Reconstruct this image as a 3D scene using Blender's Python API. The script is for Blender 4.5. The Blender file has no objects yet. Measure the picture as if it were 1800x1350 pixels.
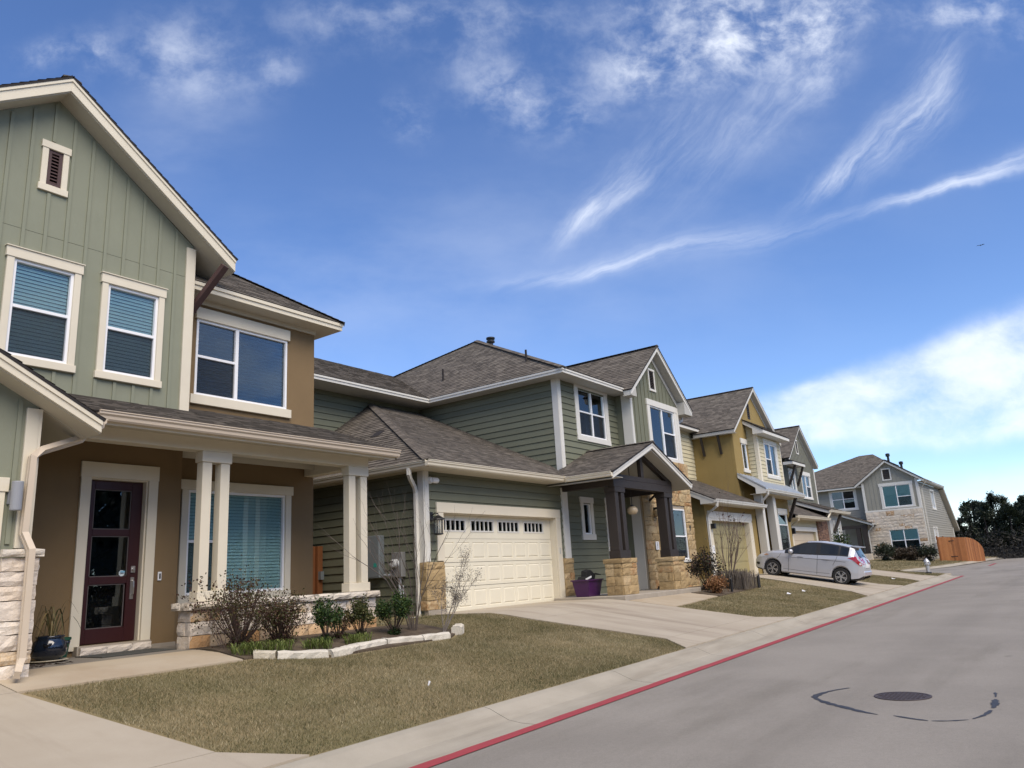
import bpy, bmesh, math, random
from mathutils import Vector, Matrix
R = math.radians
SC = bpy.context.scene
COL = SC.collection

# ------------------------------------------------------------------ camera, sky, sun, exposure
cam_d = bpy.data.cameras.new('camera'); cam = bpy.data.objects.new('camera', cam_d); COL.objects.link(cam)
CAM_POS = Vector((0.0, 0.0, 1.6))
def cam_axes(yaw, pitch, roll):
    cy, sy = math.cos(yaw), math.sin(yaw)
    f = Vector((cy*math.cos(pitch), sy*math.cos(pitch), math.sin(pitch)))
    r = Vector((sy, -cy, 0)); u = r.cross(f)
    c, s = math.cos(roll), math.sin(roll)
    return r*c + u*s, u*c - r*s, f
AR, AU, AF = cam_axes(R(35.26714), R(14.05499), R(-3.33745))
cam.matrix_world = Matrix(((AR.x, AU.x, -AF.x, CAM_POS.x), (AR.y, AU.y, -AF.y, CAM_POS.y), (AR.z, AU.z, -AF.z, CAM_POS.z), (0, 0, 0, 1)))
cam_d.sensor_width = 36; cam_d.lens = 1351.586/1800*36
cam_d.clip_start = .05; cam_d.clip_end = 3000
SC.camera = cam

SUN_EL, SUN_AZ = R(50), R(-112)          # azimuth measured from +X towards +Y: the sun stands in front of the houses
EXPOSURE = 0.5
SKY_STRENGTH = .15
SUN_STRENGTH = 3.1
SC.view_settings.view_transform = 'Standard'; SC.view_settings.look = 'None'
SC.view_settings.exposure = EXPOSURE; SC.view_settings.gamma = 1; SC.view_settings.use_curve_mapping = False
sd = Vector((math.cos(SUN_AZ)*math.cos(SUN_EL), math.sin(SUN_AZ)*math.cos(SUN_EL), math.sin(SUN_EL)))
sun_d = bpy.data.lights.new('sun', 'SUN'); sun_d.energy = SUN_STRENGTH; sun_d.angle = R(48); sun_d.color = (1, .88, .72)
sun = bpy.data.objects.new('sun', sun_d); COL.objects.link(sun)
sun.rotation_euler = (-sd).to_track_quat('-Z', 'Y').to_euler(); sun.location = sd*60

class NT:
    """small helper that writes node expressions"""
    def __init__(s, tree): s.t = tree
    def n(s, kind, **kw):
        x = s.t.nodes.new(kind)
        for k, v in kw.items(): setattr(x, k, v)
        return x
    def link(s, a, b): s.t.links.new(a, b)
    def put(s, sock, v):
        if isinstance(v, bpy.types.NodeSocket): s.link(v, sock)
        else: sock.default_value = v
    def m(s, op, a, b=None, c=None, clamp=False):
        x = s.n('ShaderNodeMath', operation=op); x.use_clamp = clamp
        s.put(x.inputs[0], a)
        if b is not None: s.put(x.inputs[1], b)
        if c is not None: s.put(x.inputs[2], c)
        return x.outputs[0]
    def vm(s, op, a, b=None):
        x = s.n('ShaderNodeVectorMath', operation=op); s.put(x.inputs[0], a)
        if b is not None: s.put(x.inputs[1], b)
        return x.outputs['Value'] if op in ('DOT_PRODUCT', 'LENGTH') else x.outputs[0]
    def noise(s, vec, scale, detail=4, rough=.55, dist=0):
        x = s.n('ShaderNodeTexNoise'); x.noise_dimensions = '3D'
        if vec is not None: s.link(vec, x.inputs['Vector'])
        x.inputs['Scale'].default_value = scale; x.inputs['Detail'].default_value = detail
        x.inputs['Roughness'].default_value = rough; x.inputs['Distortion'].default_value = dist
        return x.outputs['Fac']
    def comb(s, x, y, z=0.0):
        c = s.n('ShaderNodeCombineXYZ'); s.put(c.inputs[0], x); s.put(c.inputs[1], y); s.put(c.inputs[2], z); return c.outputs[0]
    def ramp(s, fac, stops):
        r = s.n('ShaderNodeValToRGB'); e = r.color_ramp.elements
        while len(e) < len(stops): e.new(.5)
        for i, (p, c) in enumerate(stops): e[i].position = p; e[i].color = (*c, 1) if len(c) == 3 else c
        s.link(fac, r.inputs[0]); return r.outputs[0]
    def mix(s, fac, a, b, mode='MIX'):
        x = s.n('ShaderNodeMix', data_type='RGBA', blend_type=mode); s.put(x.inputs[0], fac)
        for i, v in ((6, a), (7, b)):
            if not isinstance(v, bpy.types.NodeSocket) and len(v) == 3: v = (*v, 1)
            s.put(x.inputs[i], v)
        return x.outputs[2]
    def step(s, v, lo, hi):
        x = s.n('ShaderNodeMapRange', interpolation_type='SMOOTHSTEP'); s.put(x.inputs[0], v)
        x.inputs[1].default_value = lo; x.inputs[2].default_value = hi
        return x.outputs[0]

W = bpy.data.worlds.new('World'); SC.world = W; W.use_nodes = True
wt = W.node_tree; wt.nodes.clear(); N = NT(wt)
sky = N.n('ShaderNodeTexSky', sky_type='NISHITA'); sky.sun_disc = False
sky.sun_elevation = SUN_EL; sky.sun_rotation = R(90) - SUN_AZ; sky.altitude = 1200; sky.air_density = .9; sky.dust_density = .25; sky.ozone_density = 2.0
tc = N.n('ShaderNodeTexCoord'); D = tc.outputs['Generated']
# clouds: fixed places in the sky, given on a plane that touches the sky dome at the direction C0
C0, C1, C2 = AF, AR, AU
cz = N.m('MAXIMUM', N.vm('DOT_PRODUCT', D, tuple(C0)), .02)
front = N.step(N.vm('DOT_PRODUCT', D, tuple(C0)), .1, .35)
cs = N.m('DIVIDE', N.vm('DOT_PRODUCT', D, tuple(C1)), cz); ct = N.m('DIVIDE', N.vm('DOT_PRODUCT', D, tuple(C2)), cz)
P2 = N.comb(cs, ct)
wx = N.m('MULTIPLY', N.m('SUBTRACT', N.noise(P2, 5.0, 5, .62), .5), .055); wy = N.m('MULTIPLY', N.m('SUBTRACT', N.noise(N.vm('ADD', P2, (7.3, 2.1, 0)), 5.0, 5, .62), .5), .055)
ws = N.m('ADD', cs, wx); wt_ = N.m('ADD', ct, wy)
def px(u, v): return (u-900)/1351.586, -(v-675)/1351.586
def ell(u, v, a, b, ang=0, pw=1.0, warp=True):
    s0, t0 = px(u, v); a /= 1351.586; b /= 1351.586; c, s = math.cos(R(ang)), math.sin(R(ang))
    dx = N.m('SUBTRACT', ws if warp else cs, s0); dy = N.m('SUBTRACT', wt_ if warp else ct, t0)
    p = N.m('MULTIPLY_ADD', dx, c/a, N.m('MULTIPLY', dy, s/a)); q = N.m('MULTIPLY_ADD', dx, -s/b, N.m('MULTIPLY', dy, c/b))
    e = N.m('EXPONENT', N.m('MULTIPLY', N.m('MULTIPLY_ADD', p, p, N.m('MULTIPLY', q, q)), -1.0))
    return N.m('MULTIPLY', e, pw)
def total(l):
    r = l[0]
    for x in l[1:]: r = N.m('ADD', r, x)
    return r
def fibre(ang, sx, sy, off):
    c, s = math.cos(R(ang)), math.sin(R(ang))
    a = N.m('MULTIPLY_ADD', ws, c*sx, N.m('MULTIPLY', wt_, s*sx)); b = N.m('MULTIPLY_ADD', ws, -s*sy, N.m('MULTIPLY', wt_, c*sy))
    return N.noise(N.comb(a, b, off), 1.0, 7, .66, 0)
puff = N.noise(N.comb(N.m('MULTIPLY', ws, 1.0), N.m('MULTIPLY', wt_, 1.25), 3.0), 13.0, 9, .62, 0)
puff2 = N.noise(N.comb(ws, N.m('MULTIPLY', wt_, 1.6), 9.0), 7.0, 8, .6, 0)
streak = fibre(48, 4.0, 22.0, 1.0); arc = fibre(17, 2.5, 30.0, 5.0); veil = N.noise(N.comb(cs, N.m('MULTIPLY', ct, 2.2), 4.0), 3.2, 7, .58, 0)
S_m = total([ell(1130, 110, 95, 60, 10, .9), ell(1290, 80, 120, 62, 30, .95), ell(1425, 45, 110, 60, 30, .95), ell(1230, 15, 150, 40, 0, .8), ell(905, 165, 110, 55, -25, .62), ell(640, 30, 170, 50, 0, .34), ell(1005, 205, 40, 24, 0, .4),
             ell(1700, 15, 110, 32, 10, .75), ell(1440, 130, 60, 40, 50, .5), ell(95, 88, 58, 24, 12, .50), ell(172, 92, 30, 32, 0, .40), ell(290, 85, 95, 60, 30, .42), ell(490, 118, 40, 30, 0, .38), ell(712, 210, 42, 34, -30, .42),
             ell(880, 40, 130, 45, 0, .3), ell(1297, 215, 24, 18, 20, .55), ell(1340, 240, 60, 24, 0, .3), ell(1780, 60, 60, 34, 0, .35), ell(380, 130, 80, 60, 0, .32)])
S_s = total([ell(1030, 385, 60, 18, 36, .75), ell(1100, 322, 85, 36, 46, .62), ell(1185, 245, 100, 50, 50, .36), ell(1465, 312, 70, 18, 34, .95), ell(1555, 250, 85, 34, 42, .85), ell(1625, 185, 70, 40, 52, .66), ell(1655, 105, 55, 32, 66, .52), ell(1440, 120, 100, 34, 52, .40), ell(1340, 180, 130, 50, 45, .28), ell(1240, 300, 120, 40, 45, .22)])
S_a = total([ell(985, 483, 110, 13, 6, .50), ell(1130, 458, 120, 16, 12, .52), ell(1260, 425, 120, 24, 14, .32), ell(1430, 392, 130, 14, 14, .34), ell(1590, 355, 80, 9, 16, .52), ell(1675, 328, 75, 13, 18, .72), ell(1760, 300, 62, 15, 20, .60), ell(1850, 270, 70, 26, 18, .4)])
S_b = total([ell(1800, 600, 230, 62, 22, 1.0), ell(1620, 670, 190, 52, 18, 1.0), ell(1480, 720, 150, 46, 10, .9), ell(1690, 735, 260, 44, 6, .95), ell(1830, 690, 200, 60, 10, 1.0), ell(1420, 690, 110, 22, 24, .55)])
S_v = total([ell(620, 470, 460, 120, 8, .20), ell(330, 230, 110, 90, 20, .24), ell(800, 590, 520, 90, 5, .05), ell(1300, 330, 460, 220, 25, .10), ell(1700, 850, 300, 20, 6, .62), ell(1560, 905, 300, 18, 4, .5), ell(1750, 905, 260, 30, 4, .5)])
A = N.m('MULTIPLY', S_m, N.step(puff, .36, .80))
A = N.m('ADD', A, N.m('MULTIPLY', S_s, N.step(streak, .30, .86)))
A = N.m('ADD', A, N.m('MULTIPLY', S_a, N.step(arc, .25, .8)))
A = N.m('ADD', A, N.m('MULTIPLY', N.step(S_b, .12, 1.1), N.step(puff2, .16, .74)))
A = N.m('ADD', A, N.m('MULTIPLY', S_v, N.step(veil, .25, .75)))
# everywhere else the same kind of thin cloud, by chance
dz = N.m('MAXIMUM', N.vm('DOT_PRODUCT', D, (0, 0, 1)), .03)
sep = N.n('ShaderNodeSeparateXYZ'); N.link(D, sep.inputs[0])
Q = N.comb(N.m('DIVIDE', sep.outputs[0], N.m('ADD', dz, .12)), N.m('DIVIDE', sep.outputs[1], N.m('ADD', dz, .12)))
gen = N.m('MULTIPLY', N.step(N.noise(Q, 1.3, 8, .6, 0), .42, .70), .75)
A = N.m('ADD', N.m('MULTIPLY', A, front), N.m('MULTIPLY', gen, N.m('SUBTRACT', 1.0, front)))
alpha = N.m('MINIMUM', N.m('MULTIPLY', A, .80), .78)
hs = N.n('ShaderNodeHueSaturation'); hs.inputs['Hue'].default_value = .508; hs.inputs['Saturation'].default_value = 1.14; hs.inputs['Value'].default_value = 1.0
N.link(sky.outputs[0], hs.inputs['Color'])
skyc = N.mix(alpha, hs.outputs[0], (5.6, 5.85, 6.3))
bg = N.n('ShaderNodeBackground'); bg.inputs[1].default_value = SKY_STRENGTH; N.link(skyc, bg.inputs[0])
wo = N.n('ShaderNodeOutputWorld'); N.link(bg.outputs[0], wo.inputs[0])
try: W.cycles.sampling_method = 'MANUAL'; W.cycles.sample_map_resolution = 512
except Exception: pass

# ------------------------------------------------------------------ helpers
rnd = random.Random(7)
ORG = {}
class MB:
    def __init__(s): s.v = []; s.f = []; s.c = []
    def poly(s, pts, col=None):
        i = len(s.v); s.v += [tuple(p) for p in pts]; s.f.append(tuple(range(i, i+len(pts)))); s.c.append(col)
    def prism(s, pts, vec, col=None):
        pts = [Vector(p) for p in pts]; vec = Vector(vec); n = len(pts); i = len(s.v)
        s.v += [tuple(p) for p in pts] + [tuple(p+vec) for p in pts]
        s.f.append(tuple(range(i+n-1, i-1, -1))); s.f.append(tuple(range(i+n, i+2*n))); s.c += [col, col]
        for k in range(n):
            j = (k+1) % n; s.f.append((i+k, i+j, i+n+j, i+n+k)); s.c.append(col)
    def box(s, x0, x1, y0, y1, z0, z1, col=None):
        s.prism([(x0, y0, z0), (x1, y0, z0), (x1, y1, z0), (x0, y1, z0)], (0, 0, z1-z0), col)
    def tube(s, pts, r0, r1=None, n=6, cap=True, col=None):
        r1 = r0 if r1 is None else r1; pts = [Vector(p) for p in pts]; m = len(pts); i0 = len(s.v)
        ref = None
        for k, p in enumerate(pts):
            d = (pts[min(k+1, m-1)] - pts[max(k-1, 0)]).normalized()
            if ref is None: ref = d.orthogonal().normalized()
            a = (ref - d*ref.dot(d)).normalized(); ref = a; b = d.cross(a)
            r = r0 + (r1-r0)*k/max(1, m-1)
            for q in range(n):
                t = 2*math.pi*q/n; s.v.append(tuple(p + a*(r*math.cos(t)) + b*(r*math.sin(t))))
        for k in range(m-1):
            for q in range(n):
                q2 = (q+1) % n; s.f.append((i0+k*n+q, i0+k*n+q2, i0+(k+1)*n+q2, i0+(k+1)*n+q)); s.c.append(col)
        if cap:
            s.f.append(tuple(i0+n-1-q for q in range(n))); s.f.append(tuple(i0+(m-1)*n+q for q in range(n))); s.c += [col, col]
    def sweep(s, pts, prof, up):
        """sweep a closed 2-D profile (side, up) along a path, with mitred corners"""
        pts = [Vector(p) for p in pts]; m = len(pts); n = len(prof); i0 = len(s.v); up = Vector(up)
        for k, p in enumerate(pts):
            d0 = (pts[k]-pts[k-1]).normalized() if k else None; d1 = (pts[k+1]-pts[k]).normalized() if k < m-1 else None
            d = d0 if d1 is None else d1 if d0 is None else (d0+d1).normalized()
            dd = d1 or d0
            side = dd.cross(up).normalized(); u2 = side.cross(dd).normalized()
            for a, b in prof:
                o = side*a + u2*b
                o = o - dd*(o.dot(d)/dd.dot(d)) if abs(dd.dot(d)) > .2 else o
                s.v.append(tuple(p+o))
        for k in range(m-1):
            for q in range(n):
                q2 = (q+1) % n; s.f.append((i0+k*n+q, i0+k*n+q2, i0+(k+1)*n+q2, i0+(k+1)*n+q)); s.c.append(None)
        s.f.append(tuple(i0+n-1-q for q in range(n))); s.f.append(tuple(i0+(m-1)*n+q for q in range(n))); s.c += [None, None]
    def lathe(s, prof, c, n=20, axis='z', cap=True):
        i0 = len(s.v); c = Vector(c)
        for r, h in prof:
            for q in range(n):
                t = 2*math.pi*q/n; a, b = r*math.cos(t), r*math.sin(t)
                s.v.append(tuple(c + (Vector((a, b, h)) if axis == 'z' else Vector((h, a, b)) if axis == 'x' else Vector((a, h, b)))))
        for k in range(len(prof)-1):
            for q in range(n):
                q2 = (q+1) % n; s.f.append((i0+k*n+q, i0+k*n+q2, i0+(k+1)*n+q2, i0+(k+1)*n+q)); s.c.append(None)
        if not cap: return
        s.f.append(tuple(i0+n-1-q for q in range(n))); s.f.append(tuple(i0+(len(prof)-1)*n+q for q in range(n))); s.c += [None, None]
    def build(s, name, mat, parent=None, smooth=False, kind=None, label=None, fix=True, bevel=0):
        o0 = ORG[parent.name] if parent is not None else Vector((0, 0, 0))
        me = bpy.data.meshes.new(name)
        me.from_pydata([(x-o0.x, y-o0.y, z-o0.z) for x, y, z in s.v], [], s.f)
        if any(c is not None for c in s.c):
            at = me.attributes.new('tone', 'FLOAT', 'FACE')
            at.data.foreach_set('value', [.5 if c is None else c for c in s.c])
        if fix:
            bm = bmesh.new(); bm.from_mesh(me); bmesh.ops.recalc_face_normals(bm, faces=bm.faces); bm.to_mesh(me); bm.free()
        me.materials.append(mat)
        if smooth: me.polygons.foreach_set('use_smooth', [True]*len(me.polygons))
        o = bpy.data.objects.new(name, me); COL.objects.link(o)
        if bevel:
            b = o.modifiers.new('bevel', 'BEVEL'); b.width = bevel; b.segments = 1; b.limit_method = 'ANGLE'
        if parent is not None: o.parent = parent; ORG[o.name] = o0
        else: ORG[o.name] = Vector((0, 0, 0))
        if kind: o['kind'] = kind
        if label: o['label'] = label
        return o
def thing(name, label, cat, loc=(0, 0, 0), group=None):
    o = bpy.data.objects.new(name, None); COL.objects.link(o); o.location = loc; o.empty_display_size = .2
    o['label'] = label; o['category'] = cat
    if group: o['group'] = group
    ORG[o.name] = Vector(loc); return o
def tag(o, label, cat, group=None):
    o['label'] = label; o['category'] = cat
    if group: o['group'] = group
    return o
def copy_thing(o, loc, rz=0, label=None, scale=None):
    c = o.copy(); COL.objects.link(c); c.location = loc; c.rotation_euler = (o.rotation_euler[0], o.rotation_euler[1], rz)
    if scale: c.scale = scale
    if label: c['label'] = label
    ORG[c.name] = Vector(loc)
    for ch in list(o.children):
        d = ch.copy(); COL.objects.link(d); d.parent = c
        for g in list(ch.children):
            e = g.copy(); COL.objects.link(e); e.parent = d
    return c

class Frame:
    def __init__(s, o, u, v, n): s.o, s.u, s.v, s.n = Vector(o), Vector(u), Vector(v), Vector(n)
    def p(s, a, b, c=0.0): return s.o + s.u*a + s.v*b + s.n*c
    def inset(s, d): return Frame(s.o - s.n*d, s.u, s.v, s.n)
def FY(y): return Frame((0, y, 0), (1, 0, 0), (0, 0, 1), (0, -1, 0))      # wall that faces the street, u = X
def FX(x): return Frame((x, 0, 0), (0, -1, 0), (0, 0, 1), (-1, 0, 0))     # wall that faces back along the street, u = -Y
def fbox(mb, F, u0, u1, v0, v1, n0, n1, col=None):
    mb.prism([F.p(u0, v0, n0), F.p(u1, v0, n0), F.p(u1, v1, n0), F.p(u0, v1, n0)], F.n*(n1-n0), col)
def fprism(mb, F, poly, n0, n1, col=None):
    mb.prism([F.p(a, b, n0) for a, b in poly], F.n*(n1-n0), col)
def clip(poly, a, b, c):
    out = []; n = len(poly)
    for i in range(n):
        p, q = poly[i], poly[(i+1) % n]; dp = a*p[0]+b*p[1]-c; dq = a*q[0]+b*q[1]-c
        if dp <= 1e-9: out.append(p)
        if (dp < -1e-9 and dq > 1e-9) or (dp > 1e-9 and dq < -1e-9):
            t = dp/(dp-dq); out.append((p[0]+(q[0]-p[0])*t, p[1]+(q[1]-p[1])*t))
    return out
def area(p):
    return abs(sum(p[i][0]*p[(i+1) % len(p)][1]-p[(i+1) % len(p)][0]*p[i][1] for i in range(len(p))))/2
def cells(poly, holes, cuts):
    """convex polygon cut in horizontal bands, rectangles taken out"""
    for lo, hi in zip(cuts, cuts[1:]):
        band = clip(clip(poly, 0, -1, -lo), 0, 1, hi)
        if len(band) < 3 or area(band) < 1e-4: continue
        mid = (lo+hi)/2; us = [p[0] for p in band]; segs = [(min(us), max(us))]
        for h in holes:
            if h[2] < mid < h[3]:
                ns = []
                for a, b in segs:
                    if h[1] <= a or h[0] >= b: ns.append((a, b)); continue
                    if h[0] > a: ns.append((a, h[0]))
                    if h[1] < b: ns.append((h[1], b))
                segs = ns
        for a, b in segs:
            c = clip(clip(band, -1, 0, -a), 1, 0, b)
            if len(c) >= 3 and area(c) > 2e-4: yield c
def wall(root, F, poly, holes, mat, thick=.14, name='wall', n1=0.0, extra=()):
    vs = [p[1] for p in poly]; cuts = sorted(set([min(vs), max(vs)] + [h[i] for h in holes for i in (2, 3) if min(vs) < h[i] < max(vs)] + list(extra)))
    mb = MB()
    for c in cells(poly, holes, cuts): fprism(mb, F, c, n1-thick, n1)
    return mb.build(name, mat, root)
def siding(root, F, poly, holes, mat, exp=.19, v0=None, name='siding_board', back=None, split=None):
    """lap siding: every board a mesh of its own"""
    wall(root, F, poly, holes, back or mat, .12, 'wall', 0)
    vs = [p[1] for p in poly]; lo = min(vs) if v0 is None else v0; k = math.floor((min(vs)-lo)/exp); cuts = []
    while lo+k*exp < max(vs): cuts.append(lo+k*exp); k += 1
    cuts.append(lo+k*exp)
    for c in cells(poly, [(h[0]-.035, h[1]+.035, h[2], h[3]) for h in holes], cuts):
        bv = math.floor((sum(p[1] for p in c)/len(c)-lo)/exp)*exp+lo
        mb = MB(); f = lambda v: .034-.026*(v-bv)/exp
        c = clip(c, 0, -1, -(bv+.013))
        if len(c) < 3: continue
        fr = [F.p(a, b, f(b)) for a, b in c]; bk = [F.p(a, b, .001) for a, b in c]
        i = 0; mb.v = [tuple(p) for p in fr+bk]; n = len(c); mb.f.append(tuple(range(n)))
        for q in range(n): mb.f.append((q, (q+1) % n, n+(q+1) % n, n+q))
        mb.c = [None]*len(mb.f)
        mb.build(name, mat, root)
def battens(root, F, poly, holes, mat, sp=.306, u0=0, w=.055, name='batten'):
    us = [p[0] for p in poly]; k = math.ceil((min(us)-u0)/sp)
    while u0+k*sp < max(us):
        u = u0+k*sp; k += 1
        strip = clip(clip(poly, -1, 0, -(u-w/2)), 1, 0, u+w/2)
        if len(strip) < 3: continue
        vs = [p[1] for p in strip]; cuts = sorted(set([min(vs), max(vs)] + [h[i] for h in holes for i in (2, 3) if min(vs) < h[i] < max(vs)]))
        for c in cells(strip, [(h[0]-w, h[1]+w, h[2], h[3]) for h in holes if h[0] < u < h[1]], cuts):
            mb = MB(); fprism(mb, F, c, .001, .022); mb.build(name, mat, root)
def board(root, F, u0, u1, v0, v1, mat, n1=.03, n0=0.001, name='trim_board', bevel=.003):
    mb = MB(); fbox(mb, F, u0, u1, v0, v1, n0, n1); return mb.build(name, mat, root, bevel=bevel)
def window(root, F, u0, u1, v0, v1, cols, M, trim=None, blind='slats', name='window', nf=.018, shade=None):
    """cols: list of (width share, 'hung' with rail height, or None). trim: dict(side, head, sill, ear, sill_ear)"""
    fr = .045; mb = MB()
    for a, b, c, d in ((u0, u1, v0, v0+fr), (u0, u1, v1-fr, v1), (u0, u0+fr, v0+fr, v1-fr), (u1-fr, u1, v0+fr, v1-fr)): fbox(mb, F, a, b, c, d, -.06, nf)
    tot = sum(c[0] for c in cols); u = u0+fr; inner = u1-u0-2*fr; lites = []
    for i, (w, rail) in enumerate(cols):
        ua, ub = u, u + inner*w/tot; u = ub
        if i > 0: ua += .035
        if i < len(cols)-1:
            fbox(mb, F, ub-.035, ub+.035, v0+fr, v1-fr, -.06, nf-.002); ub -= .035
        if rail:
            fbox(mb, F, ua, ub, rail-.024, rail+.024, -.055, nf-.004); lites += [(ua, ub, rail+.024, v1-fr, 0), (ua, ub, v0+fr, rail-.024, 1)]
        else: lites.append((ua, ub, v0+fr, v1-fr, 0))
    wn = mb.build(name, M['frame'], root, bevel=.003)
    for ua, ub, va, vb, scr in lites:
        p = MB(); fbox(p, F, ua-.005, ub+.005, va-.005, vb+.005, -.04, -.034); p.build('pane', M['glass'], wn)
        if scr and M.get('screen'):
            p = MB(); fbox(p, F, ua+.005, ub-.005, va+.005, vb-.005, -.014, -.012); p.build('insect_screen', M['screen'], wn)
    rm = MB(); d = .5; a, b = .02, .02
    q = [(u0-a, v0-b), (u1+a, v0-b), (u1+a, v1+b), (u0-a, v1+b)]
    rm.poly([F.p(x, y, -d) for x, y in q])
    for i in range(4):
        x, y = q[i], q[(i+1) % 4]; rm.poly([F.p(x[0], x[1], -.061), F.p(y[0], y[1], -.061), F.p(y[0], y[1], -d), F.p(x[0], x[1], -d)])
    rm.build('room_lining', M['room'], wn)
    if blind == 'slats':
        bl = MB(); v = v0+.03
        while v < v1-.05:
            p0, p1 = F.p(u0+.04, v, -.056), F.p(u1-.04, v, -.056); q0, q1 = F.p(u0+.04, v+.056, -.084), F.p(u1-.04, v+.056, -.084)
            bl.poly([p0, p1, q1, q0]); v += .058
        bl.build('blind', M['blind'], wn, fix=False)
    elif blind == 'open':
        bl = MB(); v = v0+.03
        while v < v1-.05:
            bl.prism([F.p(u0+.04, v, -.115), F.p(u1-.04, v, -.115), F.p(u1-.04, v+.02, -.06), F.p(u0+.04, v+.02, -.06)], F.v*.004); v += .07
        bl.build('blind', M['blind'], wn)
    elif blind == 'shade':
        bl = MB(); fbox(bl, F, u0+.03, u1-.03, v0+.02 if shade is None else shade, v1-.02, -.07, -.066); bl.build('roller_shade', M['shade'], wn)
    if trim:
        t = trim; sd_, hd, sl = t.get('side', .09), t.get('head', .14), t.get('sill', .12); e, se = t.get('ear', .03), t.get('sear', .03); n = t.get('n', .048); m = M['trim']
        if hd:
            x = MB(); fbox(x, F, u0-sd_-e, u1+sd_+e, v1, v1+hd, .001, n+.012); x.build('head_trim', m, wn, bevel=.004)
            if t.get('cap', True): x = MB(); fbox(x, F, u0-sd_-e-.012, u1+sd_+e+.012, v1+hd, v1+hd+.014, .001, n+.03); x.build('head_flashing', m, wn)
        if sl: x = MB(); fbox(x, F, u0-sd_-se, u1+sd_+se, v0-sl, v0, .001, n+.014); x.build('sill', m, wn, bevel=.004)
        if sd_:
            for a, b in ((u0-sd_, u0), (u1, u1+sd_)):
                x = MB(); fbox(x, F, a, b, v0, v1, .001, n); x.build('side_trim', m, wn, bevel=.004)
    return wn
def hole(u0, u1, v0, v1, d=0.0): return (u0-d, u1+d, v0-d, v1+d)

def shingles(root, pts, eave, M, exp=.145, name='shingles', thick=.03):
    """roof plane given as a convex 3-D polygon: a deck and courses of single shingle tabs on it"""
    pts = [Vector(p) for p in pts]; e1 = Vector(eave).normalized()
    nrm = Vector((0, 0, 0))
    for i in range(len(pts)): nrm += (pts[i]-pts[0]).cross(pts[(i+1) % len(pts)]-pts[0])
    nrm.normalize()
    if nrm.z < 0: nrm = -nrm
    e2 = nrm.cross(e1).normalized()
    if e2.z < 0: e2 = -e2
    o = pts[0]; P = [((p-o).dot(e1), (p-o).dot(e2)) for p in pts]
    dk = MB(); dk.prism(pts, -nrm*thick); roof = dk.build('roof', M['deck'], root)
    mb = MB(); v0 = min(p[1] for p in P); v1 = max(p[1] for p in P); k = 0
    while v0+k*exp < v1:
        lo = v0+k*exp; hi = lo+exp+.012; k += 1
        band = clip(clip(P, 0, -1, -lo), 0, 1, min(hi, v1))
        if len(band) < 3: continue
        ua, ub = min(p[0] for p in band), max(p[0] for p in band); u = ua - rnd.random()*.3
        while u < ub:
            w = rnd.choice((.14, .17, .2, .26, .33)); c = clip(clip(band, -1, 0, -u), 1, 0, u+w); u += w
            if len(c) < 3 or area(c) < 1e-5: continue
            tone = rnd.random(); h0 = .014 + (.006 if rnd.random() < .5 else 0)
            h = lambda v: .003 + (h0-.003)*(1-(v-lo)/(hi-lo))
            top = [o + e1*a + e2*b + nrm*h(b) for a, b in c]; mb.poly(top, tone)
            low = [q for q in range(len(c)) if abs(c[q][1]-lo) < 1e-6]
            if len(low) >= 2:
                A_, B_ = sorted(low, key=lambda q: c[q][0])[0], sorted(low, key=lambda q: c[q][0])[-1]
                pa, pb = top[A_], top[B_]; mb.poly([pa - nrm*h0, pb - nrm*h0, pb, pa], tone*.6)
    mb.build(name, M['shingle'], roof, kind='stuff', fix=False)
    return roof
def ridge_cap(roof, a, b, M, w=.14):
    a, b = Vector(a), Vector(b); d = (b-a); L = d.length; d.normalize(); side = d.cross(Vector((0, 0, 1))).normalized(); up = side.cross(d).normalized()
    mb = MB(); t = 0
    while t < L:
        p, q = a+d*t, a+d*min(L, t+.2); tone = rnd.random(); h0, h1 = .03, .018
        dn = up*(-.045)
        mb.poly([p+up*h0, q+up*h1, q+side*w+dn+up*h1, p+side*w+dn+up*h0], tone); mb.poly([p+up*h0, p-side*w+dn+up*h0, q-side*w+dn+up*h1, q+up*h1], tone)
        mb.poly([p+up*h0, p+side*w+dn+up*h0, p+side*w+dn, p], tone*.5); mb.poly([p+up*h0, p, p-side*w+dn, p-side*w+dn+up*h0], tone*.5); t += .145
    mb.build('ridge_cap', M['shingle'], roof, kind='stuff', fix=False)
def rake(root, F, a, b, mat, depth=.2, n0=0, n1=.03, name='rake_board'):
    """board that follows the slope from a to b (u, v on the top edge)"""
    mb = MB(); fprism(mb, F, [a, b, (b[0], b[1]-depth), (a[0], a[1]-depth)], n0, n1); o = mb.build(name, mat, root, bevel=.004)
    mb = MB(); fprism(mb, F, [a, b, (b[0], b[1]-.055), (a[0], a[1]-.055)], n1, n1+.018); mb.build('drip_board', mat, o)
    return o
def soffit(root, F, a, b, mat, n0, n1, drop, name='soffit'):
    mb = MB(); fprism(mb, F, [(a[0], a[1]-drop), (b[0], b[1]-drop), (b[0], b[1]-drop-.015), (a[0], a[1]-drop-.015)], n0, n1); return mb.build(name, mat, root)
GUT = [(0, 0), (0, -.125), (.065, -.125), (.085, -.1), (.09, -.06), (.115, -.035), (.115, 0), (.13, 0), (.13, .012), (.1, .012), (.1, -.02), (.012, -.03), (.012, 0)]
def gutter(root, p0, p1, out, mat, name='gutter'):
    p0, p1, out = Vector(p0), Vector(p1), Vector(out)
    mb = MB(); mb.prism([p0 + out*a + Vector((0, 0, b)) for a, b in GUT], p1-p0); return mb.build(name, mat, root)
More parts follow.
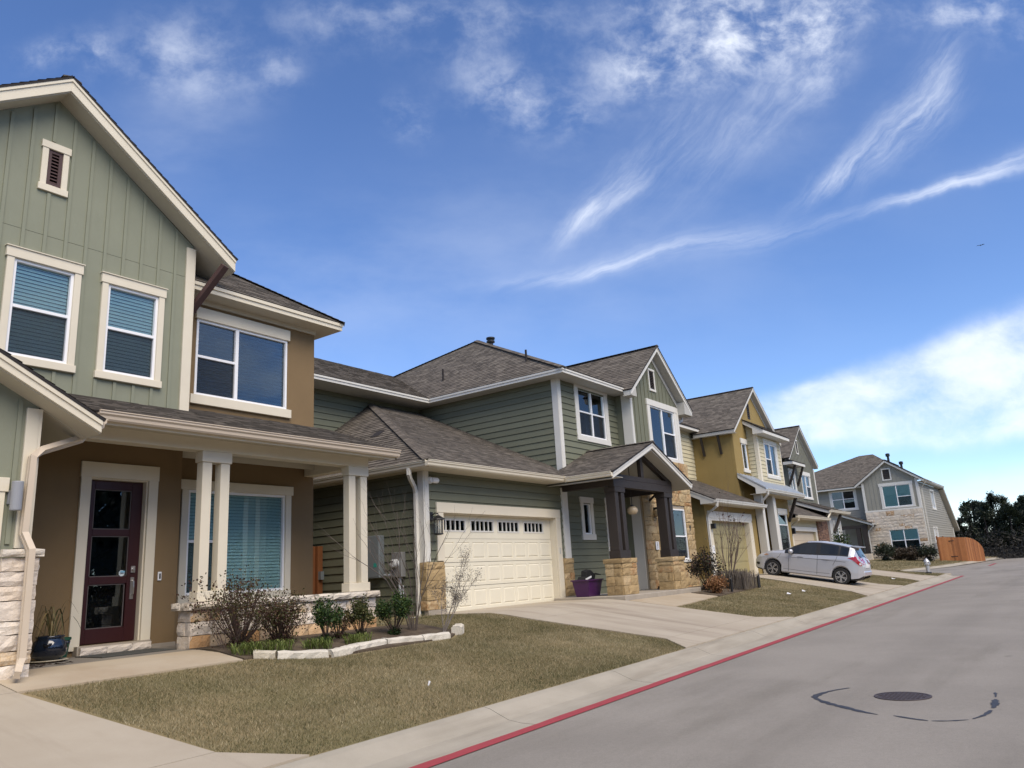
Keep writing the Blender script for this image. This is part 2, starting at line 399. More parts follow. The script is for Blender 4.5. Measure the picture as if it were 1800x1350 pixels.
def downspout(root, pts, up, mat, w=.075, d=.06, name='downspout'):
    mb = MB(); h, k = w/2, d/2; mb.sweep(pts, [(-h, -k), (-h*.35, -k), (-h*.2, -k*.8), (h*.2, -k*.8), (h*.35, -k), (h, -k), (h, k), (h*.35, k), (h*.2, k*.8), (-h*.2, k*.8), (-h*.35, k), (-h, k)], up)
    return mb.build(name, mat, root)
def stone_block(F, u0, u1, v0, v1, dep, amp, mat, parent, name='stone', r=None):
    r = r or rnd; nu = 4 if (u1-u0) > .22 else 3; nv = 3; mb = MB(); g = .004
    j = lambda a: (r.random()-.5)*a
    e = [[None]*(nv+1) for _ in range(nu+1)]
    for i in range(nu+1):
        for k in range(nv+1):
            edge = i in (0, nu) or k in (0, nv)
            e[i][k] = len(mb.v); a = u0+g+(u1-u0-2*g)*i/nu + j(.012); b = v0+g+(v1-v0-2*g)*k/nv + j(.010)
            mb.v.append(tuple(F.p(a, b, dep*(.78 if edge else 1.0) + j(amp))))
    for i in range(nu):
        for k in range(nv): mb.f.append((e[i][k], e[i+1][k], e[i+1][k+1], e[i][k+1]))
    ring = [(i, 0) for i in range(nu)] + [(nu, k) for k in range(nv)] + [(i, nv) for i in range(nu, 0, -1)] + [(0, k) for k in range(nv, 0, -1)]
    bk = []
    for i, k in ring:
        bk.append(len(mb.v)); a = u0+g+(u1-u0-2*g)*i/nu; b = v0+g+(v1-v0-2*g)*k/nv; mb.v.append(tuple(F.p(a, b, .001)))
    for q in range(len(ring)):
        q2 = (q+1) % len(ring); mb.f.append((e[ring[q][0]][ring[q][1]], bk[q], bk[q2], e[ring[q2][0]][ring[q2][1]]))
    mb.c = [None]*len(mb.f)
    return mb.build(name, mat, parent)
def stones(root, F, u0, u1, v0, v1, mat, hs=(.14, .3), ls=(.25, .6), dep=.05, amp=.03, holes=(), courses=None, seed=1, mort=None):
    r = random.Random(seed)
    if mort: wall(root, F, [(u0, v0), (u1, v0), (u1, v1), (u0, v1)], list(holes), mort, .1, 'mortar', .004)
    if courses is None:
        courses = [v0]
        while courses[-1] < v1-hs[0]*1.2: courses.append(min(v1, courses[-1]+r.uniform(*hs)))
        courses[-1] = v1
    for lo, hi in zip(courses, courses[1:]):
        segs = [(u0, u1)]
        for h in holes:
            if min(hi, h[3])-max(lo, h[2]) > .35*(hi-lo):
                ns = []
                for a, b in segs:
                    if h[1] <= a or h[0] >= b: ns.append((a, b)); continue
                    if h[0]-a > .03: ns.append((a, h[0]))
                    if b-h[1] > .03: ns.append((h[1], b))
                segs = ns
        for a, b in segs:
            u = a
            while u < b-.01:
                w = r.uniform(*ls)
                if b-u-w < ls[0]*.7: w = b-u
                stone_block(F, u, min(b, u+w), lo, hi, dep*r.uniform(.8, 1.2), amp, mat, root, r=r); u += w
# ------------------------------------------------------------------ materials
def mat(name, col, rough=.7, var=.08, vscale=3.0, bump=0.0, bscale=60.0, stretch=None, metal=0.0, spec=.4, tone=None, objvar=0.0, dirt=0.0, coat=0.0):
    m = bpy.data.materials.new(name); m.use_nodes = True; t = m.node_tree; K = NT(t); b = t.nodes['Principled BSDF']
    g = K.n('ShaderNodeNewGeometry'); pos = g.outputs['Position']
    if stretch: pos2 = K.vm('MULTIPLY', pos, stretch)
    else: pos2 = pos
    c = (*col, 1)
    f = K.noise(pos, vscale, 5, .6)
    out = K.mix(f, tuple(max(0, x*(1-var*2)) for x in col), tuple(x*(1+var*2) for x in col))
    if tone:
        at = K.n('ShaderNodeAttribute'); at.attribute_name = 'tone'; out = K.mix(1.0, K.ramp(at.outputs['Fac'], tone), K.mix(f, (1-var*2,)*3, (1+var*2,)*3), 'MULTIPLY')
    if objvar:
        oi = K.n('ShaderNodeObjectInfo'); out = K.mix(1.0, out, K.mix(oi.outputs['Random'], (1-objvar,)*3, (1+objvar,)*3), 'MULTIPLY')
    if dirt:
        d = K.step(K.noise(K.vm('MULTIPLY', pos, (2.2, 2.2, .45)), 1.1, 7, .72), .45, .75); out = K.mix(K.m('MULTIPLY', d, dirt), out, tuple(x*.55 for x in col))
    K.link(out, b.inputs['Base Color']); b.inputs['Roughness'].default_value = rough; b.inputs['Metallic'].default_value = metal
    b.inputs['Specular IOR Level'].default_value = spec
    if coat: b.inputs['Coat Weight'].default_value = coat; b.inputs['Coat Roughness'].default_value = .04
    if bump:
        bp = K.n('ShaderNodeBump'); bp.inputs['Strength'].default_value = bump; bp.inputs['Distance'].default_value = .01
        K.link(K.noise(pos2, bscale, 4, .6), bp.inputs['Height']); K.link(bp.outputs[0], b.inputs['Normal'])
    return m
def stone_mat(name, stops, bump=.7):
    m = bpy.data.materials.new(name); m.use_nodes = True; t = m.node_tree; K = NT(t); b = t.nodes['Principled BSDF']
    g = K.n('ShaderNodeNewGeometry'); pos = g.outputs['Position']; oi = K.n('ShaderNodeObjectInfo')
    f = K.m('MULTIPLY_ADD', K.m('SUBTRACT', K.noise(pos, 9, 5, .65), .5), .55, oi.outputs['Random'])
    c = K.ramp(f, stops); n2 = K.noise(pos, 45, 5, .7)
    c = K.mix(1.0, c, K.mix(n2, (.72, .7, .68), (1.22, 1.2, 1.18)), 'MULTIPLY'); K.link(c, b.inputs['Base Color']); b.inputs['Roughness'].default_value = .9
    b.inputs['Specular IOR Level'].default_value = .2
    bp = K.n('ShaderNodeBump'); bp.inputs['Strength'].default_value = bump; bp.inputs['Distance'].default_value = .02
    K.link(K.noise(pos, 32, 6, .65), bp.inputs['Height']); K.link(bp.outputs[0], b.inputs['Normal'])
    return m
def glass_mat(name, tint, refl=.10, dark=1.0):
    m = bpy.data.materials.new(name); m.use_nodes = True; t = m.node_tree; t.nodes.clear(); K = NT(t)
    tr = K.n('ShaderNodeBsdfTransparent'); tr.inputs[0].default_value = (*tint, 1); gl = K.n('ShaderNodeBsdfGlossy'); gl.inputs['Roughness'].default_value = .01; gl.inputs[0].default_value = (.9, .95, 1, 1)
    fr = K.n('ShaderNodeFresnel'); fr.inputs[0].default_value = 1.5
    g = K.n('ShaderNodeNewGeometry'); bp = K.n('ShaderNodeBump'); bp.inputs['Strength'].default_value = .05; bp.inputs['Distance'].default_value = .02
    K.link(K.noise(g.outputs['Position'], 1.7, 2, .5), bp.inputs['Height']); K.link(bp.outputs[0], gl.inputs['Normal'])
    mx = K.n('ShaderNodeMixShader'); K.link(K.m('ADD', fr.outputs[0], refl, clamp=True), mx.inputs[0]); K.link(tr.outputs[0], mx.inputs[1]); K.link(gl.outputs[0], mx.inputs[2])
    o = K.n('ShaderNodeOutputMaterial'); K.link(mx.outputs[0], o.inputs[0]); return m
def see_through(name, col, k):
    m = bpy.data.materials.new(name); m.use_nodes = True; t = m.node_tree; t.nodes.clear(); K = NT(t)
    tr = K.n('ShaderNodeBsdfTransparent'); df = K.n('ShaderNodeBsdfDiffuse'); df.inputs[0].default_value = (*col, 1)
    mx = K.n('ShaderNodeMixShader'); mx.inputs[0].default_value = k; K.link(tr.outputs[0], mx.inputs[1]); K.link(df.outputs[0], mx.inputs[2])
    o = K.n('ShaderNodeOutputMaterial'); K.link(mx.outputs[0], o.inputs[0]); return m
WOOD = (1, 1, 14)
sage = mat('sage_board', (.222, .232, .168), .75, .05, 2.0, .25, 40, (6, 6, .6), dirt=.07)
olive = mat('olive_siding', (.146, .152, .103), .72, .05, 1.5, .25, 40, (.6, .6, 9), objvar=.06)
olive_panel = mat('olive_panel', (.152, .157, .108), .72, .05, 1.5, .25, 40, (6, 6, .6))
cream = mat('cream_trim', (.66, .60, .47), .6, .035, 2.0, .12, 50, (1, 1, 8), dirt=.05)
tan_paint = mat('tan_gutter_paint', (.56, .47, .36), .45, .04, 2.0)
white_trim = mat('offwhite_trim', (.62, .605, .55), .6, .035, 2.0, .12, 50, (1, 1, 8), dirt=.05)
white_gut = mat('white_gutter_paint', (.66, .64, .58), .4, .03)
vinyl = mat('white_vinyl', (.80, .80, .80), .35, .01)
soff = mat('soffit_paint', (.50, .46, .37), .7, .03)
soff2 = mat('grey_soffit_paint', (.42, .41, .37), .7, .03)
brown = mat('brown_stucco', (.205, .138, .068), .9, .07, 1.2, .8, 150, dirt=.10)
mustard = mat('mustard_stucco', (.285, .205, .073), .9, .07, 1.2, .8, 150, dirt=.10)
creamsid = mat('cream_siding', (.53, .48, .325), .7, .04, 2.0, objvar=.05)
greige = mat('greige_siding', (.27, .26, .22), .7, .05, 1.5, objvar=.05)
greige_p = mat('greige_panel', (.27, .26, .215), .7, .05, 1.5)
h4panel = mat('grey_green_panel', (.16, .16, .125), .7, .05, 1.5)
darkwood = mat('dark_stained_wood', (.030, .023, .019), .6, .12, 4, .3, 40, (4, 4, .8))
brackwood = mat('plum_brown_wood', (.065, .035, .032), .6, .1, 4, .3, 40, (4, 4, .8))
garage_paint = mat('cream_garage_paint', (.70, .655, .52), .5, .025, 1.3, dirt=.06)
garage_olive = mat('olive_garage_paint', (.33, .28, .135), .55, .03, 1.3)
garage_tan = mat('tan_garage_paint', (.56, .47, .34), .55, .03, 1.3)
black = mat('black_metal', (.012, .012, .013), .45, .05)
room_m = mat('dim_room', (.05, .05, .05), .9, .05)
blind_m = mat('white_blind', (.88, .90, .90), .6, .02)
shade_m = mat('pale_roller_shade', (.70, .78, .755), .8, .02)
interior_dark = mat('dark_opening', (.01, .01, .01), .95, .02)
TONE = [(0, (.092, .081, .069)), (.3, (.118, .103, .086)), (.6, (.138, .12, .101)), (.85, (.158, .138, .115)), (1, (.182, .16, .132))]
shingle = mat('asphalt_shingle', (.1, .09, .08), .95, .14, 5.0, .5, 220, tone=TONE, spec=.15)
deck = mat('roof_edge_dark', (.022, .019, .019), .9, .05)
metal_roof = mat('galvanised_roof', (.62, .65, .68), .35, .03, 2, metal=.75)
glass = glass_mat('teal_glass', (.79, .895, .885), .02)
glass_dark = glass_mat('dark_glass', (.5, .58, .62), .03)
screen = see_through('insect_screen_mesh', (.04, .045, .05), .30)
lime = stone_mat('white_limestone', [(0, (.60, .55, .48)), (.3, (.68, .61, .53)), (.55, (.64, .55, .44)), (.75, (.72, .67, .60)), (.93, (.58, .46, .31)), (1, (.50, .34, .19))])
limew = stone_mat('white_cap_stone', [(0, (.56, .52, .45)), (.5, (.63, .58, .50)), (1, (.60, .53, .43))])
limeo = stone_mat('rusty_limestone', [(0, (.52, .42, .30)), (.4, (.55, .38, .22)), (.75, (.48, .28, .13)), (1, (.60, .5, .38))])
tanst = stone_mat('tan_limestone', [(0, (.30, .22, .115)), (.3, (.42, .31, .165)), (.6, (.36, .265, .14)), (.8, (.47, .37, .22)), (1, (.33, .19, .085))])
palest = stone_mat('pale_mixed_stone', [(0, (.58, .52, .42)), (.3, (.65, .58, .48)), (.6, (.55, .48, .38)), (.82, (.68, .63, .54)), (.93, (.42, .27, .14)), (1, (.36, .24, .14))])
mortar = mat('mortar', (.36, .31, .24), .95, .1, 20, .4, 120)
mortar_l = mat('pale_mortar', (.46, .42, .36), .95, .1, 20, .4, 120)
foundation = mat('foundation_concrete', (.33, .29, .235), .9, .12, 4, .3, 60, dirt=.3)
WM1 = dict(frame=vinyl, glass=glass, screen=screen, room=room_m, blind=blind_m, trim=cream, shade=shade_m)
WM1d = dict(WM1, glass=glass_dark)
WM2 = dict(WM1, trim=white_trim)
WM2d = dict(WM2, glass=glass_dark)
RM = dict(shingle=shingle, deck=deck)

# ------------------------------------------------------------------ ground
def interp(x, xs, ys):
    if x <= xs[0]: return ys[0]
    for i in range(len(xs)-1):
        if x <= xs[i+1]:
            t = (x-xs[i])/(xs[i+1]-xs[i]); return ys[i]*(1-t)+ys[i+1]*t
    return ys[-1]
def zr(X): return .0065*(X-5.5) if X < 48 else .276+.0125*(min(X, 76)-48)
def Yc(X): return 5.2+.009*(min(X, 50)-5.5)
CW = .72
PADX = [-30, 11.5, 12.5, 28, 29.5, 41.5, 43, 60]; PADZ = [.82, .82, .862, .87, 1.084, 1.084, 1.15, 1.2]
FARX = [50, 57.5, 64, 72, 80, 120]; FARY = [16, 9.6, 7.9, 6.9, 6.4, 6.0]
def xl(Y): return 49.5-1.5*max(0, Y-5.9)
def road_z(X, Y): return zr(X)+.015*max(0, Y-Yc(X))*(1 if X > 44 else 0)
def yard_z(X, Y):
    yc = Yc(X); a = zr(X); p = interp(X, PADX, PADZ); t = max(0, min(1, (Y-yc-CW)/4.3)); return (a+.15)*(1-t)+p*t
def far_z(X, Y):
    yf = interp(X, FARX, FARY); d = max(0, Y-yf); return zr(X)+.05+.15*min(1, d/.5)+.6*min(1, max(0, d-.5)/6)
def ground(X, Y):
    if X < 52 and X < xl(Y): return yard_z(X, Y)
    return far_z(X, Y)
def sheet(name, quads, mat, kind='structure', skirt=0):
    mb = MB()
    for q in quads: mb.poly(q)
    o = mb.build(name, mat, fix=False)
    if kind: o['kind'] = kind
    return o
def ground_mat(name, base, spots, scale, rough=.95, bump=.3, bs=150, streak=None, fine=(.8, 1.2), spots_=False):
    m = bpy.data.materials.new(name); m.use_nodes = True; K = NT(m.node_tree); b = m.node_tree.nodes['Principled BSDF']
    g = K.n('ShaderNodeNewGeometry'); pos = g.outputs['Position']
    c = K.mix(K.step(K.noise(pos, scale, 6, .62), .35, .68), base, spots)
    if streak:
        d = K.vm('MULTIPLY', pos, streak[0]); c = K.mix(K.m('MULTIPLY', K.step(K.noise(d, 1.0, 5, .6), .48, .74), streak[2]), c, streak[1])
    c = K.mix(1.0, c, K.mix(K.noise(pos, bs, 3, .7), (fine[0],)*3, (fine[1],)*3), 'MULTIPLY')
    if spots_:
        c = K.mix(1.0, c, K.mix(K.noise(pos, 22, 4, .75), (.84,)*3, (1.16,)*3), 'MULTIPLY')
        v = K.n('ShaderNodeTexVoronoi'); v.inputs['Scale'].default_value = .55; K.link(K.vm('ADD', K.vm('MULTIPLY', pos, (.75, 1.6, 1)), K.vm('MULTIPLY', K.n('ShaderNodeTexNoise').outputs['Color'], (.0, .0, 0))), v.inputs['Vector'])
        d = K.m('SUBTRACT', 1.0, K.step(K.m('ADD', v.outputs['Distance'], K.m('MULTIPLY', K.noise(pos, 7, 4, .6), .10)), .075, .125)); c = K.mix(K.m('MULTIPLY', d, .38), c, tuple(x*.45 for x in base))
        w = K.n('ShaderNodeSeparateXYZ'); K.link(pos, w.inputs[0]); lane = K.m('ABSOLUTE', K.m('SUBTRACT', K.m('ABSOLUTE', K.m('SUBTRACT', w.outputs[1], 1.6)), .85)); tr_ = K.m('MULTIPLY', K.m('SUBTRACT', 1.0, K.step(lane, .05, .55)), K.m('MULTIPLY', K.noise(K.vm('MULTIPLY', pos, (.25, 2.5, 1)), 1.0, 4, .6), .30)); c = K.mix(tr_, c, tuple(x*.55 for x in base))
    K.link(c, b.inputs['Base Color']); b.inputs['Roughness'].default_value = rough; b.inputs['Specular IOR Level'].default_value = .2
    bp = K.n('ShaderNodeBump'); bp.inputs['Strength'].default_value = bump; bp.inputs['Distance'].default_value = .006
    K.link(K.noise(pos, bs*1.3, 3, .7), bp.inputs['Height']); K.link(bp.outputs[0], b.inputs['Normal']); return m
m_road = ground_mat('worn_pavement', (.262, .24, .208), (.222, .203, .176), .33, .9, .45, 90, ((.16, .9, 1), (.16, .145, .12), .55), (.66, 1.34), True)
m_curb = ground_mat('curb_concrete', (.36, .325, .262), (.315, .285, .228), 1.1, .9, .3, 110, ((.25, 2.2, 1), (.23, .20, .155), .75), (.88, 1.1))
m_drive = ground_mat('drive_concrete', (.40, .35, .275), (.36, .31, .24), .7, .9, .3, 120, ((1.9, .16, 1), (.235, .19, .145), .65), (.9, 1.08))
m_walk = ground_mat('walk_concrete', (.41, .345, .255), (.37, .30, .21), .9, .9, .3, 120, ((.5, .5, 1), (.30, .22, .145), .45), (.9, 1.08))
m_porch = ground_mat('porch_concrete', (.22, .198, .165), (.18, .16, .135), 1.3, .9, .3, 120, ((.8, .8, 1), (.2, .18, .15), .4), (.9, 1.1))
m_lawn = ground_mat('dormant_turf', (.25, .195, .105), (.17, .145, .07), .9, 1, .8, 70, None, (.6, 1.35))
m_soil = ground_mat('bed_soil', (.075, .056, .04), (.12, .095, .065), 4.0, 1, .8, 60, None, (.6, 1.4))
m_far = ground_mat('far_ground', (.17, .15, .09), (.10, .105, .05), .05, 1, .3, 20)
# the wide terrain under everything
sheet('ground', [[(-300, -400, -.35), (900, -400, -.35), (900, 700, -.35), (-300, 700, -.35)]], m_far)
# road
q = []; X = -40.0
while X < 88:
    nx = X+1.0
    ys = [-16, -8, -2, 2, 4, Yc(X)+.02]; ys2 = ys[:-1]+[Yc(nx)+.02]
    for i in range(len(ys)-1):
        q.append([(X, ys[i], zr(X)), (nx, ys2[i], zr(nx)), (nx, ys2[i+1], zr(nx)), (X, ys[i+1], zr(X))])
    if X >= 43:
        a, b = Yc(X)+.02, Yc(nx)+.02
        for k in range(12):
            y0, y1 = a+k, a+k+1; y2, y3 = b+k, b+k+1
            q.append([(X, y0, road_z(X, y0)), (nx, y2, road_z(nx, y2)), (nx, y3, road_z(nx, y3)), (X, y1, road_z(X, y1))])
    X = nx
sheet('road', q, m_road)
# yards
YS = [0, .25, .5, 1, 1.5, 2, 2.5, 3, 3.5, 4, 4.3, 5, 6.5, 10, 20, 40]
q = []; X = -40.0
while X < 49.4:
    nx = min(49.45, X + (.25 if X >= 44 else .5))
    for a, b in zip(YS, YS[1:]):
        y0, y1 = Yc(X)+CW+a, Yc(X)+CW+b; y2, y3 = Yc(nx)+CW+a, Yc(nx)+CW+b
        if X >= 44:
            lim = 5.9+(49.5-X)/1.5; lim2 = 5.9+(49.5-nx)/1.5
            if y0 >= lim: continue
            y1 = min(y1, lim); y2 = min(y2, lim2); y3 = min(y3, lim2)
        q.append([(X, y0, yard_z(X, y0)), (nx, y2, yard_z(nx, y2)), (nx, y3, yard_z(nx, y3)), (X, y1, yard_z(X, y1))])
        if X >= 44 and y1 == lim: q.append([(X, y1, yard_z(X, y1)), (nx, y3, yard_z(nx, y3)), (nx, y3, 0.1), (X, y1, 0.1)])
    X = nx
sheet('lawn', q, m_lawn)
q = []; X = 50.0
while X < 120:
    nx = X+.5; f0, f1 = interp(X, FARX, FARY), interp(nx, FARX, FARY)
    DS = [.5, 1.5, 3, 4.5, 6, 9, 20, 60]
    for a, b in zip(DS, DS[1:]):
        q.append([(X, f0+a, far_z(X, f0+a)), (nx, f1+a, far_z(nx, f1+a)), (nx, f1+b, far_z(nx, f1+b)), (X, f0+b, far_z(X, f0+b))])
    X = nx
sheet('far_lawn', q, m_lawn)
# the rolled curb in cast lengths
curb = bpy.data.objects.new('curb', None); COL.objects.link(curb); curb['kind'] = 'structure'; ORG['curb'] = Vector((0, 0, 0))
PROF = [(0, .004), (.18, .008), (.36, .03), (.5, .085), (.62, .135), (CW-.02, .152), (CW+.03, .15), (CW+.03, .02)]
def curb_run(path, name='curb_length', flip=1):
    """path: list of (x, y, z, nx, ny): front edge of the gutter and the direction to the yard"""
    mb = MB(); n = len(PROF); i0 = 0
    for x, y, z, a, b in path:
        for d, h in PROF: mb.v.append((x+a*d, y+b*d, z+h))
    for k in range(len(path)-1):
        for j in range(n-1): mb.f.append((k*n+j, (k+1)*n+j, (k+1)*n+j+1, k*n+j+1))
    mb.f.append(tuple(range(n))); mb.f.append(tuple((len(path)-1)*n+j for j in range(n)))
    mb.c = [None]*len(mb.f); o = mb.build(name, m_curb, curb); o['kind'] = 'structure'
X = -20.0
while X < 48:
    nx = min(48.2, X+3.05); xs = [X+.006+(nx-X-.012)*i/4 for i in range(5)]
    curb_run([(x, Yc(x), zr(x), -.009, 1.0) for x in xs]); X = nx
# rounding at the end of the row, then along the edge of the last lawn
pth = []
for i in range(9):
    t = R(-90+118*i/8); cx, cy = 48.25, Yc(48.2)+CW+.02
    a, b = math.cos(t), math.sin(t); pth.append((cx+a*(CW+.1), cy+b*(CW+.02), zr(48.5), -a, -b))
curb_run(pth)
e = Vector((-1.5, 1, 0)).normalized(); nn = Vector((-1, -1.5, 0)).normalized()
p0 = Vector((pth[-1][0], pth[-1][1], 0)); run = []
for i in range(6):
    p = p0+e*(i*.9); run.append((p.x, p.y, road_z(p.x, p.y), nn.x, nn.y))
curb_run(run)
for a, b in zip(range(0, 20), range(1, 21)):
    xs = [52+(a+(b-a)*i/3)*1.9 for i in range(4)]
    run = []
    for x in xs:
        y, y2 = interp(x, FARX, FARY), interp(x+.5, FARX, FARY); d = Vector((.5, y2-y, 0)).normalized(); run.append((x, y-.1, zr(x)+.06, -d.y, d.x))
    curb_run(run)
# red line along the gutter
def wear_paint(name, col, under, k=.5):
    m = bpy.data.materials.new(name); m.use_nodes = True; K = NT(m.node_tree); b = m.node_tree.nodes['Principled BSDF']
    g = K.n('ShaderNodeNewGeometry'); pos = g.outputs['Position']
    f = K.step(K.m('ADD', K.m('MULTIPLY', K.noise(pos, 2.2, 5, .7), .55), K.m('MULTIPLY', K.noise(pos, 60, 4, .7), .45)), k, k+.14)
    c = K.mix(1.0, K.mix(f, col, under), K.mix(K.noise(pos, 8, 4, .6), (.85,)*3, (1.12,)*3), 'MULTIPLY'); K.link(c, b.inputs['Base Color']); b.inputs['Roughness'].default_value = .8; return m
m_red = wear_paint('red_curb_paint', (.31, .042, .050), (.27, .19, .175), .575)
rr = random.Random(3); mb = MB(); X = -18.0; w0, w1 = -.16, 0.0
def redpt(x, d): return (x, Yc(x)+d, zr(x)+.009)
while X < 48.2:
    nx = X+.25; e0, e1 = w1+rr.uniform(-.008, .008), w1+rr.uniform(-.008, .008)
    if X > -17.9: e0 = pe
    mb.poly([redpt(X, w0), redpt(nx, w0), redpt(nx, e1), redpt(X, e0)]); pe = e1; X = nx
for i in range(6):
    t0, t1 = i/6, (i+1)/6
    f = lambda t, o: (48.25+1.0*math.sin(t*2.1)-(o*.9 if t > .5 else 0)*.0, Yc(48)-.16+o+1.1*t*t, zr(48)+.011)
    mb.poly([f(t0, 0), f(t1, 0), f(t1, .16), f(t0, .16)])
rl = mb.build('red_road_marking', m_red, fix=False); rl['kind'] = 'structure'
mb = MB()
for i in range(5):
    x = 63.6+i*1.0; mb.poly([(x, 5.42, zr(x)+.012), (x+1, 5.42, zr(x+1)+.012), (x+1, 5.6, zr(x+1)+.012), (x, 5.6, zr(x)+.012)])
mb.build('red_road_marking', m_red, fix=False)['kind'] = 'structure'
# slabs draped on the slope
def drape(poly, lift, zf=yard_z, cell=.5, skirt=.25):
    xs = [p[0] for p in poly]; ys = [p[1] for p in poly]; out = []
    i = math.floor(min(xs)/cell)
    while i*cell < max(xs):
        c1 = clip(clip(poly, -1, 0, -i*cell), 1, 0, (i+1)*cell); j = math.floor(min(ys)/cell)
        while j*cell < max(ys) and len(c1) > 2:
            c = clip(clip(c1, 0, -1, -j*cell), 0, 1, (j+1)*cell); j += 1
            if len(c) > 2 and area(c) > 1e-5: out.append([(x, y, zf(x, y)+lift) for x, y in c])
        i += 1
    n = len(poly)
    for k in range(n):
        p, q = poly[k], poly[(k+1) % n]; L = math.hypot(q[0]-p[0], q[1]-p[1]); m = max(1, int(L/.5))
        for t in range(m):
            a = (p[0]+(q[0]-p[0])*t/m, p[1]+(q[1]-p[1])*t/m); b = (p[0]+(q[0]-p[0])*(t+1)/m, p[1]+(q[1]-p[1])*(t+1)/m)
            za, zb = zf(*a)+lift, zf(*b)+lift; out.append([(*a, za), (*b, zb), (*b, zb-skirt), (*a, za-skirt)])
    return out
def shrink(poly, d):
    cx = sum(p[0] for p in poly)/len(poly); cy = sum(p[1] for p in poly)/len(poly)
    return [(p[0]+(d if p[0] < cx else -d), p[1]+(d if p[1] < cy else -d)) for p in poly]
def slabs(root_name, polys, mat, piece, lift=.02, zf=yard_z):
    r = bpy.data.objects.new(root_name, None); COL.objects.link(r); r['kind'] = 'structure'; ORG[r.name] = Vector((0, 0, 0))
    for p in polys:
        mb = MB()
        for f in drape(shrink(p, .007), lift, zf): mb.poly(f)
        o = mb.build(piece, mat, r, fix=False); o['kind'] = 'structure'
    return r
YB = lambda x: Yc(x)+CW
slabs('driveway', [[(-1.6, 6.5), (4.36, 6.5), (3.9, 9.4), (-1.6, 9.4)], [(-1.6, 9.4), (3.9, 9.4), (3.9, 10.2), (-1.6, 10.2)], [(-2.2, YB(-2)), (4.92, YB(5)), (4.36, 6.5), (-1.6, 6.5)]], m_drive, 'driveway_slab')
slabs('driveway', [[(13.87, 6.64), (18.9, 6.64), (18.75, 9.4), (13.5, 9.4)], [(13.5, 9.4), (18.75, 9.4), (18.75, 9.97), (18.75, 12.25), (13.45, 12.25)], [(13.3, YB(13.3)), (19.9, YB(19.9)), (18.9, 6.64), (13.87, 6.64)]], m_drive, 'driveway_slab')
slabs('driveway', [[(29.4, 6.85), (34.6, 6.85), (34.8, 9.6), (29.8, 9.6)], [(29.8, 9.6), (34.8, 9.6), (35.0, 12.2), (30.0, 12.2)], [(28.5, YB(28.5)), (35.4, YB(35.4)), (34.6, 6.85), (29.4, 6.85)]], m_drive, 'driveway_slab')
slabs('driveway', [[(40.2, 6.9), (44.4, 6.9), (44.4, 9.4), (40.6, 9.4)], [(40.6, 9.4), (44.4, 9.4), (46.5, 12.4), (41.5, 12.4)], [(39.6, YB(39.6)), (45.2, YB(45.2)), (44.4, 6.9), (40.2, 6.9)]], m_drive, 'driveway_slab')
slabs('walkway', [[(3.9, 9.4), (6.72, 9.46), (6.72, 10.62), (3.9, 10.62)]], m_walk, 'walkway_slab', lift=.022)
slabs('walkway', [[(18.77, 8.62), (22.75, 9.05), (22.75, 9.94), (18.77, 9.94)]], m_walk, 'walkway_slab', lift=.022)
mb = MB(); mb.box(4.15, 6.76, 10.63, 12.4, .5, .842); mb.box(6.76, 10.45, 11.1, 12.5, .5, .842)
mb.build('porch_slab', m_porch)['kind'] = 'structure'
mb = MB(); mb.box(18.66, 23.7, 9.95, 12.2, .5, .95); mb.build('porch_slab', foundation, bevel=.012)['kind'] = 'structure'
# planting beds
def bed(poly, name='planting_bed', lift=.03, zf=yard_z):
    mb = MB()
    for f in drape(poly, lift, zf, .25, .1): mb.poly(f)
    mb.build(name, m_soil, fix=False)['kind'] = 'structure'
BED1 = [(6.75, 9.5), (6.95, 9.5), (7.75, 8.98), (10.55, 9.05), (11.1, 9.35), (11.1, 10.3), (10.5, 10.9), (6.75, 10.9)]
bed(BED1)
bed([(22.8, 9.0), (23.4, 9.1), (27.6, 9.45), (28.4, 10.3), (28.4, 11.5), (23.75, 11.5), (23.75, 9.9), (22.8, 9.9)])
# steel manhole lid with a cast pattern, and the cracked seal round it
def flat_ring(mb, c, r0, r1, z0, z1, n=40):
    pts = [(math.cos(2*math.pi*i/n), math.sin(2*math.pi*i/n)) for i in range(n)]
    for i in range(n):
        a, b = pts[i], pts[(i+1) % n]
        mb.poly([(c[0]+a[0]*r0, c[1]+a[1]*r0, z1), (c[0]+a[0]*r1, c[1]+a[1]*r1, z1), (c[0]+b[0]*r1, c[1]+b[1]*r1, z1), (c[0]+b[0]*r0, c[1]+b[1]*r0, z1)])
        if r1: mb.poly([(c[0]+a[0]*r1, c[1]+a[1]*r1, z0), (c[0]+b[0]*r1, c[1]+b[1]*r1, z0), (c[0]+b[0]*r1, c[1]+b[1]*r1, z1), (c[0]+a[0]*r1, c[1]+a[1]*r1, z1)])
m_iron = mat('cast_iron', (.075, .058, .055), .6, .15, 12, .4, 80, metal=.3)
MC = (10.13, 1.98); mz = zr(10.1)
mh = thing('manhole_cover', 'round cast iron manhole cover set in the road pavement', 'manhole cover', (*MC, mz))
mb = MB(); flat_ring(mb, MC, .0, .265, mz-.01, mz+.006); mb.build('lid', m_iron, mh, fix=False)
mb = MB(); flat_ring(mb, MC, .272, .30, mz-.01, mz+.008); mb.build('rim', m_iron, mh, fix=False)
mb = MB()
for i in range(-5, 6):
    for j in range(-5, 6):
        x, y = i*.045, j*.045
        if x*x+y*y < .058: mb.box(MC[0]+x-.014, MC[0]+x+.014, MC[1]+y-.014, MC[1]+y+.014, mz+.0061, mz+.0115)
mb.build('tread_pattern', m_iron, mh)
m_tar = mat('tar_seal', (.035, .036, .042), .6, .2, 9)
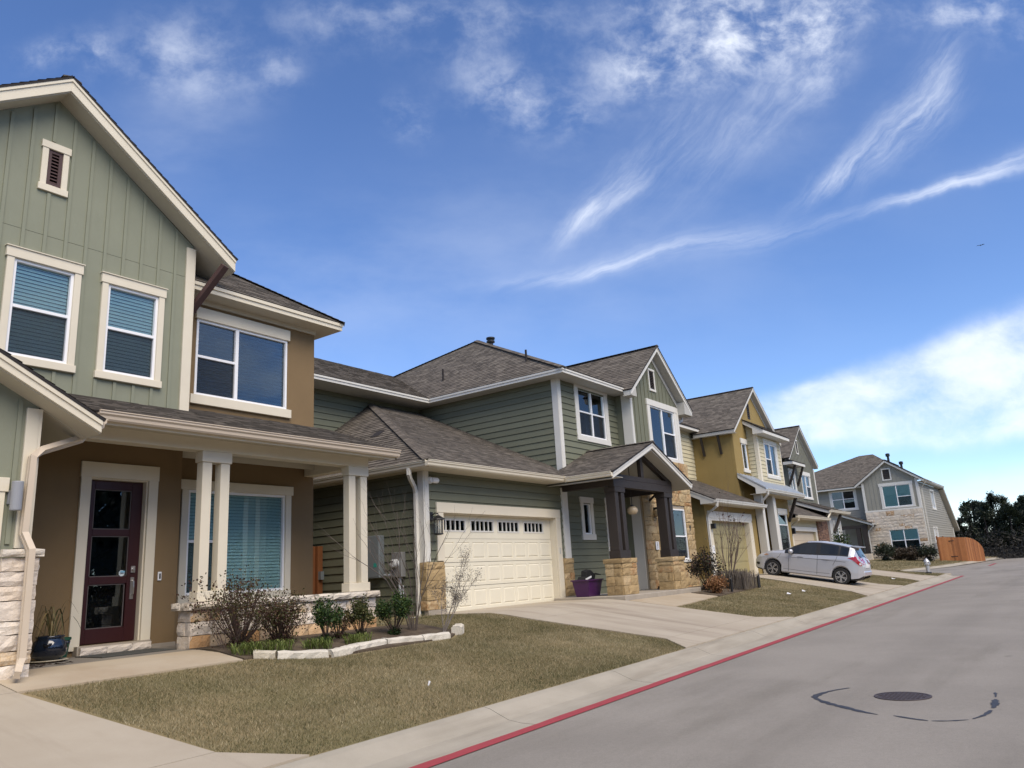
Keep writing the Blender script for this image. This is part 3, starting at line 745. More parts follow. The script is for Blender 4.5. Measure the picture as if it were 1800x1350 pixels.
def tar(pts, w):
    mb = MB(); L = []
    for i, (x, y) in enumerate(pts):
        x2, y2 = pts[min(i+1, len(pts)-1)]; x1, y1 = pts[max(i-1, 0)]; d = Vector((x2-x1, y2-y1, 0)).normalized(); k = w[i]*.62*(.5+.9*rr.random())
        L.append(((x-d.y*k, y+d.x*k), (x+d.y*k, y-d.x*k)))
    for (a, b), (c, d) in zip(L, L[1:]): mb.poly([(*a, zr(a[0])+.004), (*b, zr(b[0])+.004), (*d, zr(d[0])+.004), (*c, zr(c[0])+.004)])
    return mb.build('tar_seal', m_tar, fix=False)
def smooth_path(p, n=6):
    out = []
    for i in range(len(p)-1):
        a, b, c, d = p[max(i-1, 0)], p[i], p[i+1], p[min(i+2, len(p)-1)]
        for k in range(n):
            t = k/n; out.append(tuple(.5*((2*b[j])+(-a[j]+c[j])*t+(2*a[j]-5*b[j]+4*c[j]-d[j])*t*t+(-a[j]+3*b[j]-3*c[j]+d[j])*t**3) for j in (0, 1)))
    return out+[p[-1]]
for pts, w in (([(10.6, 2.66), (10.35, 2.80), (10.05, 2.88), (9.8, 2.86), (9.5, 2.64), (9.3, 2.42), (9.1, 2.2), (8.98, 2.02)], .045), ([(8.97, 1.87), (8.86, 1.68), (8.80, 1.53)], .028), ([(8.80, 1.5), (8.84, 1.36), (8.95, 1.2)], .022), ([(9.0, 1.17), (9.2, 1.10), (9.38, 1.07), (9.5, 1.06)], .034), ([(9.62, 1.05), (9.8, 1.05), (9.98, 1.06), (10.16, 1.07)], .045), ([(10.3, 1.08), (10.45, 1.09), (10.6, 1.11)], .02)):
    p = smooth_path(pts); o = tar(p, [w*(.5+.8*min(1, 4*min(i, len(p)-1-i)/len(p))) for i in range(len(p))]); o['kind'] = 'structure'

# ------------------------------------------------------------------ first house (sage gable, brown stucco, porch)
h1 = thing('house', 'sage green gabled house with brown stucco porch and white stone', 'house', (7, 13, .82))
FA, FB, FG = FY(12.0), FY(12.48), FY(10.1)
# upper gable wall
gA = [(2.36, 4.45), (7.24, 4.45), (7.24, 7.72), (4.80, 9.46), (2.36, 7.72)]
w1o, w2o, wvo = (4.38, 5.24, 5.11, 6.60), (5.77, 6.63, 5.10, 6.58), (4.70, 4.92, 7.93, 8.55)
hA = [hole(*w) for w in (w1o, w2o, wvo)]
gA_lo = [(2.36, 4.45), (7.24, 4.45), (7.24, 7.094), (2.36, 7.094)]; gA_hi = [(2.36, 7.10), (7.24, 7.10), (7.24, 7.72), (4.80, 9.46), (2.36, 7.72)]
wall(h1, FA, gA_lo, hA, sage, .14, 'wall_panel'); wall(h1, FA, gA_hi, hA, sage, .14, 'wall_panel')
big = [(w1o[0]-.13, w1o[1]+.13, 4.97, 6.76), (w2o[0]-.13, w2o[1]+.13, 4.97, 6.76), (wvo[0]-.12, wvo[1]+.12, 7.80, 8.70)]
battens(h1, FA, [(2.4, 4.5), (7.09, 4.5), (7.09, 7.75), (4.80, 9.40), (2.4, 7.72)], big, sage, .305, 4.765, .05)
T1 = dict(side=.10, head=.155, sill=.115, ear=.02, sear=.02)
window(h1, FA, *w1o, [(1, 5.87)], WM1, T1); window(h1, FA, *w2o, [(1, 5.85)], WM1, T1)
board(h1, FA, 7.10, 7.255, 4.45, 7.66, cream, .036); mb = MB(); mb.box(7.24, 7.275, 11.97, 12.14, 4.45, 7.66); mb.build('trim_board', cream, h1)
# louvred vent
def louvre(root, F, u0, u1, v0, v1, fm, tm, side=.09, head=.12, sill=.11, ear=.02, n=9, gap=.045):
    mb = MB(); fr = min(.055, (u1-u0)*.27)
    for a, b, c, d in ((u0, u1, v0, v0+fr), (u0, u1, v1-fr, v1), (u0, u0+fr, v0+fr, v1-fr), (u1-fr, u1, v0+fr, v1-fr)): fbox(mb, F, a, b, c, d, -.04, .012)
    lv = mb.build('vent', fm, root)
    h = (v1-v0-2*fr)/n
    for i in range(n):
        v = v0+fr+i*h; s = MB(); s.prism([F.p(u0+fr, v+.1*h, .008), F.p(u1-fr, v+.1*h, .008), F.p(u1-fr, v+h*.95, -.035), F.p(u0+fr, v+h*.95, -.035)], F.v*(h*.14)); s.build('louvre_blade', fm, lv)
    s = MB(); fbox(s, F, u0+.005, u1-.005, v0+.005, v1-.005, -.11, -.10); s.build('vent_backing', interior_dark, lv)
    if tm:
        for a, b, c, d, k, nm in ((u0-side-ear, u1+side+ear, v1, v1+head, .044, 'head_trim'), (u0-side-ear, u1+side+ear, v0-sill, v0, .044, 'sill'), (u0-side, u0, v0, v1, .032, 'side_trim'), (u1, u1+side, v0, v1, .032, 'side_trim')):
            s = MB(); fbox(s, F, a, b, c, d, .001, k); s.build(nm, tm, lv, bevel=.004)
    return lv
louvre(h1, FA, *wvo, brackwood, cream)
# gable roof over it
FAr = FY(11.65); ap, tr, tl = (4.80, 9.70), (7.86, 7.535), (1.74, 7.535)
for t in (tr, tl):
    rake(h1, FAr, ap, t, cream, .225, -.02, .025); soffit(h1, FA, (ap[0], ap[1]-.005), t, soff, .0, .345, .222)
    pts = [(4.80, 11.60, 9.735), (t[0]+(.03 if t is tr else -.03), 11.60, t[1]+.013), (t[0]+(.03 if t is tr else -.03), 19, t[1]+.013), (4.80, 19, 9.735)]
    rf = shingles(h1, pts, (0, 1, 0), RM)
ridge_cap(rf, (4.8, 11.62, 9.715), (4.8, 19, 9.715), RM)
mb = MB(); fprism(mb, FA, [(7.26, 7.735), (7.86, 7.31), (7.86, 7.295), (7.26, 7.72)], -6, -.001); mb.build('soffit', soff, h1)
# wooden brace under the rake
mb = MB(); mb.sweep([(7.60, 11.55, 7.33), (7.33, 12.22, 6.5)], [(-.055, -.06), (.055, -.06), (.055, .06), (-.055, .06)], (1, 0, 0)); mb.box(7.275, 7.38, 12.2, 12.48, 5.0, 6.52); mb.build('brace', brackwood, h1, bevel=.006)
# brown stucco upper and lower wall
w3o, w4o = (7.66, 9.70, 5.12, 6.57), (7.64, 9.70, 1.60, 3.40)
wall(h1, FB, [(6.9, 4.3), (10.41, 4.3), (10.41, 6.97), (6.9, 6.97)], [hole(*w3o)], brown, .14, 'stucco_wall')
wall(h1, FB, [(7.2, .84), (10.41, .84), (10.41, 4.295), (7.2, 4.295)], [hole(*w4o)], brown, .14, 'stucco_wall')
mb = MB(); mb.box(10.27, 10.405, 12.485, 20, .6, 6.97); mb.build('stucco_wall', brown, h1)
window(h1, FB, *w3o, [(.42, 5.86), (.58, None)], WM1d, dict(side=0, head=.22, sill=.17, ear=.04, sear=.09, cap=False), blind='open')
window(h1, FB, *w4o, [(.34, 2.51), (.66, None)], WM1, dict(side=.13, head=.17, sill=.15, ear=.04, sear=0, cap=False))
# eave and hip roof over the brown part
e0 = Vector((10.84, 12.04, 7.10)); s1 = .68
mb = MB(); mb.box(6.6, 10.82, 12.06, 12.085, 6.955, 7.095); mb.box(10.795, 10.82, 12.085, 20, 6.955, 7.095); mb.build('fascia_board', cream, h1)
mb = MB(); mb.box(6.6, 10.83, 12.035, 12.06, 7.04, 7.105); mb.build('drip_board', cream, h1)
mb = MB(); mb.box(6.6, 10.79, 12.086, 20, 6.955, 6.972); mb.build('soffit', soff, h1)
mb = MB(); mb.box(6.9, 10.43, 12.44, 12.478, 6.86, 6.954); mb.build('frieze_board', soff, h1)
rf = shingles(h1, [(6.3, 12.03, 7.11), (10.86, 12.03, 7.11), (7.86, 15.03, 9.15), (6.3, 15.03, 9.15)], (1, 0, 0), RM)
shingles(h1, [(10.86, 12.03, 7.11), (10.86, 18.03, 7.11), (7.86, 15.03, 9.15)], (0, 1, 0), RM)
ridge_cap(rf, (10.86, 12.03, 7.13), (7.86, 15.03, 9.17), RM)
# door wall under the gable
dO = (5.73, 6.645, .98, 3.43)
wall(h1, FA, [(4.15, .84), (7.22, .84), (7.22, 4.0), (4.15, 4.0)], [dO], brown, .14, 'stucco_wall')
for a in ((5.585, 5.73, .92, 3.43), (6.645, 6.80, .92, 3.43), (5.575, 6.81, 3.43, 3.665)): board(h1, FA, *a, cream, .04)
mb = MB(); mb.box(5.73, 5.755, 12.0, 12.14, .98, 3.43); mb.box(6.62, 6.645, 12.0, 12.14, .98, 3.43); mb.box(5.755, 6.62, 12.0, 12.14, 3.41, 3.43); mb.build('door_jamb', cream, h1)
m_door = mat('oxblood_door_paint', (.036, .010, .011), .35, .08, 3, .1, 60, (5, 5, .7))
FD = FY(12.09); L3 = [(5.86, 6.44, 2.66, 3.27), (5.86, 6.44, 1.95, 2.56), (5.86, 6.42, 1.20, 1.84)]
mb = MB(); D0, D1 = 5.76, 6.615
for a, b, c, d in ((D0, 5.86, .99, 3.405), (6.44, D1, .99, 3.405), (5.86, 6.44, 3.27, 3.405), (5.86, 6.44, 2.56, 2.66), (5.86, 6.44, 1.84, 1.95), (5.86, 6.44, .99, 1.20)): fbox(mb, FD, a, b, c, d, -.045, 0)
dr = mb.build('front_door', m_door, h1, bevel=.004)
m_fros = see_through('frosted_lite', (.045, .055, .06), .55)
for l in L3:
    mb = MB(); fbox(mb, FD, l[0], l[1], l[2], l[3], -.028, -.02); mb.build('door_lite', glass_dark, dr)
    mb = MB()
    for a, b, c, d in ((l[0], l[1], l[2], l[2]+.014), (l[0], l[1], l[3]-.014, l[3]), (l[0], l[0]+.014, l[2], l[3]), (l[1]-.014, l[1], l[2], l[3])): fbox(mb, FD, a, b, c, d, -.02, -.012)
    mb.build('lite_bead', mat('bead', (.10, .085, .08), .5), dr) if l is L3[0] else mb.build('lite_bead', bpy.data.materials['bead'], dr)
mb = MB(); mb.box(5.7, 6.7, 12.36, 12.38, .9, 3.5); mb.build('room_lining', room_m, dr)
m_ni = mat('satin_nickel', (.55, .53, .50), .3, .03, metal=.9)
mb = MB(); fbox(mb, FD, 6.49, 6.555, 2.00, 2.10, 0, .02); mb.lathe([(.022, -.02), (.022, -.045)], FD.p(6.522, 2.05, 0), 12, 'y'); mb.build('deadbolt', m_ni, dr)
mb = MB(); fbox(mb, FD, 6.495, 6.55, 1.60, 1.93, 0, .012); mb.tube([FD.p(6.522, 1.88, .012), FD.p(6.522, 1.87, .055), FD.p(6.522, 1.78, .062), FD.p(6.522, 1.68, .055), FD.p(6.522, 1.66, .012)], .011, n=8); mb.build('door_handle', m_ni, dr)
m_st1 = mat('sticker_white', (.60, .68, .70), .5, .01); m_st2 = mat('sticker_blue', (.20, .42, .58), .5, .01)
mb = MB(); c = FD.p(6.36, 1.995, -.012); mb.prism([c+Vector((.048*math.cos(R(22.5+45*i)), 0, .048*math.sin(R(22.5+45*i)))) for i in range(8)], (0, -.003, 0)); st = mb.build('window_sticker', m_st1, dr)
mb = MB(); fbox(mb, FD, 6.325, 6.395, 2.005, 2.03, .0155, .0165); mb.build('sticker_band', m_st2, dr)
mb = MB(); fbox(mb, FA, 6.885, 6.945, 1.86, 1.995, .001, .025); db = mb.build('doorbell', vinyl, h1, bevel=.006)
mb = MB(); fbox(mb, FA, 6.902, 6.928, 1.885, 1.97, .025, .028); mb.build('doorbell_face', black, db)
for a, b in ((5.68, 6.06), (6.06, 6.44), (6.44, 6.74)): stone_block(Frame((0, 11.86, 0), (1, 0, 0), (0, 0, 1), (0, -1, 0)), a, b, .846, .96, .07, .012, lime, h1, 'threshold_stone')
mb = MB(); mb.box(5.66, 6.76, 11.862, 12.14, .843, .978); mb.build('door_sill', foundation, h1)
mb = MB(); mb.box(6.82, 7.22, 11.95, 12.0, .843, .905); mb.build('wall_foot', foundation, h1)
# porch: beam, columns, roof
mb = MB(); mb.box(4.15, 10.42, 10.88, 11.12, 3.80, 4.08); mb.build('porch_beam', cream, h1, bevel=.006)
mb = MB(); mb.box(10.17, 10.42, 11.125, 12.475, 3.80, 4.08); mb.build('porch_beam', cream, h1, bevel=.006)
mb = MB(); mb.box(4.15, 10.16, 11.13, 12.47, 4.0, 4.02); mb.build('porch_ceiling', soff, h1)
def double_column(root, x0, y0, zb, zc0, zc1, m, w=.165, gap=.15, bt=.145, base=None):
    W2 = 2*w+gap; mb = MB(); mb.box(x0, x0+W2, y0, y0+w+.02, zc0, zc1); col = mb.build('column', m, root, bevel=.006)
    mb = MB(); mb.box(x0-.02, x0+W2+.02, y0-.025, y0+w+.045, zc1-.002, zc1+.15); mb.build('capital', m, col, bevel=.006)
    mb = MB(); mb.box(x0-.025, x0+W2+.025, y0-.03, y0+w+.05, zb, zc0+.002); mb.build('column_base', m, col, bevel=.006)
    return col
def column_pair(root, x0, x1, y0, d, w, zb, z0, z1, zt, m, ov=.022):
    mb = MB(); mb.box(x0-ov, x1+ov, y0-ov, y0+d+ov, z1, zt); col = mb.build('column', m, root, bevel=.006)
    mb = MB(); mb.box(x0-ov-.005, x1+ov+.005, y0-ov-.005, y0+d+ov, zb, z0); mb.build('column_base', m, col, bevel=.006)
    for a in (x0, x1-w): mb = MB(); mb.box(a, a+w, y0, y0+d, z0, z1); mb.build('shaft', m, col, bevel=.008)
    return col
column_pair(h1, 6.91, 7.395, 10.9, .165, .165, 1.50, 1.655, 3.625, 3.80, cream)
column_pair(h1, 9.94, 10.40, 10.9, .165, .165, 1.50, 1.655, 3.625, 3.80, cream)
mb = MB(); mb.box(4.9, 10.76, 10.46, 10.485, 3.93, 4.09); mb.build('fascia_board', cream, h1)
mb = MB(); mb.box(4.2, 10.76, 10.486, 10.88, 3.985, 4.0); mb.build('soffit', soff, h1)
mb = MB(); mb.prism([(10.76, 10.46, 4.085), (10.76, 10.46, 3.93), (10.76, 12.48, 4.5), (10.76, 12.48, 4.74)], (-.03, 0, 0)); mb.build('rake_board', cream, h1)
mb = MB(); mb.box(10.43, 10.72, 10.49, 12.47, 3.986, 4.0); mb.build('soffit', soff, h1)
gutter(h1, (5.0, 10.46, 4.09), (10.77, 10.46, 4.09), (0, -1, 0), tan_paint)
rf = shingles(h1, [(4.15, 10.40, 4.10), (10.80, 10.40, 4.10), (10.80, 12.47, 4.835), (4.15, 12.47, 4.835)], (1, 0, 0), RM)
downspout(h1, [(4.98, 10.40, 3.97), (4.90, 10.36, 3.80), (4.76, 10.28, 3.66), (4.2, 10.06, 3.42), (4.075, 9.985, 3.32), (4.055, 9.985, 2.42), (4.11, 9.885, 2.22), (4.115, 9.885, 1.02), (4.09, 9.86, .93), (4.02, 9.72, .86)], (1, 0, 0), tan_paint, .085, .07)
# porch wall of split stone
FW = FY(10.87); CW1 = [.74, 1.02, 1.215, 1.38]
wall(h1, FW, [(6.80, .70), (10.50, .70), (10.50, 1.38), (6.80, 1.38)], [], mortar_l, .28, 'porch_wall')
stones(h1, FW, 6.76, 10.52, 1.02, 1.38, lime, ls=(.3, .62), dep=.06, amp=.022, courses=CW1[1:], seed=4)
stones(h1, FW, 6.76, 10.52, .74, 1.02, limeo, ls=(.3, .62), dep=.06, amp=.022, courses=CW1[:2], seed=14)
stones(h1, FX(6.80), -11.15, -10.82, .74, 1.38, lime, ls=(.18, .3), dep=.05, amp=.02, courses=CW1, seed=5)
stones(h1, FY(10.86), 6.66, 10.56, 1.385, 1.50, limew, ls=(.35, .7), dep=.12, amp=.018, courses=[1.385, 1.50], seed=6)
stones(h1, FX(6.74), -11.2, -10.74, 1.385, 1.50, limew, ls=(.2, .3), dep=.08, amp=.014, courses=[1.385, 1.50], seed=8)
mb = MB(); mb.box(6.70, 10.55, 10.80, 11.18, 1.384, 1.492); mb.build('wall_cap', mortar_l, h1)
# front garage wing at the left
hG = [(-1.25, 3.72, .8, 2.90)]
wall(h1, FG, [(-2.2, .70), (4.14, .70), (4.14, 3.96), (1.0, 5.63), (-2.2, 3.96)], hG, sage, .14, 'wall_panel')
battens(h1, FG, [(-2.2, 2.3), (4.0, 2.3), (4.0, 3.98), (1.0, 5.6), (-2.2, 3.98)], [(-1.4, 3.86, .8, 3.07)], sage, .305, 3.93-.305, .05)
mb = MB(); mb.box(4.0, 4.138, 10.105, 16, .7, 4.0); mb.build('wall_panel', sage, h1)
board(h1, FG, 4.0, 4.145, 2.25, 3.93, cream, .04); mb = MB(); mb.box(4.14, 4.175, 10.06, 10.22, 2.25, 3.93); mb.build('trim_board', cream, h1)
board(h1, FG, -1.4, 3.88, 2.90, 3.065, cream, .05); board(h1, FG, 3.72, 3.85, .85, 2.90, cream, .038)
mb = MB(); fbox(mb, FG, -1.25, 3.72, .84, 2.9, -.14, -.09); mb.build('garage_door', garage_paint, h1)
FGr = FY(9.75); ap, tr, tl = (1.0, 5.79), (4.74, 3.80), (-2.74, 3.80)
for t in (tr, tl):
    rake(h1, FGr, ap, t, cream, .15, -.02, .025); soffit(h1, FG, (ap[0], ap[1]-.005), t, soff, .0, .345, .147)
    k = .03 if t is tr else -.03
    rf = shingles(h1, [(1.0, 9.70, 5.83), (t[0]+k, 9.70, t[1]+.02), (t[0]+k, 13, t[1]+.02), (1.0, 13, 5.83)], (0, 1, 0), RM)
mb = MB(); fprism(mb, FG, [(4.18, 3.945), (4.74, 3.648), (4.74, 3.633), (4.18, 3.93)], -2.0, -.001); mb.build('soffit', soff, h1)
gutter(h1, (4.72, 9.80, 3.84), (4.72, 10.42, 3.84), (1, 0, 0), tan_paint)
CG = [.78, .95, 1.10, 1.28, 1.43, 1.655, 1.82, 1.98, 2.14]
wall(h1, FY(10.04), [(3.86, .6), (4.24, .6), (4.24, 2.14), (3.86, 2.14)], [], mortar_l, .1, 'mortar')
stones(h1, FY(10.04), 3.86, 4.26, .78, 2.14, lime, ls=(.18, .42), dep=.05, amp=.022, courses=CG, seed=11)
stones(h1, FY(10.02), 3.84, 4.30, 2.145, 2.24, limew, ls=(.25, .4), dep=.07, amp=.014, courses=[2.145, 2.24], seed=12)
Fr = Frame((4.24, 0, 0), (0, 1, 0), (0, 0, 1), (1, 0, 0)); stones(h1, Fr, 10.04, 10.6, .78, 2.14, lime, ls=(.2, .4), dep=.04, amp=.02, courses=CG, seed=13)
# wall light: grey up-and-down cylinder
m_gry = mat('grey_light_housing', (.26, .27, .29), .45, .02)
mb = MB(); fbox(mb, FG, 3.885, 3.985, 2.76, 2.92, .001, .03); mb.lathe([(.058, 2.675), (.062, 2.685), (.062, 3.005), (.058, 3.015)], (3.935, 9.965, 0), 20); mb.build('wall_light', m_gry, h1, bevel=0)
# the body behind
mb = MB(); mb.box(2.4, 7.2, 12.62, 20, .6, 7.6); mb.box(7.2, 10.26, 12.95, 20, .6, 6.9); mb.build('house_core', room_m, h1)
mb = MB(); mb.box(4.16, 10.24, 12.15, 12.19, 3.9, 4.4); mb.build('ceiling_edge', soff, h1)

# ------------------------------------------------------------------ second house (olive siding, cream garage, dark timber porch)
h2 = thing('house', 'olive sided house with cream garage door and dark timber porch', 'house', (20, 14, .86))
G2 = FY(12.1); SL = FX(13.306)
# garage front
gd = (13.93, 18.81, .80, 3.16)
siding(h2, G2, [(13.31, .80), (19.5, .80), (19.5, 4.12), (13.31, 4.12)], [gd], olive, .193, 3.445-.193*14)
siding(h2, SL, [(-17.8, .75), (-12.1, .75), (-12.1, 4.12), (-17.8, 4.12)], [], olive, .193, 3.445-.193*14)
board(h2, G2, 13.30, 13.44, 2.04, 4.12, white_trim, .055); mb = MB(); mb.box(13.262, 13.30, 12.06, 12.24, 1.0, 4.12); mb.build('trim_board', white_trim, h2)
board(h2, G2, 13.69, 19.05, 3.16, 3.40, cream, .065, bevel=.005); board(h2, G2, 13.69, 13.93, 2.05, 3.16, cream, .055); board(h2, G2, 18.81, 19.05, .87, 3.16, cream, .055)
mb = MB(); mb.box(18.79, 18.81, 12.10, 12.27, .87, 3.16); mb.box(13.93, 13.95, 12.10, 12.27, .87, 3.16); mb.box(13.95, 18.79, 12.10, 12.27, 3.14, 3.16); mb.build('door_jamb', cream, h2)
board(h2, G2, 19.22, 19.52, 2.02, 4.05, white_trim, .065)
# sectional door: four sections, each raised panel built
GDf = FY(12.255); gdo = bpy.data.objects.new('garage_door', None); COL.objects.link(gdo); gdo.parent = h2; ORG[gdo.name] = ORG[h2.name]
SEC = [.87, 1.445, 2.01, 2.575, 3.135]; X0, X1 = 13.955, 18.785
def raised(mb, F, u0, u1, v0, v1, d=.012, e=.03):
    """recessed groove round a raised field"""
    g = .014
    o = [(u0, v0), (u1, v0), (u1, v1), (u0, v1)]; i1 = [(u0+g, v0+g), (u1-g, v0+g), (u1-g, v1-g), (u0+g, v1-g)]; i2 = [(u0+g+e, v0+g+e), (u1-g-e, v0+g+e), (u1-g-e, v1-g-e), (u0+g+e, v1-g-e)]
    for k in range(4):
        a, b = k, (k+1) % 4
        mb.poly([F.p(*o[a], 0), F.p(*o[b], 0), F.p(*i1[b], -d), F.p(*i1[a], -d)]); mb.poly([F.p(*i1[a], -d), F.p(*i1[b], -d), F.p(*i2[b], .004), F.p(*i2[a], .004)])
    mb.poly([F.p(*q, .004) for q in i2])
def flat_with_holes(mb, F, u0, u1, v0, v1, hs):
    for c in cells([(u0, v0), (u1, v0), (u1, v1), (u0, v1)], hs, sorted(set([v0, v1]+[h[k] for h in hs for k in (2, 3)]))): mb.poly([F.p(a, b, 0) for a, b in c])
for s in range(3):
    v0, v1 = SEC[s]+.0015, SEC[s+1]-.0015; mb = MB(); pw = (X1-X0)/8; hs = []
    for k in range(8):
        h = (X0+k*pw+.055, X0+(k+1)*pw-.055, v0+.085, v1-.085); hs.append(h); raised(mb, GDf, *h)
    flat_with_holes(mb, GDf, X0, X1, v0, v1, hs)
    mb.prism([GDf.p(X0, v1, 0), GDf.p(X1, v1, 0), GDf.p(X1, v1, -.04), GDf.p(X0, v1, -.04)], (0, 0, -.004)); mb.prism([GDf.p(X0, v0, 0), GDf.p(X1, v0, 0), GDf.p(X1, v0, -.04), GDf.p(X0, v0, -.04)], (0, 0, .004))
    mb.build('door_section', garage_paint, gdo)
v0, v1 = SEC[3]+.0015, SEC[4]; WN = [(14.06, 14.94), (15.20, 16.08), (16.33, 17.22), (17.50, 18.40)]; hs = [(a-.045, b+.045, 2.74, 3.045) for a, b in WN]
mb = MB(); flat_with_holes(mb, GDf, X0, X1, v0, v1, hs)
mb.build('door_section', garage_paint, gdo)
for a, b in WN:
    mb = MB()
    for u0, u1, c, d in ((a-.045, b+.045, 2.74, 2.775), (a-.045, b+.045, 3.01, 3.045), (a-.045, a, 2.775, 3.01), (b, b+.045, 2.775, 3.01)): fbox(mb, GDf, u0, u1, c, d, -.02, .012)
    pw = (b-a)/5
    for k in range(1, 5): fbox(mb, GDf, a+k*pw-.016, a+k*pw+.016, 2.775, 3.01, -.018, .010)
    mb.build('door_window', white_trim, gdo)
    for k in range(5): mb = MB(); fbox(mb, GDf, a+k*pw+.017, a+(k+1)*pw-.017, 2.776, 3.009, -.016, -.012); mb.build('door_pane', glass_dark, gdo)
mb = MB(); mb.box(X0, X1, 12.42, 12.44, .8, 3.2); mb.build('room_lining', interior_dark, gdo)
mb = MB(); mb.box(X0, X1, 12.26, 12.30, .845, .872); mb.build('door_seal', black, gdo)
m_kp = mat('keypad_grey', (.45, .44, .40), .5, .03)
mb = MB(); mb.box(18.795, 18.811, 12.115, 12.185, 2.02, 2.26) if False else fbox(mb, G2, 18.90, 18.965, 2.16, 2.33, .04, .062); kp = mb.build('keypad', m_kp, h2, bevel=.004)
# stone pillars beside the door
CP = [.98, 1.19, 1.44, 1.62, 1.87, 2.03]
for u0, u1, sd_ in ((13.24, 13.885, 4), (19.055, 19.56, 7)):
    stones(h2, FY(12.05), u0, u1, .98, 2.03, tanst, ls=(.26, .7), dep=.05, amp=.02, courses=CP, seed=sd_, mort=mortar)
    mb = MB(); mb.box(u0+.02, u1-.01, 12.0, 12.12, .6, .978); mb.build('foundation', foundation, h2)
stones(h2, FX(13.25), -12.2, -12.0, .98, 2.03, tanst, ls=(.2, .3), dep=.03, amp=.015, courses=CP, seed=5)
mb = MB(); mb.box(13.27, 13.31, 12.1, 18, .5, .78); mb.build('foundation', foundation, h2)
# garage roof and eaves
eg, egx = 11.515, 12.874; zg = 4.237
mb = MB(); mb.box(egx, 18.5, eg+.001, eg+.026, 4.10, 4.232); mb.box(egx, egx+.026, eg+.027, 17.8, 4.10, 4.232); mb.build('fascia_board', white_gut, h2)
mb = MB(); mb.box(egx+.03, 19.2, eg+.03, 12.09, 4.105, 4.12); mb.box(egx+.03, 13.30, 12.091, 17.8, 4.105, 4.12); mb.build('soffit', soff, h2)
gutter(h2, (egx-.13, eg, zg), (18.5, eg, zg), (0, -1, 0), cream); gutter(h2, (egx, eg-.001, zg), (egx, 17.7, zg), (-1, 0, 0), cream)
sf, sl = .4765, .69
zf = lambda x, y: zg+.012+sf*(y-eg+.05)
rf = shingles(h2, [(egx-.05, eg-.05, zf(0, eg-.05)), (18.48, eg-.05, zf(0, eg-.05)), (19.29, 12.19, zf(0, 12.19)), (19.6, 12.55, zf(0, 12.55)), (19.6, 17.86, zf(0, 17.86)), (17.25, 17.86, zf(0, 17.86))], (1, 0, 0), RM)
shingles(h2, [(egx-.05, eg-.05, zf(0, eg-.05)), (17.25, 17.86, zf(0, 17.86)), (egx-.05, 17.86, zf(0, eg-.05))], (0, 1, 0), RM)
ridge_cap(rf, (egx-.05, eg-.05, zf(0, eg-.05)+.02), (17.25, 17.86, zf(0, 17.86)+.02), RM)
mb = MB(); mb.prism([(14.7, 14.9, 5.42), (14.95, 14.9, 5.60), (14.95, 15.2, 5.60), (14.7, 15.2, 5.42)], (-.07, 0, .10)); mb.build('roof_vent', deck, h2)
downspout(h2, [(12.82, 12.08, 4.13), (12.82, 12.08, 3.99), (12.90, 12.12, 3.90), (13.16, 12.24, 3.74), (13.22, 12.26, 3.62), (13.22, 12.26, 1.0), (13.2, 12.24, .9), (12.98, 12.1, .80)], (0, 1, 0), white_gut, .085, .07)
mb = MB(); mb.prism([(12.75, 11.5, .80), (13.02, 11.5, .80), (13.02, 12.1, .82), (12.75, 12.1, .82)], (0, 0, .05)); mb.build('splash_block', white_gut, h2)
# upper storey side wall and rear wing wall
siding(h2, FX(19.6), [(-17.86, 4.3), (-12.19, 4.3), (-12.19, 7.46), (-17.86, 7.46)], [], olive, .193, 3.445)
siding(h2, FY(17.86), [(9.5, 4.0), (19.6, 4.0), (19.6, 7.468), (9.5, 7.468)], [], olive, .193, 3.445)
U2 = FY(12.19); wu = (20.80, 22.50, 5.82, 7.37)
siding(h2, U2, [(19.6, 4.5), (23.34, 4.5), (23.34, 7.46), (19.6, 7.46)], [wu], olive, .193, 3.445)
board(h2, U2, 19.58, 19.74, 4.56, 7.455, white_trim, .055); mb = MB(); mb.box(19.56, 19.595, 12.15, 12.36, 4.60, 7.455); mb.build('trim_board', white_trim, h2)
window(h2, U2, *wu, [(1, 6.61), (1, 6.61)], WM2, dict(side=.22, head=.08, sill=.17, ear=0, sear=0, cap=False), blind='slats')
# upper eave
ex, ey, ez = 19.08, 11.61, 7.60
mb = MB(); mb.box(ex, 23.35, ey, ey+.026, ez-.14, ez-.004); mb.box(ex, ex+.026, ey+.027, 17.0, ez-.14, ez-.004); mb.box(9.5, ex, 16.98, 17.0, ez-.14, ez-.004); mb.build('fascia_board', white_trim, h2)
mb = MB(); mb.box(ex-.02, 23.35, ey-.022, ey-.001, ez-.06, ez); mb.box(ex-.022, ex-.001, ey, 17.0, ez-.06, ez); mb.box(9.5, ex-.023, 16.955, 16.978, ez-.06, ez); mb.build('drip_board', white_trim, h2)
mb = MB(); mb.box(ex+.03, 23.3, ey+.03, 12.185, ez-.145, ez-.13); mb.box(ex+.03, 19.59, 12.186, 17.86, ez-.145, ez-.13); mb.box(9.5, ex+.028, 17.01, 17.85, ez-.145, ez-.13); mb.build('soffit', soff2, h2)
A_, B_, C_ = (22.93, 17.8, 10.68), (21.6, 21.04, 9.63), (ex, 16.98, ez)
rf = shingles(h2, [(ex-.02, ey-.03, ez+.005), (23.4, ey-.03, ez+.005), (23.4, 17.8, 10.68), A_], (1, 0, 0), RM)
shingles(h2, [(23.4, 12.9, ez+.005+.497*1.32), (29.5, 12.9, ez+.005+.497*1.32), (29.5, 17.8, 10.68), (23.4, 17.8, 10.68)], (1, 0, 0), RM)
shingles(h2, [(ex-.02, ey-.03, ez+.005), A_, B_, (ex-.02, 16.98, ez+.005)], (0, 1, 0), RM)
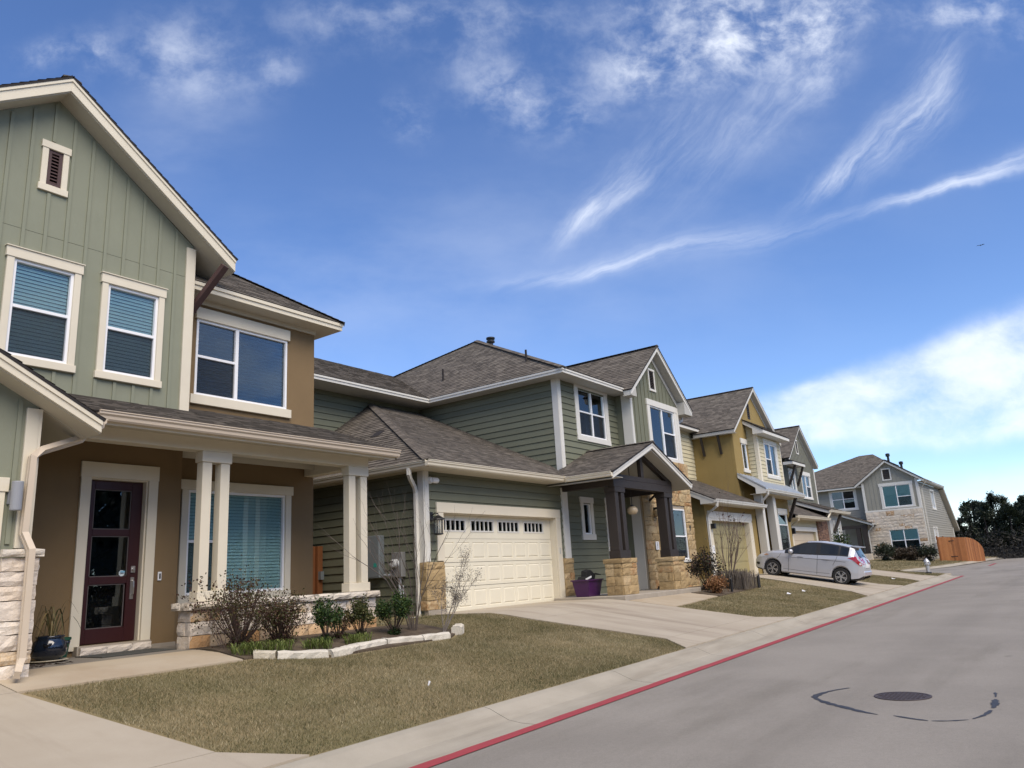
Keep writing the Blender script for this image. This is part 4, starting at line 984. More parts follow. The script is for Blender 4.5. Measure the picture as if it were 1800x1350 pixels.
shingles(h2, [(9.2, 16.95, ez+.005), (ex, 16.95, ez+.005), B_, (9.2, 21.04, 9.63)], (1, 0, 0), RM)
ridge_cap(rf, (ex-.02, ey-.03, ez+.03), (22.93, 17.8, 10.70), RM); ridge_cap(rf, A_, B_, RM); ridge_cap(rf, (22.93, 17.8, 10.70), (29.5, 17.8, 10.70), RM)
for x, y, h in ((20.12, 17.2, .46), (20.02, 13.53, .42)):
    zz = ez+.8*(x-ex); mb = MB(); mb.tube([(x, y, zz-.1), (x, y, zz+h)], .035, n=10); mb.build('vent_pipe', deck, h2)
mb = MB(); zz = 10.60; mb.lathe([(.10, zz-.2), (.10, zz+.28), (.17, zz+.30), (.17, zz+.36), (.12, zz+.37), (.12, zz+.42), (.18, zz+.44), (.18, zz+.50), (.02, zz+.54)], (24.05, 17.95, 0), 16); mb.build('flue_cap', black, h2)
# gabled bay
B2 = FY(11.63); bw = (24.83, 26.87, 5.47, 7.28); vo = (25.07, 25.45, 7.93, 8.62)
bp = [(23.34, 5.34), (27.26, 5.34), (27.26, 7.74), (25.3, 9.31), (23.34, 7.74)]
wall(h2, B2, bp, [bw, vo], olive_panel, .14, 'wall_panel')
battens(h2, B2, [(23.5, 5.45), (27.1, 5.45), (27.1, 7.5), (25.3, 8.98), (23.5, 7.5)], [(24.58, 27.2, 5.3, 7.52), (24.95, 25.57, 7.8, 8.75)], olive_panel, .302, 23.70)
window(h2, B2, *bw, [(.5, None), (.5, 6.40)], WM2, dict(side=.22, head=.22, sill=.13, ear=.02, sear=.04, cap=False), blind='shade')
louvre(h2, B2, *vo, darkwood, white_trim, .07, .08, .08, 0)
board(h2, B2, 23.32, 23.47, 4.9, 7.50, white_trim, .04); mb = MB(); mb.box(23.30, 23.336, 11.59, 11.93, .96, 7.5); mb.build('trim_board', white_trim, h2)
board(h2, B2, 27.12, 27.275, 5.34, 7.50, white_trim, .04)
mb = MB(); mb.box(23.341, 23.48, 11.64, 12.185, .9, 7.5); mb.build('wall_panel', olive_panel, h2)
mb = MB(); mb.box(27.12, 27.255, 11.775, 19, .9, 7.5); mb.build('wall_panel', olive_panel, h2)
board(h2, B2, 23.48, 27.3, 5.33, 5.46, white_trim, .05)
BR = FY(11.33); ap, tl, tr = (25.32, 9.51), (22.90, 7.50), (27.96, 7.42)
for t in (tl, tr):
    rake(h2, BR, ap, t, white_trim, .185, -.02, .025); soffit(h2, B2, (ap[0], ap[1]-.005), t, soff2, 0, .295, .182)
    mb = MB(); q = (23.3, 7.70) if t is tl else (27.3, 7.70); fprism(mb, B2, [(25.3, 9.31), q, (q[0], q[1]-.2), (25.3, 9.11)], .001, .03); mb.build('frieze_board', soff2, h2)
    k = -.03 if t is tl else .03; yb = 15.6 if t is tl else 15.9
    rb = shingles(h2, [(25.32, 11.27, 9.535), (t[0]+k, 11.27, t[1]+.01), (t[0]+k, 12.6 if t is tl else 18, t[1]+.01), (25.32, 16.3 if t is tl else 18, 9.535)], (0, 1, 0), RM)
ridge_cap(rb, (25.32, 11.27, 9.55), (25.32, 16.3, 9.55), RM)
mb = MB(); mb.prism([(27.93, 11.31, 7.24), (27.28, 11.31, 7.24), (27.28, 11.31, 7.70), (27.93, 11.31, 7.30)], (0, 6, 0)); mb.build('soffit', soff2, h2)
mb = MB(); mb.prism([(22.96, 11.31, 7.30), (23.30, 11.31, 7.30), (23.30, 11.31, 7.62), (22.96, 11.31, 7.42)], (0, .3, 0)); mb.build('soffit', soff2, h2)
mb = MB(); fbox(mb, FX(22.93), -11.60, -11.31, 7.32, 7.49, 0, .02); mb.build('fascia_board', white_trim, h2)
gutter(h2, (27.95, 11.34, 7.42), (27.95, 18, 7.42), (1, 0, 0), white_gut)
downspout(h2, [(28.0, 11.75, 7.3), (27.95, 11.75, 7.15), (27.36, 11.78, 6.9), (27.33, 11.80, 6.8), (27.33, 11.80, 5.5)], (0, 1, 0), white_gut)
# stone ground storey with the living room window
S2 = FY(11.53); lw = (24.85, 26.68, 1.86, 3.62)
mb = MB()
wall(h2, S2, [(23.34, .7), (27.34, .7), (27.34, 5.33), (23.34, 5.33)], [lw], mortar, .24, 'mortar')
stones(h2, S2, 23.33, 27.36, .8, 5.33, tanst, hs=(.13, .34), ls=(.22, .62), dep=.05, amp=.026, holes=[(lw[0]-.02, lw[1]+.02, lw[2]-.1, lw[3]+.02)], seed=21)
window(h2, S2, *lw, [(1, 2.66)], WM2, dict(side=0, head=0, sill=.1, ear=0, sear=.04), blind='open')
mb = MB(); mb.prism([(26.9, 11.46, 2.98), (26.97, 11.46, 3.07), (26.99, 11.46, 2.98), (26.92, 11.46, 2.84)], (0, .03, 0)); mb.build('wall_bracket', black, h2)
# entrance wall
E2 = FY(12.19)
we = (20.60, 21.02, 2.73, 3.68)
siding(h2, E2, [(19.5, .94), (23.34, .94), (23.34, 4.3), (19.5, 4.3)], [we, (22.12, 23.08, .94, 3.72)], olive, .193, 3.445-.193*13)
window(h2, E2, *we, [(1, None)], WM2d, dict(side=.16, head=.18, sill=.17, ear=.03, sear=.03, cap=False), blind=None)
for a in ((21.98, 22.12, .95, 3.72), (23.08, 23.22, .95, 3.72), (21.97, 23.23, 3.72, 3.90)): board(h2, E2, *a, white_trim, .04)
mb = MB(); fbox(mb, E2, 22.12, 23.08, .95, 3.72, -.1, -.05)
ed = mb.build('front_door', darkwood, h2)
mb = MB(); fbox(mb, E2, 22.26, 22.92, 1.9, 3.5, -.05, -.045); mb.build('door_lite', glass_dark, ed)
# porch: stone piers, timber columns, beams, gable roof
for u0, sd_ in ((19.12, 31), (22.38, 41)):
    u1 = u0+.88; CPp = [.952, 1.2, 1.46, 1.66, 1.79]
    mb = MB(); mb.box(u0+.03, u1-.03, 10.25, 10.73, .951, 1.795); pr = mb.build('stone_pier', mortar, h2)
    stones(pr, FY(10.25), u0+.02, u1-.01, .955, 1.79, tanst, ls=(.26, .6), dep=.05, amp=.02, courses=CPp, seed=sd_)
    stones(pr, FX(u0+.03), -10.74, -10.24, .955, 1.79, tanst, ls=(.24, .4), dep=.05, amp=.02, courses=CPp, seed=sd_+1)
    stones(pr, FY(10.24), u0-.03, u1+.03, 1.795, 1.925, tanst, ls=(.4, .6), dep=.06, amp=.012, courses=[1.795, 1.925], seed=sd_+2)
    stones(pr, FX(u0), -10.78, -10.2, 1.795, 1.925, tanst, ls=(.4, .6), dep=.04, amp=.012, courses=[1.795, 1.925], seed=sd_+3)
    mb = MB(); mb.box(u0-.01, u1+.01, 10.2, 10.76, 1.796, 1.918); mb.build('pier_cap', tanst, pr)
column_pair(h2, 19.26, 19.83, 10.32, .3, .2, 1.925, 2.14, 3.75, 3.90, darkwood)
column_pair(h2, 22.50, 23.05, 10.32, .3, .2, 1.925, 2.14, 3.75, 3.90, darkwood)
for a in ((19.20, 23.10, 10.30, 10.5, 3.90, 4.12), (19.235, 23.07, 10.315, 10.48, 4.125, 4.27), (19.24, 19.40, 10.51, 12.18, 3.93, 4.20), (22.92, 23.08, 10.51, 12.18, 3.93, 4.20)):
    mb = MB(); mb.box(*a); mb.build('porch_beam', darkwood, h2, bevel=.006)
mb = MB(); mb.box(21.05, 21.22, 10.33, 10.45, 4.275, 5.1); mb.build('king_post', darkwood, h2, bevel=.006)
pk, pl, prr = (21.15, 9.95, 5.28), 18.516, 23.79; pe_ = 4.205; ps = (5.28-pe_)/(21.15-pl)
PR = FY(9.95)
for t in (pl, prr):
    rake(h2, PR, (21.15, 5.28), (t, pe_), white_trim, .17, -.02, .025)
    mb = MB(); mb.prism([(21.15, 9.97, 5.08), (t, 9.97, pe_-.16), (t, 9.97, pe_-.175), (21.15, 9.97, 5.06)], (0, 2.2, 0)); mb.build('porch_ceiling', soff2, h2)
    mb = MB(); d = .10 if t == pl else -.10
    mb.prism([(21.15, 10.34, 5.055), (t+6*d, 10.34, pe_+.06), (t+6*d, 10.34, pe_-.08), (21.15, 10.34, 4.915)], (0, .12, 0)); mb.build('rafter', darkwood, h2)
    k = -.03 if t == pl else .03
    if t == pl: P_ = [(21.15, 9.89, 5.31), (t+k, 9.89, pe_+.02), (t+k, eg-.05, pe_+.02), (19.29, 12.19, pe_+.02+ps*.8), (21.15, 12.19, 5.31)]
    else: P_ = [(21.15, 9.89, 5.31), (t+k, 9.89, pe_+.02), (t+k, 11.5, pe_+.02), (23.34, 12.19, pe_+.02+ps*.47), (21.15, 12.19, 5.31)]
    rp = shingles(h2, P_, (0, 1, 0), RM)
ridge_cap(rp, (21.15, 9.89, 5.325), (21.15, 12.19, 5.325), RM)
mb = MB(); mb.box(pl, pl+.026, 9.98, 11.5, 4.095, 4.2); mb.build('fascia_board', white_gut, h2)
gutter(h2, (pl, 9.93, pe_+.01), (pl, eg-.13, pe_+.01), (-1, 0, 0), cream); gutter(h2, (prr, 9.93, pe_+.01), (prr, 11.46, pe_+.01), (1, 0, 0), white_gut)
mb = MB(); mb.box(pl+.03, 19.2, 9.99, 12.08, 4.10, 4.115); mb.build('soffit', soff2, h2)
downspout(h2, [(23.85, 11.2, 4.1), (23.83, 11.3, 3.95), (23.7, 11.42, 3.8)], (1, 0, 0), darkwood, .06, .06)
# things fixed to the walls
m_lg = see_through('lantern_glass', (.35, .38, .36), .35)
lt = bpy.data.objects.new('wall_lantern', None); COL.objects.link(lt); lt.parent = h2; ORG[lt.name] = ORG[h2.name]
LX, LY = 13.52, 11.86
mb = MB(); mb.box(13.43, 13.56, 12.05, 12.08, 2.95, 3.16); mb.tube([(LX, 12.06, 3.07), (LX, 11.96, 3.13), (LX, LY, 3.11), (LX, LY, 3.05)], .014, n=6); mb.build('bracket', black, lt)
mb = MB(); mb.lathe([(.03, 3.07), (.06, 3.05), (.155, 2.985), (.165, 2.965), (.09, 2.962)], (LX, LY, 0), 12)
for a in range(6): t = R(60*a+30); mb.tube([(LX+.105*math.cos(t), LY+.105*math.sin(t), 2.97), (LX+.10*math.cos(t), LY+.10*math.sin(t), 2.66)], .008, n=4)
mb.lathe([(.10, 2.66), (.115, 2.655), (.115, 2.635), (.06, 2.62)], (LX, LY, 0), 12); mb.build('lantern_cage', black, lt)
mb = MB(); mb.lathe([(.085, 2.67), (.092, 2.80), (.095, 2.955)], (LX, LY, 0), 14); mb.build('lantern_glass', m_lg, lt, smooth=True)
mb = MB(); C = Vector((13.50, 12.02, 3.90)); mb.lathe([(.075, -.03), (.085, -.07), (.06, -.13)], C+Vector((0, .10, 0)), 16, 'y')
mb.lathe([(.055, -.02), (.068, .0), (.068, .16), (.058, .18)], C+Vector((.02, -.02, -.005)), 16, 'x'); cm = mb.build('security_camera', vinyl, h2, smooth=False)
mb = MB(); mb.lathe([(.048, .181), (.044, .186), (.01, .187)], C+Vector((.02, -.02, -.005)), 16, 'x'); mb.build('camera_lens', black, cm)
m_util = mat('utility_box_grey', (.20, .225, .235), .5, .04, metal=.2); m_util2 = mat('meter_box_grey', (.24, .24, .235), .5, .04, metal=.2)
mb = MB(); mb.box(13.10, 13.28, 13.36, 13.78, 1.75, 2.73); ub = mb.build('utility_box', m_util, h2, bevel=.01)
mb = MB(); mb.box(13.096, 13.0999, 13.39, 13.75, 1.78, 2.70); mb.build('box_cover', m_util, ub, bevel=.002)
mb = MB(); mb.box(13.092, 13.0955, 13.44, 13.54, 2.00, 2.09); mb.build('green_label', mat('green_sticker', (.03, .30, .24), .5, .01), ub)
mb = MB(); mb.box(13.13, 13.28, 12.68, 13.0, 1.74, 2.30); mt = mb.build('meter_box', m_util2, h2, bevel=.008)
mb = MB(); mb.lathe([(.10, .0), (.10, -.03), (.092, -.035), (.088, -.11), (.07, -.125), (.02, -.128)], (13.13, 12.85, 2.05), 24, 'x'); mb.build('electric_meter', mat('meter_glass', (.55, .56, .56), .15, .03), mt, smooth=False)
mb = MB(); mb.box(12.998, 13.001, 12.80, 12.90, 2.075, 2.105); mb.build('meter_display', black, mt)
mb = MB(); mb.tube([(13.2, 12.80, 1.75), (13.2, 12.80, .7)], .035, n=10); mb.tube([(13.22, 12.72, 1.55), (13.22, 12.72, .7)], .018, n=8); mb.build('conduit', mat('conduit_grey', (.42, .44, .46), .4, .03), mt)
mb = MB(); mb.tube([(13.22, 13.3, 1.80), (13.16, 13.15, 1.79), (13.18, 13.0, 1.80)], .035, n=8); mb.build('conduit', bpy.data.materials['conduit_grey'], mt)
mb = MB(); fbox(mb, S2, 23.94, 24.17, 2.20, 2.47, .055, .075); pq = mb.build('number_plaque', vinyl, h2)
for v in (2.42, 2.375, 2.33, 2.285, 2.24): mb = MB(); fbox(mb, S2, 24.03, 24.085 if v != 2.24 else 24.06, v-.012, v+.012, .075, .078); mb.build('plaque_mark', black, pq)
mb = MB(); mb.box(13.5, 19.5, 12.5, 17.8, .6, 4.1); mb.box(19.75, 27.1, 12.75, 20, .6, 7.4); mb.box(10, 19.75, 18.4, 21, .6, 7.4); mb.build('house_core', room_m, h2)
# lamps hanging under the porch roof
m_globe = mat('amber_cream_glass', (.50, .40, .26), .25, .08, 20)
pn = thing('pendant_lamp', 'cream glass pendant hung left of the timber porch post', 'pendant lamp', (21.38, 10.9, 3.25))
mb = MB(); mb.lathe([(.05, 3.235), (.12, 3.25), (.165, 3.33), (.155, 3.41), (.09, 3.47), (.03, 3.48)], (21.38, 10.9, 0), 18); mb.build('shade', m_globe, pn, smooth=True)
mb = MB(); mb.tube([(21.38, 10.9, 3.48), (21.38, 10.9, 5.0)], .012, n=6); mb.lathe([(.055, 3.47), (.05, 3.52), (.012, 3.53)], (21.38, 10.9, 0), 12); mb.build('stem', black, pn)
mb = MB(); mb.lathe([(.06, 3.30), (.13, 3.33), (.15, 3.44), (.11, 3.52), (.04, 3.53)], (24.12, 11.35, 0), 16); gl = mb.build('wall_sconce', m_globe, h2, smooth=True)
mb = MB(); mb.box(24.06, 24.18, 11.34, 11.5, 3.50, 3.60); mb.build('sconce_bracket', black, gl)

# ------------------------------------------------------------------ third house (mustard stucco, metal porch roof)
h3 = thing('house', 'mustard stucco house with metal porch roof and olive garage door', 'house', (36, 14, 1.08))
G3 = FY(12.0); gd3 = (30.35, 34.75, 1.0, 3.42)
wall(h3, G3, [(29.8, .8), (35.85, .8), (35.85, 4.0), (29.8, 4.0)], [gd3], mustard, .16, 'stucco_wall')
mb = MB(); fprism(mb, FX(29.805), [(-14.5, .8), (-12.165, .8), (-12.165, 4.42), (-14.5, 5.5)], -.145, 0); mb.build('stucco_wall', mustard, h3)
board(h3, G3, 30.04, 35.16, 3.46, 3.74, white_trim, .05); board(h3, G3, 30.06, 35.10, 3.36, 3.455, white_trim, .04); board(h3, G3, 34.75, 35.16, 1.09, 3.36, cream, .04); board(h3, G3, 30.04, 30.35, 1.09, 3.36, cream, .04)
G3d = FY(12.2); g3 = bpy.data.objects.new('garage_door', None); COL.objects.link(g3); g3.parent = h3; ORG[g3.name] = ORG[h3.name]
mb = MB(); mb.box(34.73, 34.75, 12.0, 12.21, 1.09, 3.4); mb.box(30.35, 30.37, 12.0, 12.21, 1.09, 3.4); mb.box(30.37, 34.73, 12.0, 12.21, 3.385, 3.4); mb.build('door_jamb', cream, h3)
for k in range(4):
    mb = MB(); v = 1.09+k*.575; fbox(mb, G3d, 30.37, 34.73, v+.004, v+.571, -.04, 0); fbox(mb, G3d, 30.37, 34.73, v+.05, v+.525, 0, .008); mb.build('door_section', garage_olive, g3, bevel=.004)
# garage roof (lean-to)
mb = MB(); mb.box(29.42, 35.56, 11.42, 11.446, 3.98, 4.115); mb.build('fascia_board', white_trim, h3)
mb = MB(); mb.box(29.45, 35.55, 11.45, 11.995, 3.985, 4.0); mb.build('soffit', soff, h3)
gutter(h3, (29.42, 11.42, 4.12), (35.62, 11.42, 4.12), (0, -1, 0), white_gut)
zl = lambda y: 4.13+.47*(y-11.38)
shingles(h3, [(29.40, 11.38, 4.13), (35.62, 11.38, 4.13), (35.62, 12.9, zl(12.9)), (35.5, 14.52, zl(14.52)), (29.40, 14.52, zl(14.52))], (1, 0, 0), RM)
Lf = FX(29.42); mb = MB(); fprism(mb, Lf, [(-14.5, zl(14.5)-.02), (-11.44, 4.11), (-11.44, 3.97), (-11.98, 3.97), (-11.98, zl(12)-.28), (-14.5, zl(14.5)-.21)], -.03, 0); mb.build('rake_board', white_trim, h3)
mb = MB(); fprism(mb, Lf, [(-14.5, zl(14.5)-.015), (-11.42, 4.118), (-11.42, 4.06), (-14.5, zl(14.5)-.075)], .001, .018); mb.build('drip_board', white_trim, h3)
downspout(h3, [(29.62, 11.36, 3.99), (29.60, 11.38, 3.85), (29.78, 11.84, 3.62), (29.86, 11.93, 3.48), (29.88, 11.94, 1.2), (29.86, 11.8, 1.12)], (1, 0, 0), white_gut, .08, .07)
mb = MB(); fbox(mb, G3, 30.06, 30.30, 2.05, 2.36, .041, .06); pq = mb.build('number_plaque', vinyl, h3)
mb = MB(); fprism(mb, G3, [(30.15, 2.12), (30.22, 2.17), (30.19, 2.22), (30.24, 2.30), (30.16, 2.26), (30.18, 2.2)], .06, .063); mb.build('plaque_mark', black, pq)
mb = MB(); mb.box(30.15, 30.32, 11.78, 11.95, 3.02, 3.22); mb.box(30.2, 30.27, 11.94, 11.99, 3.1, 3.2); mb.build('wall_lantern', black, h3, bevel=.01)
# siding wall at the back, stucco gable
siding(h3, FY(14.52), [(28.0, 4.9), (35.5, 4.9), (35.5, 7.93), (28.0, 7.93)], [], creamsid, .193, 4.9)
mb = MB(); mb.box(28, 35.62, 14.05, 14.075, 7.90, 8.04); mb.build('fascia_board', white_trim, h3)
mb = MB(); mb.box(28, 35.6, 14.08, 14.515, 7.91, 7.925); mb.build('soffit', soff2, h3)
shingles(h3, [(28, 14.02, 8.05), (36.0, 14.02, 8.05), (36.0, 17.5, 9.8), (28, 17.5, 9.8)], (1, 0, 0), RM)
S3 = FY(12.48); sw3 = (36.57, 37.20, 6.0, 7.25); v3 = (38.06, 38.44, 8.66, 9.48)
wall(h3, S3, [(35.5, 3.8), (41.82, 3.8), (41.82, 7.85), (38.66, 10.15), (35.5, 7.85)], [sw3, v3], mustard, .14, 'stucco_wall')
mb = MB(); mb.box(35.5, 35.64, 12.625, 14.515, 3.9, 7.62); mb.build('stucco_wall', mustard, h3)
window(h3, S3, *sw3, [(1, None)], WM2, dict(side=0, head=.25, sill=.16, ear=.12, sear=.12, cap=False), blind='shade')
louvre(h3, S3, *v3, darkwood, None, n=7)
R3 = FY(12.24); ap, tl, tr = (38.66, 10.31), (35.14, 7.76), (42.18, 7.76)
for t in (tl, tr):
    rake(h3, R3, ap, t, white_trim, .16, -.02, .025); soffit(h3, S3, (ap[0], ap[1]-.005), t, soff2, 0, .245, .157)
    mb = MB(); q = (35.45, 7.81) if t is tl else (41.87, 7.81); fprism(mb, S3, [(38.66, 10.15), q, (q[0], q[1]-.16), (38.66, 9.99)], .001, .03); mb.build('frieze_board', soff2, h3)
    k = -.03 if t is tl else .03
    r3 = shingles(h3, [(38.66, 12.2, 10.34), (t[0]+k, 12.2, t[1]+.015), (t[0]+k, 14.3 if t is tl else 20, t[1]+.015), (38.66, 20, 10.34)], (0, 1, 0), RM)
ridge_cap(r3, (38.66, 12.2, 10.355), (38.66, 20, 10.355), RM)
mb = MB(); fbox(mb, FX(35.15), -14.3, -12.22, 7.60, 7.75, -.026, 0); mb.build('fascia_board', soff2, h3)
mb = MB(); mb.box(35.18, 35.49, 12.26, 14.5, 7.60, 7.615); mb.build('soffit', soff2, h3)
for y in (13.1, 13.95):
    mb = MB(); mb.sweep([(35.22, y, 7.58), (35.46, y, 6.7)], [(-.05, -.05), (.05, -.05), (.05, .05), (-.05, .05)], (0, 1, 0)); mb.build('bracket', darkwood, h3)
# upper bay with its pent roof
BY = FY(12.02); bw3 = (38.55, 40.35, 5.80, 7.42)
siding(h3, BY, [(37.5, 5.3), (41.1, 5.3), (41.1, 7.85), (37.5, 7.85)], [bw3], creamsid, .193, 5.3)
siding(h3, FX(37.5), [(-12.475, 5.3), (-12.02, 5.3), (-12.02, 8.05), (-12.475, 8.35)], [], creamsid, .193, 5.3)
mb = MB(); mb.box(40.97, 41.095, 12.15, 12.475, 5.3, 7.85); mb.build('wall_panel', creamsid, h3)
board(h3, BY, 37.48, 37.68, 5.3, 7.84, cream, .04); board(h3, BY, 40.98, 41.11, 5.3, 7.84, cream, .04)
mb = MB(); mb.box(37.455, 37.48, 11.98, 12.15, 5.3, 7.84); mb.build('trim_board', cream, h3)
window(h3, BY, *bw3, [(.5, 6.62), (.5, None)], WM2, dict(side=.14, head=.20, sill=.15, ear=0, sear=.02, cap=False), blind='shade')
Lp = FX(37.12); mb = MB(); fprism(mb, Lp, [(-12.47, 8.46), (-11.54, 7.86), (-11.54, 7.70), (-12.03, 7.70), (-12.03, 7.98), (-12.47, 8.27)], -.03, 0); mb.build('rake_board', white_trim, h3)
mb = MB(); mb.box(37.12, 41.36, 11.515, 11.539, 7.70, 7.85); mb.build('fascia_board', white_trim, h3)
mb = MB(); mb.box(37.16, 41.34, 11.545, 12.03, 7.70, 7.715); mb.build('soffit', soff2, h3)
shingles(h3, [(37.08, 11.49, 7.87), (41.40, 11.49, 7.87), (41.40, 12.47, 8.50), (37.08, 12.47, 8.50)], (1, 0, 0), RM)
# metal porch roof on square columns
zm = lambda y: 4.87+.66*(y-11.2)
mr = MB(); mr.prism([(35.44, 11.2, 4.87), (41.40, 11.2, 4.87), (41.40, 12.47, zm(12.47)), (35.44, 12.47, zm(12.47))], (0, 0, -.03)); mro = mr.build('metal_roof', metal_roof, h3)
for i in range(16):
    x = 35.46+i*.396; mb = MB(); mb.prism([(x-.012, 11.2, 4.872), (x+.012, 11.2, 4.872), (x+.012, 12.46, zm(12.46)+.002), (x-.012, 12.46, zm(12.46)+.002)], (0, 0, .035)); mb.build('standing_seam', metal_roof, mro)
mb = MB(); mb.box(35.46, 41.38, 11.23, 11.256, 4.68, 4.835); mb.build('fascia_board', white_trim, h3)
mb = MB(); mb.box(35.48, 41.36, 11.26, 11.98, 4.66, 4.675); mb.build('soffit', soff, h3)
gutter(h3, (35.46, 11.23, 4.85), (41.42, 11.23, 4.85), (0, -1, 0), white_gut)
Lm = FX(35.46); mb = MB(); fprism(mb, Lm, [(-12.47, zm(12.47)-.03), (-11.25, 4.85), (-11.25, 4.66), (-11.7, 4.66), (-11.7, 4.95), (-12.47, zm(12.47)-.22)], -.03, -.001); mb.build('rake_board', white_trim, h3)
m_col3 = mat('shaded_column_paint', (.50, .48, .43), .6, .03)  # shade painted into the column sides, light into the whiter front sheet
for x0, x1 in ((35.79, 36.09), (37.46, 37.86)):
    mb = MB(); mb.box(x0, x1, 11.62, 11.95, 1.05, 4.66); c3 = mb.build('column', m_col3, h3, bevel=.01)
    mb = MB(); mb.box(x0+.001, x1+.002, 11.605, 11.619, 1.05, 4.66); mb.build('lit_column_face', white_trim, c3)
downspout(h3, [(35.60, 11.18, 4.75), (35.58, 11.2, 4.6), (35.70, 11.5, 4.35), (35.74, 11.58, 4.2), (35.74, 11.58, 3.9)], (1, 0, 0), white_gut, .08, .07)
W3 = FY(12.0); lw3 = (39.15, 40.60, 1.9, 3.90)
wall(h3, W3, [(37.86, .8), (41.15, .8), (41.15, 4.66), (37.86, 4.66)], [lw3], mustard, .16, 'stucco_wall')
mb = MB(); mb.box(41.0, 41.145, 12.165, 20, .8, 7.6); mb.build('stucco_wall', mustard, h3)
window(h3, W3, *lw3, [(1, 3.36)], WM2, dict(side=0, head=.27, sill=.12, ear=.06, sear=.04, cap=False), blind='shade', shade=2.9)
mb = MB(); mb.box(35.9, 37.9, 13.5, 13.55, .9, 4.6); mb.build('entry_wall', mustard, h3)
mb = MB(); mb.sweep([(40.40, 11.35, 4.66), (40.86, 11.97, 3.55)], [(-.07, -.07), (.07, -.07), (.07, .07), (-.07, .07)], (1, 0, 0)); mb.build('brace', darkwood, h3)
mb = MB(); mb.box(29.98, 35.5, 12.5, 20, .6, 4.1); mb.box(30, 35.4, 14.9, 20, .6, 7.8); mb.box(35.8, 40.9, 13.6, 20, .6, 7.6); mb.build('house_core', room_m, h3)

# ------------------------------------------------------------------ fourth house (grey green gable, brick pier, braced awning)
h4 = thing('house', 'grey green gabled house with brick pier and braced window awning', 'house', (48, 14, 1.15))
G4 = FY(12.3)
siding(h4, G4, [(42.0, .9), (47.1, .9), (47.1, 3.8), (42.0, 3.8)], [(42.3, 46.7, .9, 3.12)], creamsid, .19, .9)
board(h4, G4, 42.2, 47.0, 3.12, 3.36, white_trim, .05); board(h4, G4, 46.7, 47.0, 1.1, 3.12, cream, .04); board(h4, G4, 42.05, 42.3, 1.1, 3.12, cream, .04)
g4 = bpy.data.objects.new('garage_door', None); COL.objects.link(g4); g4.parent = h4; ORG[g4.name] = ORG[h4.name]
for k in range(4): mb = MB(); fbox(mb, G4, 42.3, 46.7, 1.12+k*.5, 1.612+k*.5, -.16, -.12); mb.build('door_section', garage_tan, g4, bevel=.004)
mb = MB(); mb.box(41.9, 42.0, 12.305, 16, .9, 3.9); mb.build('wall_panel', creamsid, h4)
gutter(h4, (41.3, 11.72, 3.86), (47.9, 11.72, 3.86), (0, -1, 0), cream)
mb = MB(); mb.box(41.3, 47.9, 11.72, 11.745, 3.73, 3.85); mb.box(41.3, 47.9, 11.75, 12.29, 3.72, 3.735); mb.build('soffit', soff, h4)
shingles(h4, [(41.25, 11.68, 3.87), (47.9, 11.68, 3.87), (47.9, 13.5, 4.75), (41.25, 13.5, 4.75)], (1, 0, 0), RM)
downspout(h4, [(41.55, 11.66, 3.75), (41.55, 11.7, 3.6), (41.75, 12.1, 3.4)], (1, 0, 0), cream, .07, .06)
mb = MB(); mb.box(42.0, 42.16, 12.08, 12.26, 2.95, 3.25); mb.build('wall_lantern', black, h4, bevel=.01)
m_brick = stone_mat('brown_brick', [(0, (.16, .085, .055)), (.4, (.22, .125, .08)), (.7, (.28, .17, .11)), (1, (.14, .09, .07))], .4)
mb = MB(); mb.box(47.1, 49.2, 12.2, 12.6, .9, 3.80); bk = mb.build('brick_pier', mortar, h4)
mb = MB(); r = random.Random(5); v = .92; row = 0
while v < 3.76:
    u = 47.1 - (.1 if row % 2 else 0)
    while u < 49.2:
        a, b = max(47.1, u), min(49.2, u+.2)
        if b-a > .03: mb.box(a, b-.012, 12.17+r.uniform(0, .008), 12.199, v, v+.062, r.random())
        u += .212
    u = 12.2
    while u < 12.6: mb.box(47.07, 47.099, u, min(12.6, u+.2), v, v+.062, r.random()); u += .212
    v += .075; row += 1
m_brk = mat('brick_pieces', (.2, .12, .08), .9, .15, 12, .3, 90, tone=[(0, (.10, .055, .04)), (.5, (.21, .115, .075)), (1, (.31, .19, .125))])
mb.build('bricks', m_brk, bk, kind='stuff')
# porch lean-to at the right, with its dark boarded underside
zp = lambda y: 4.36+.385*(y-11.6)
shingles(h4, [(47.5, 11.52, zp(11.52)), (52.3, 11.52, zp(11.52)), (52.3, 14, zp(14)), (47.5, 14, zp(14))], (1, 0, 0), RM)
Lq = FX(47.55); mb = MB(); fprism(mb, Lq, [(-13.9, zp(13.9)-.03), (-11.55, zp(11.55)-.03), (-11.55, zp(11.55)-.22), (-13.9, zp(13.9)-.24)], -.03, 0); mb.build('rake_board', white_trim, h4)
for i in range(9):
    x = 47.62+i*.3; mb = MB(); mb.prism([(x, 11.6, zp(11.6)-.08), (x+.27, 11.6, zp(11.6)-.08), (x+.27, 13.4, zp(13.4)-.08), (x, 13.4, zp(13.4)-.08)], (0, 0, -.03)); mb.build('ceiling_board', brackwood, h4)
mb = MB(); fprism(mb, FX(47.7), [(-13.4, zp(13.4)-.55), (-11.7, zp(11.7)-.42), (-11.7, zp(11.7)-.6), (-13.4, zp(13.4)-.73)], -.15, 0); mb.build('porch_beam', darkwood, h4)
gutter(h4, (47.5, 11.56, zp(11.52)), (52.35, 11.56, zp(11.52)), (0, -1, 0), cream)
mb = MB(); mb.box(49.0, 52.3, 11.57, 12.04, 4.18, 4.20); mb.build('soffit', soff, h4)
downspout(h4, [(47.65, 11.5, 4.25), (47.62, 11.55, 4.12), (47.35, 11.64, 3.88)], (0, 1, 0), cream, .07, .06)
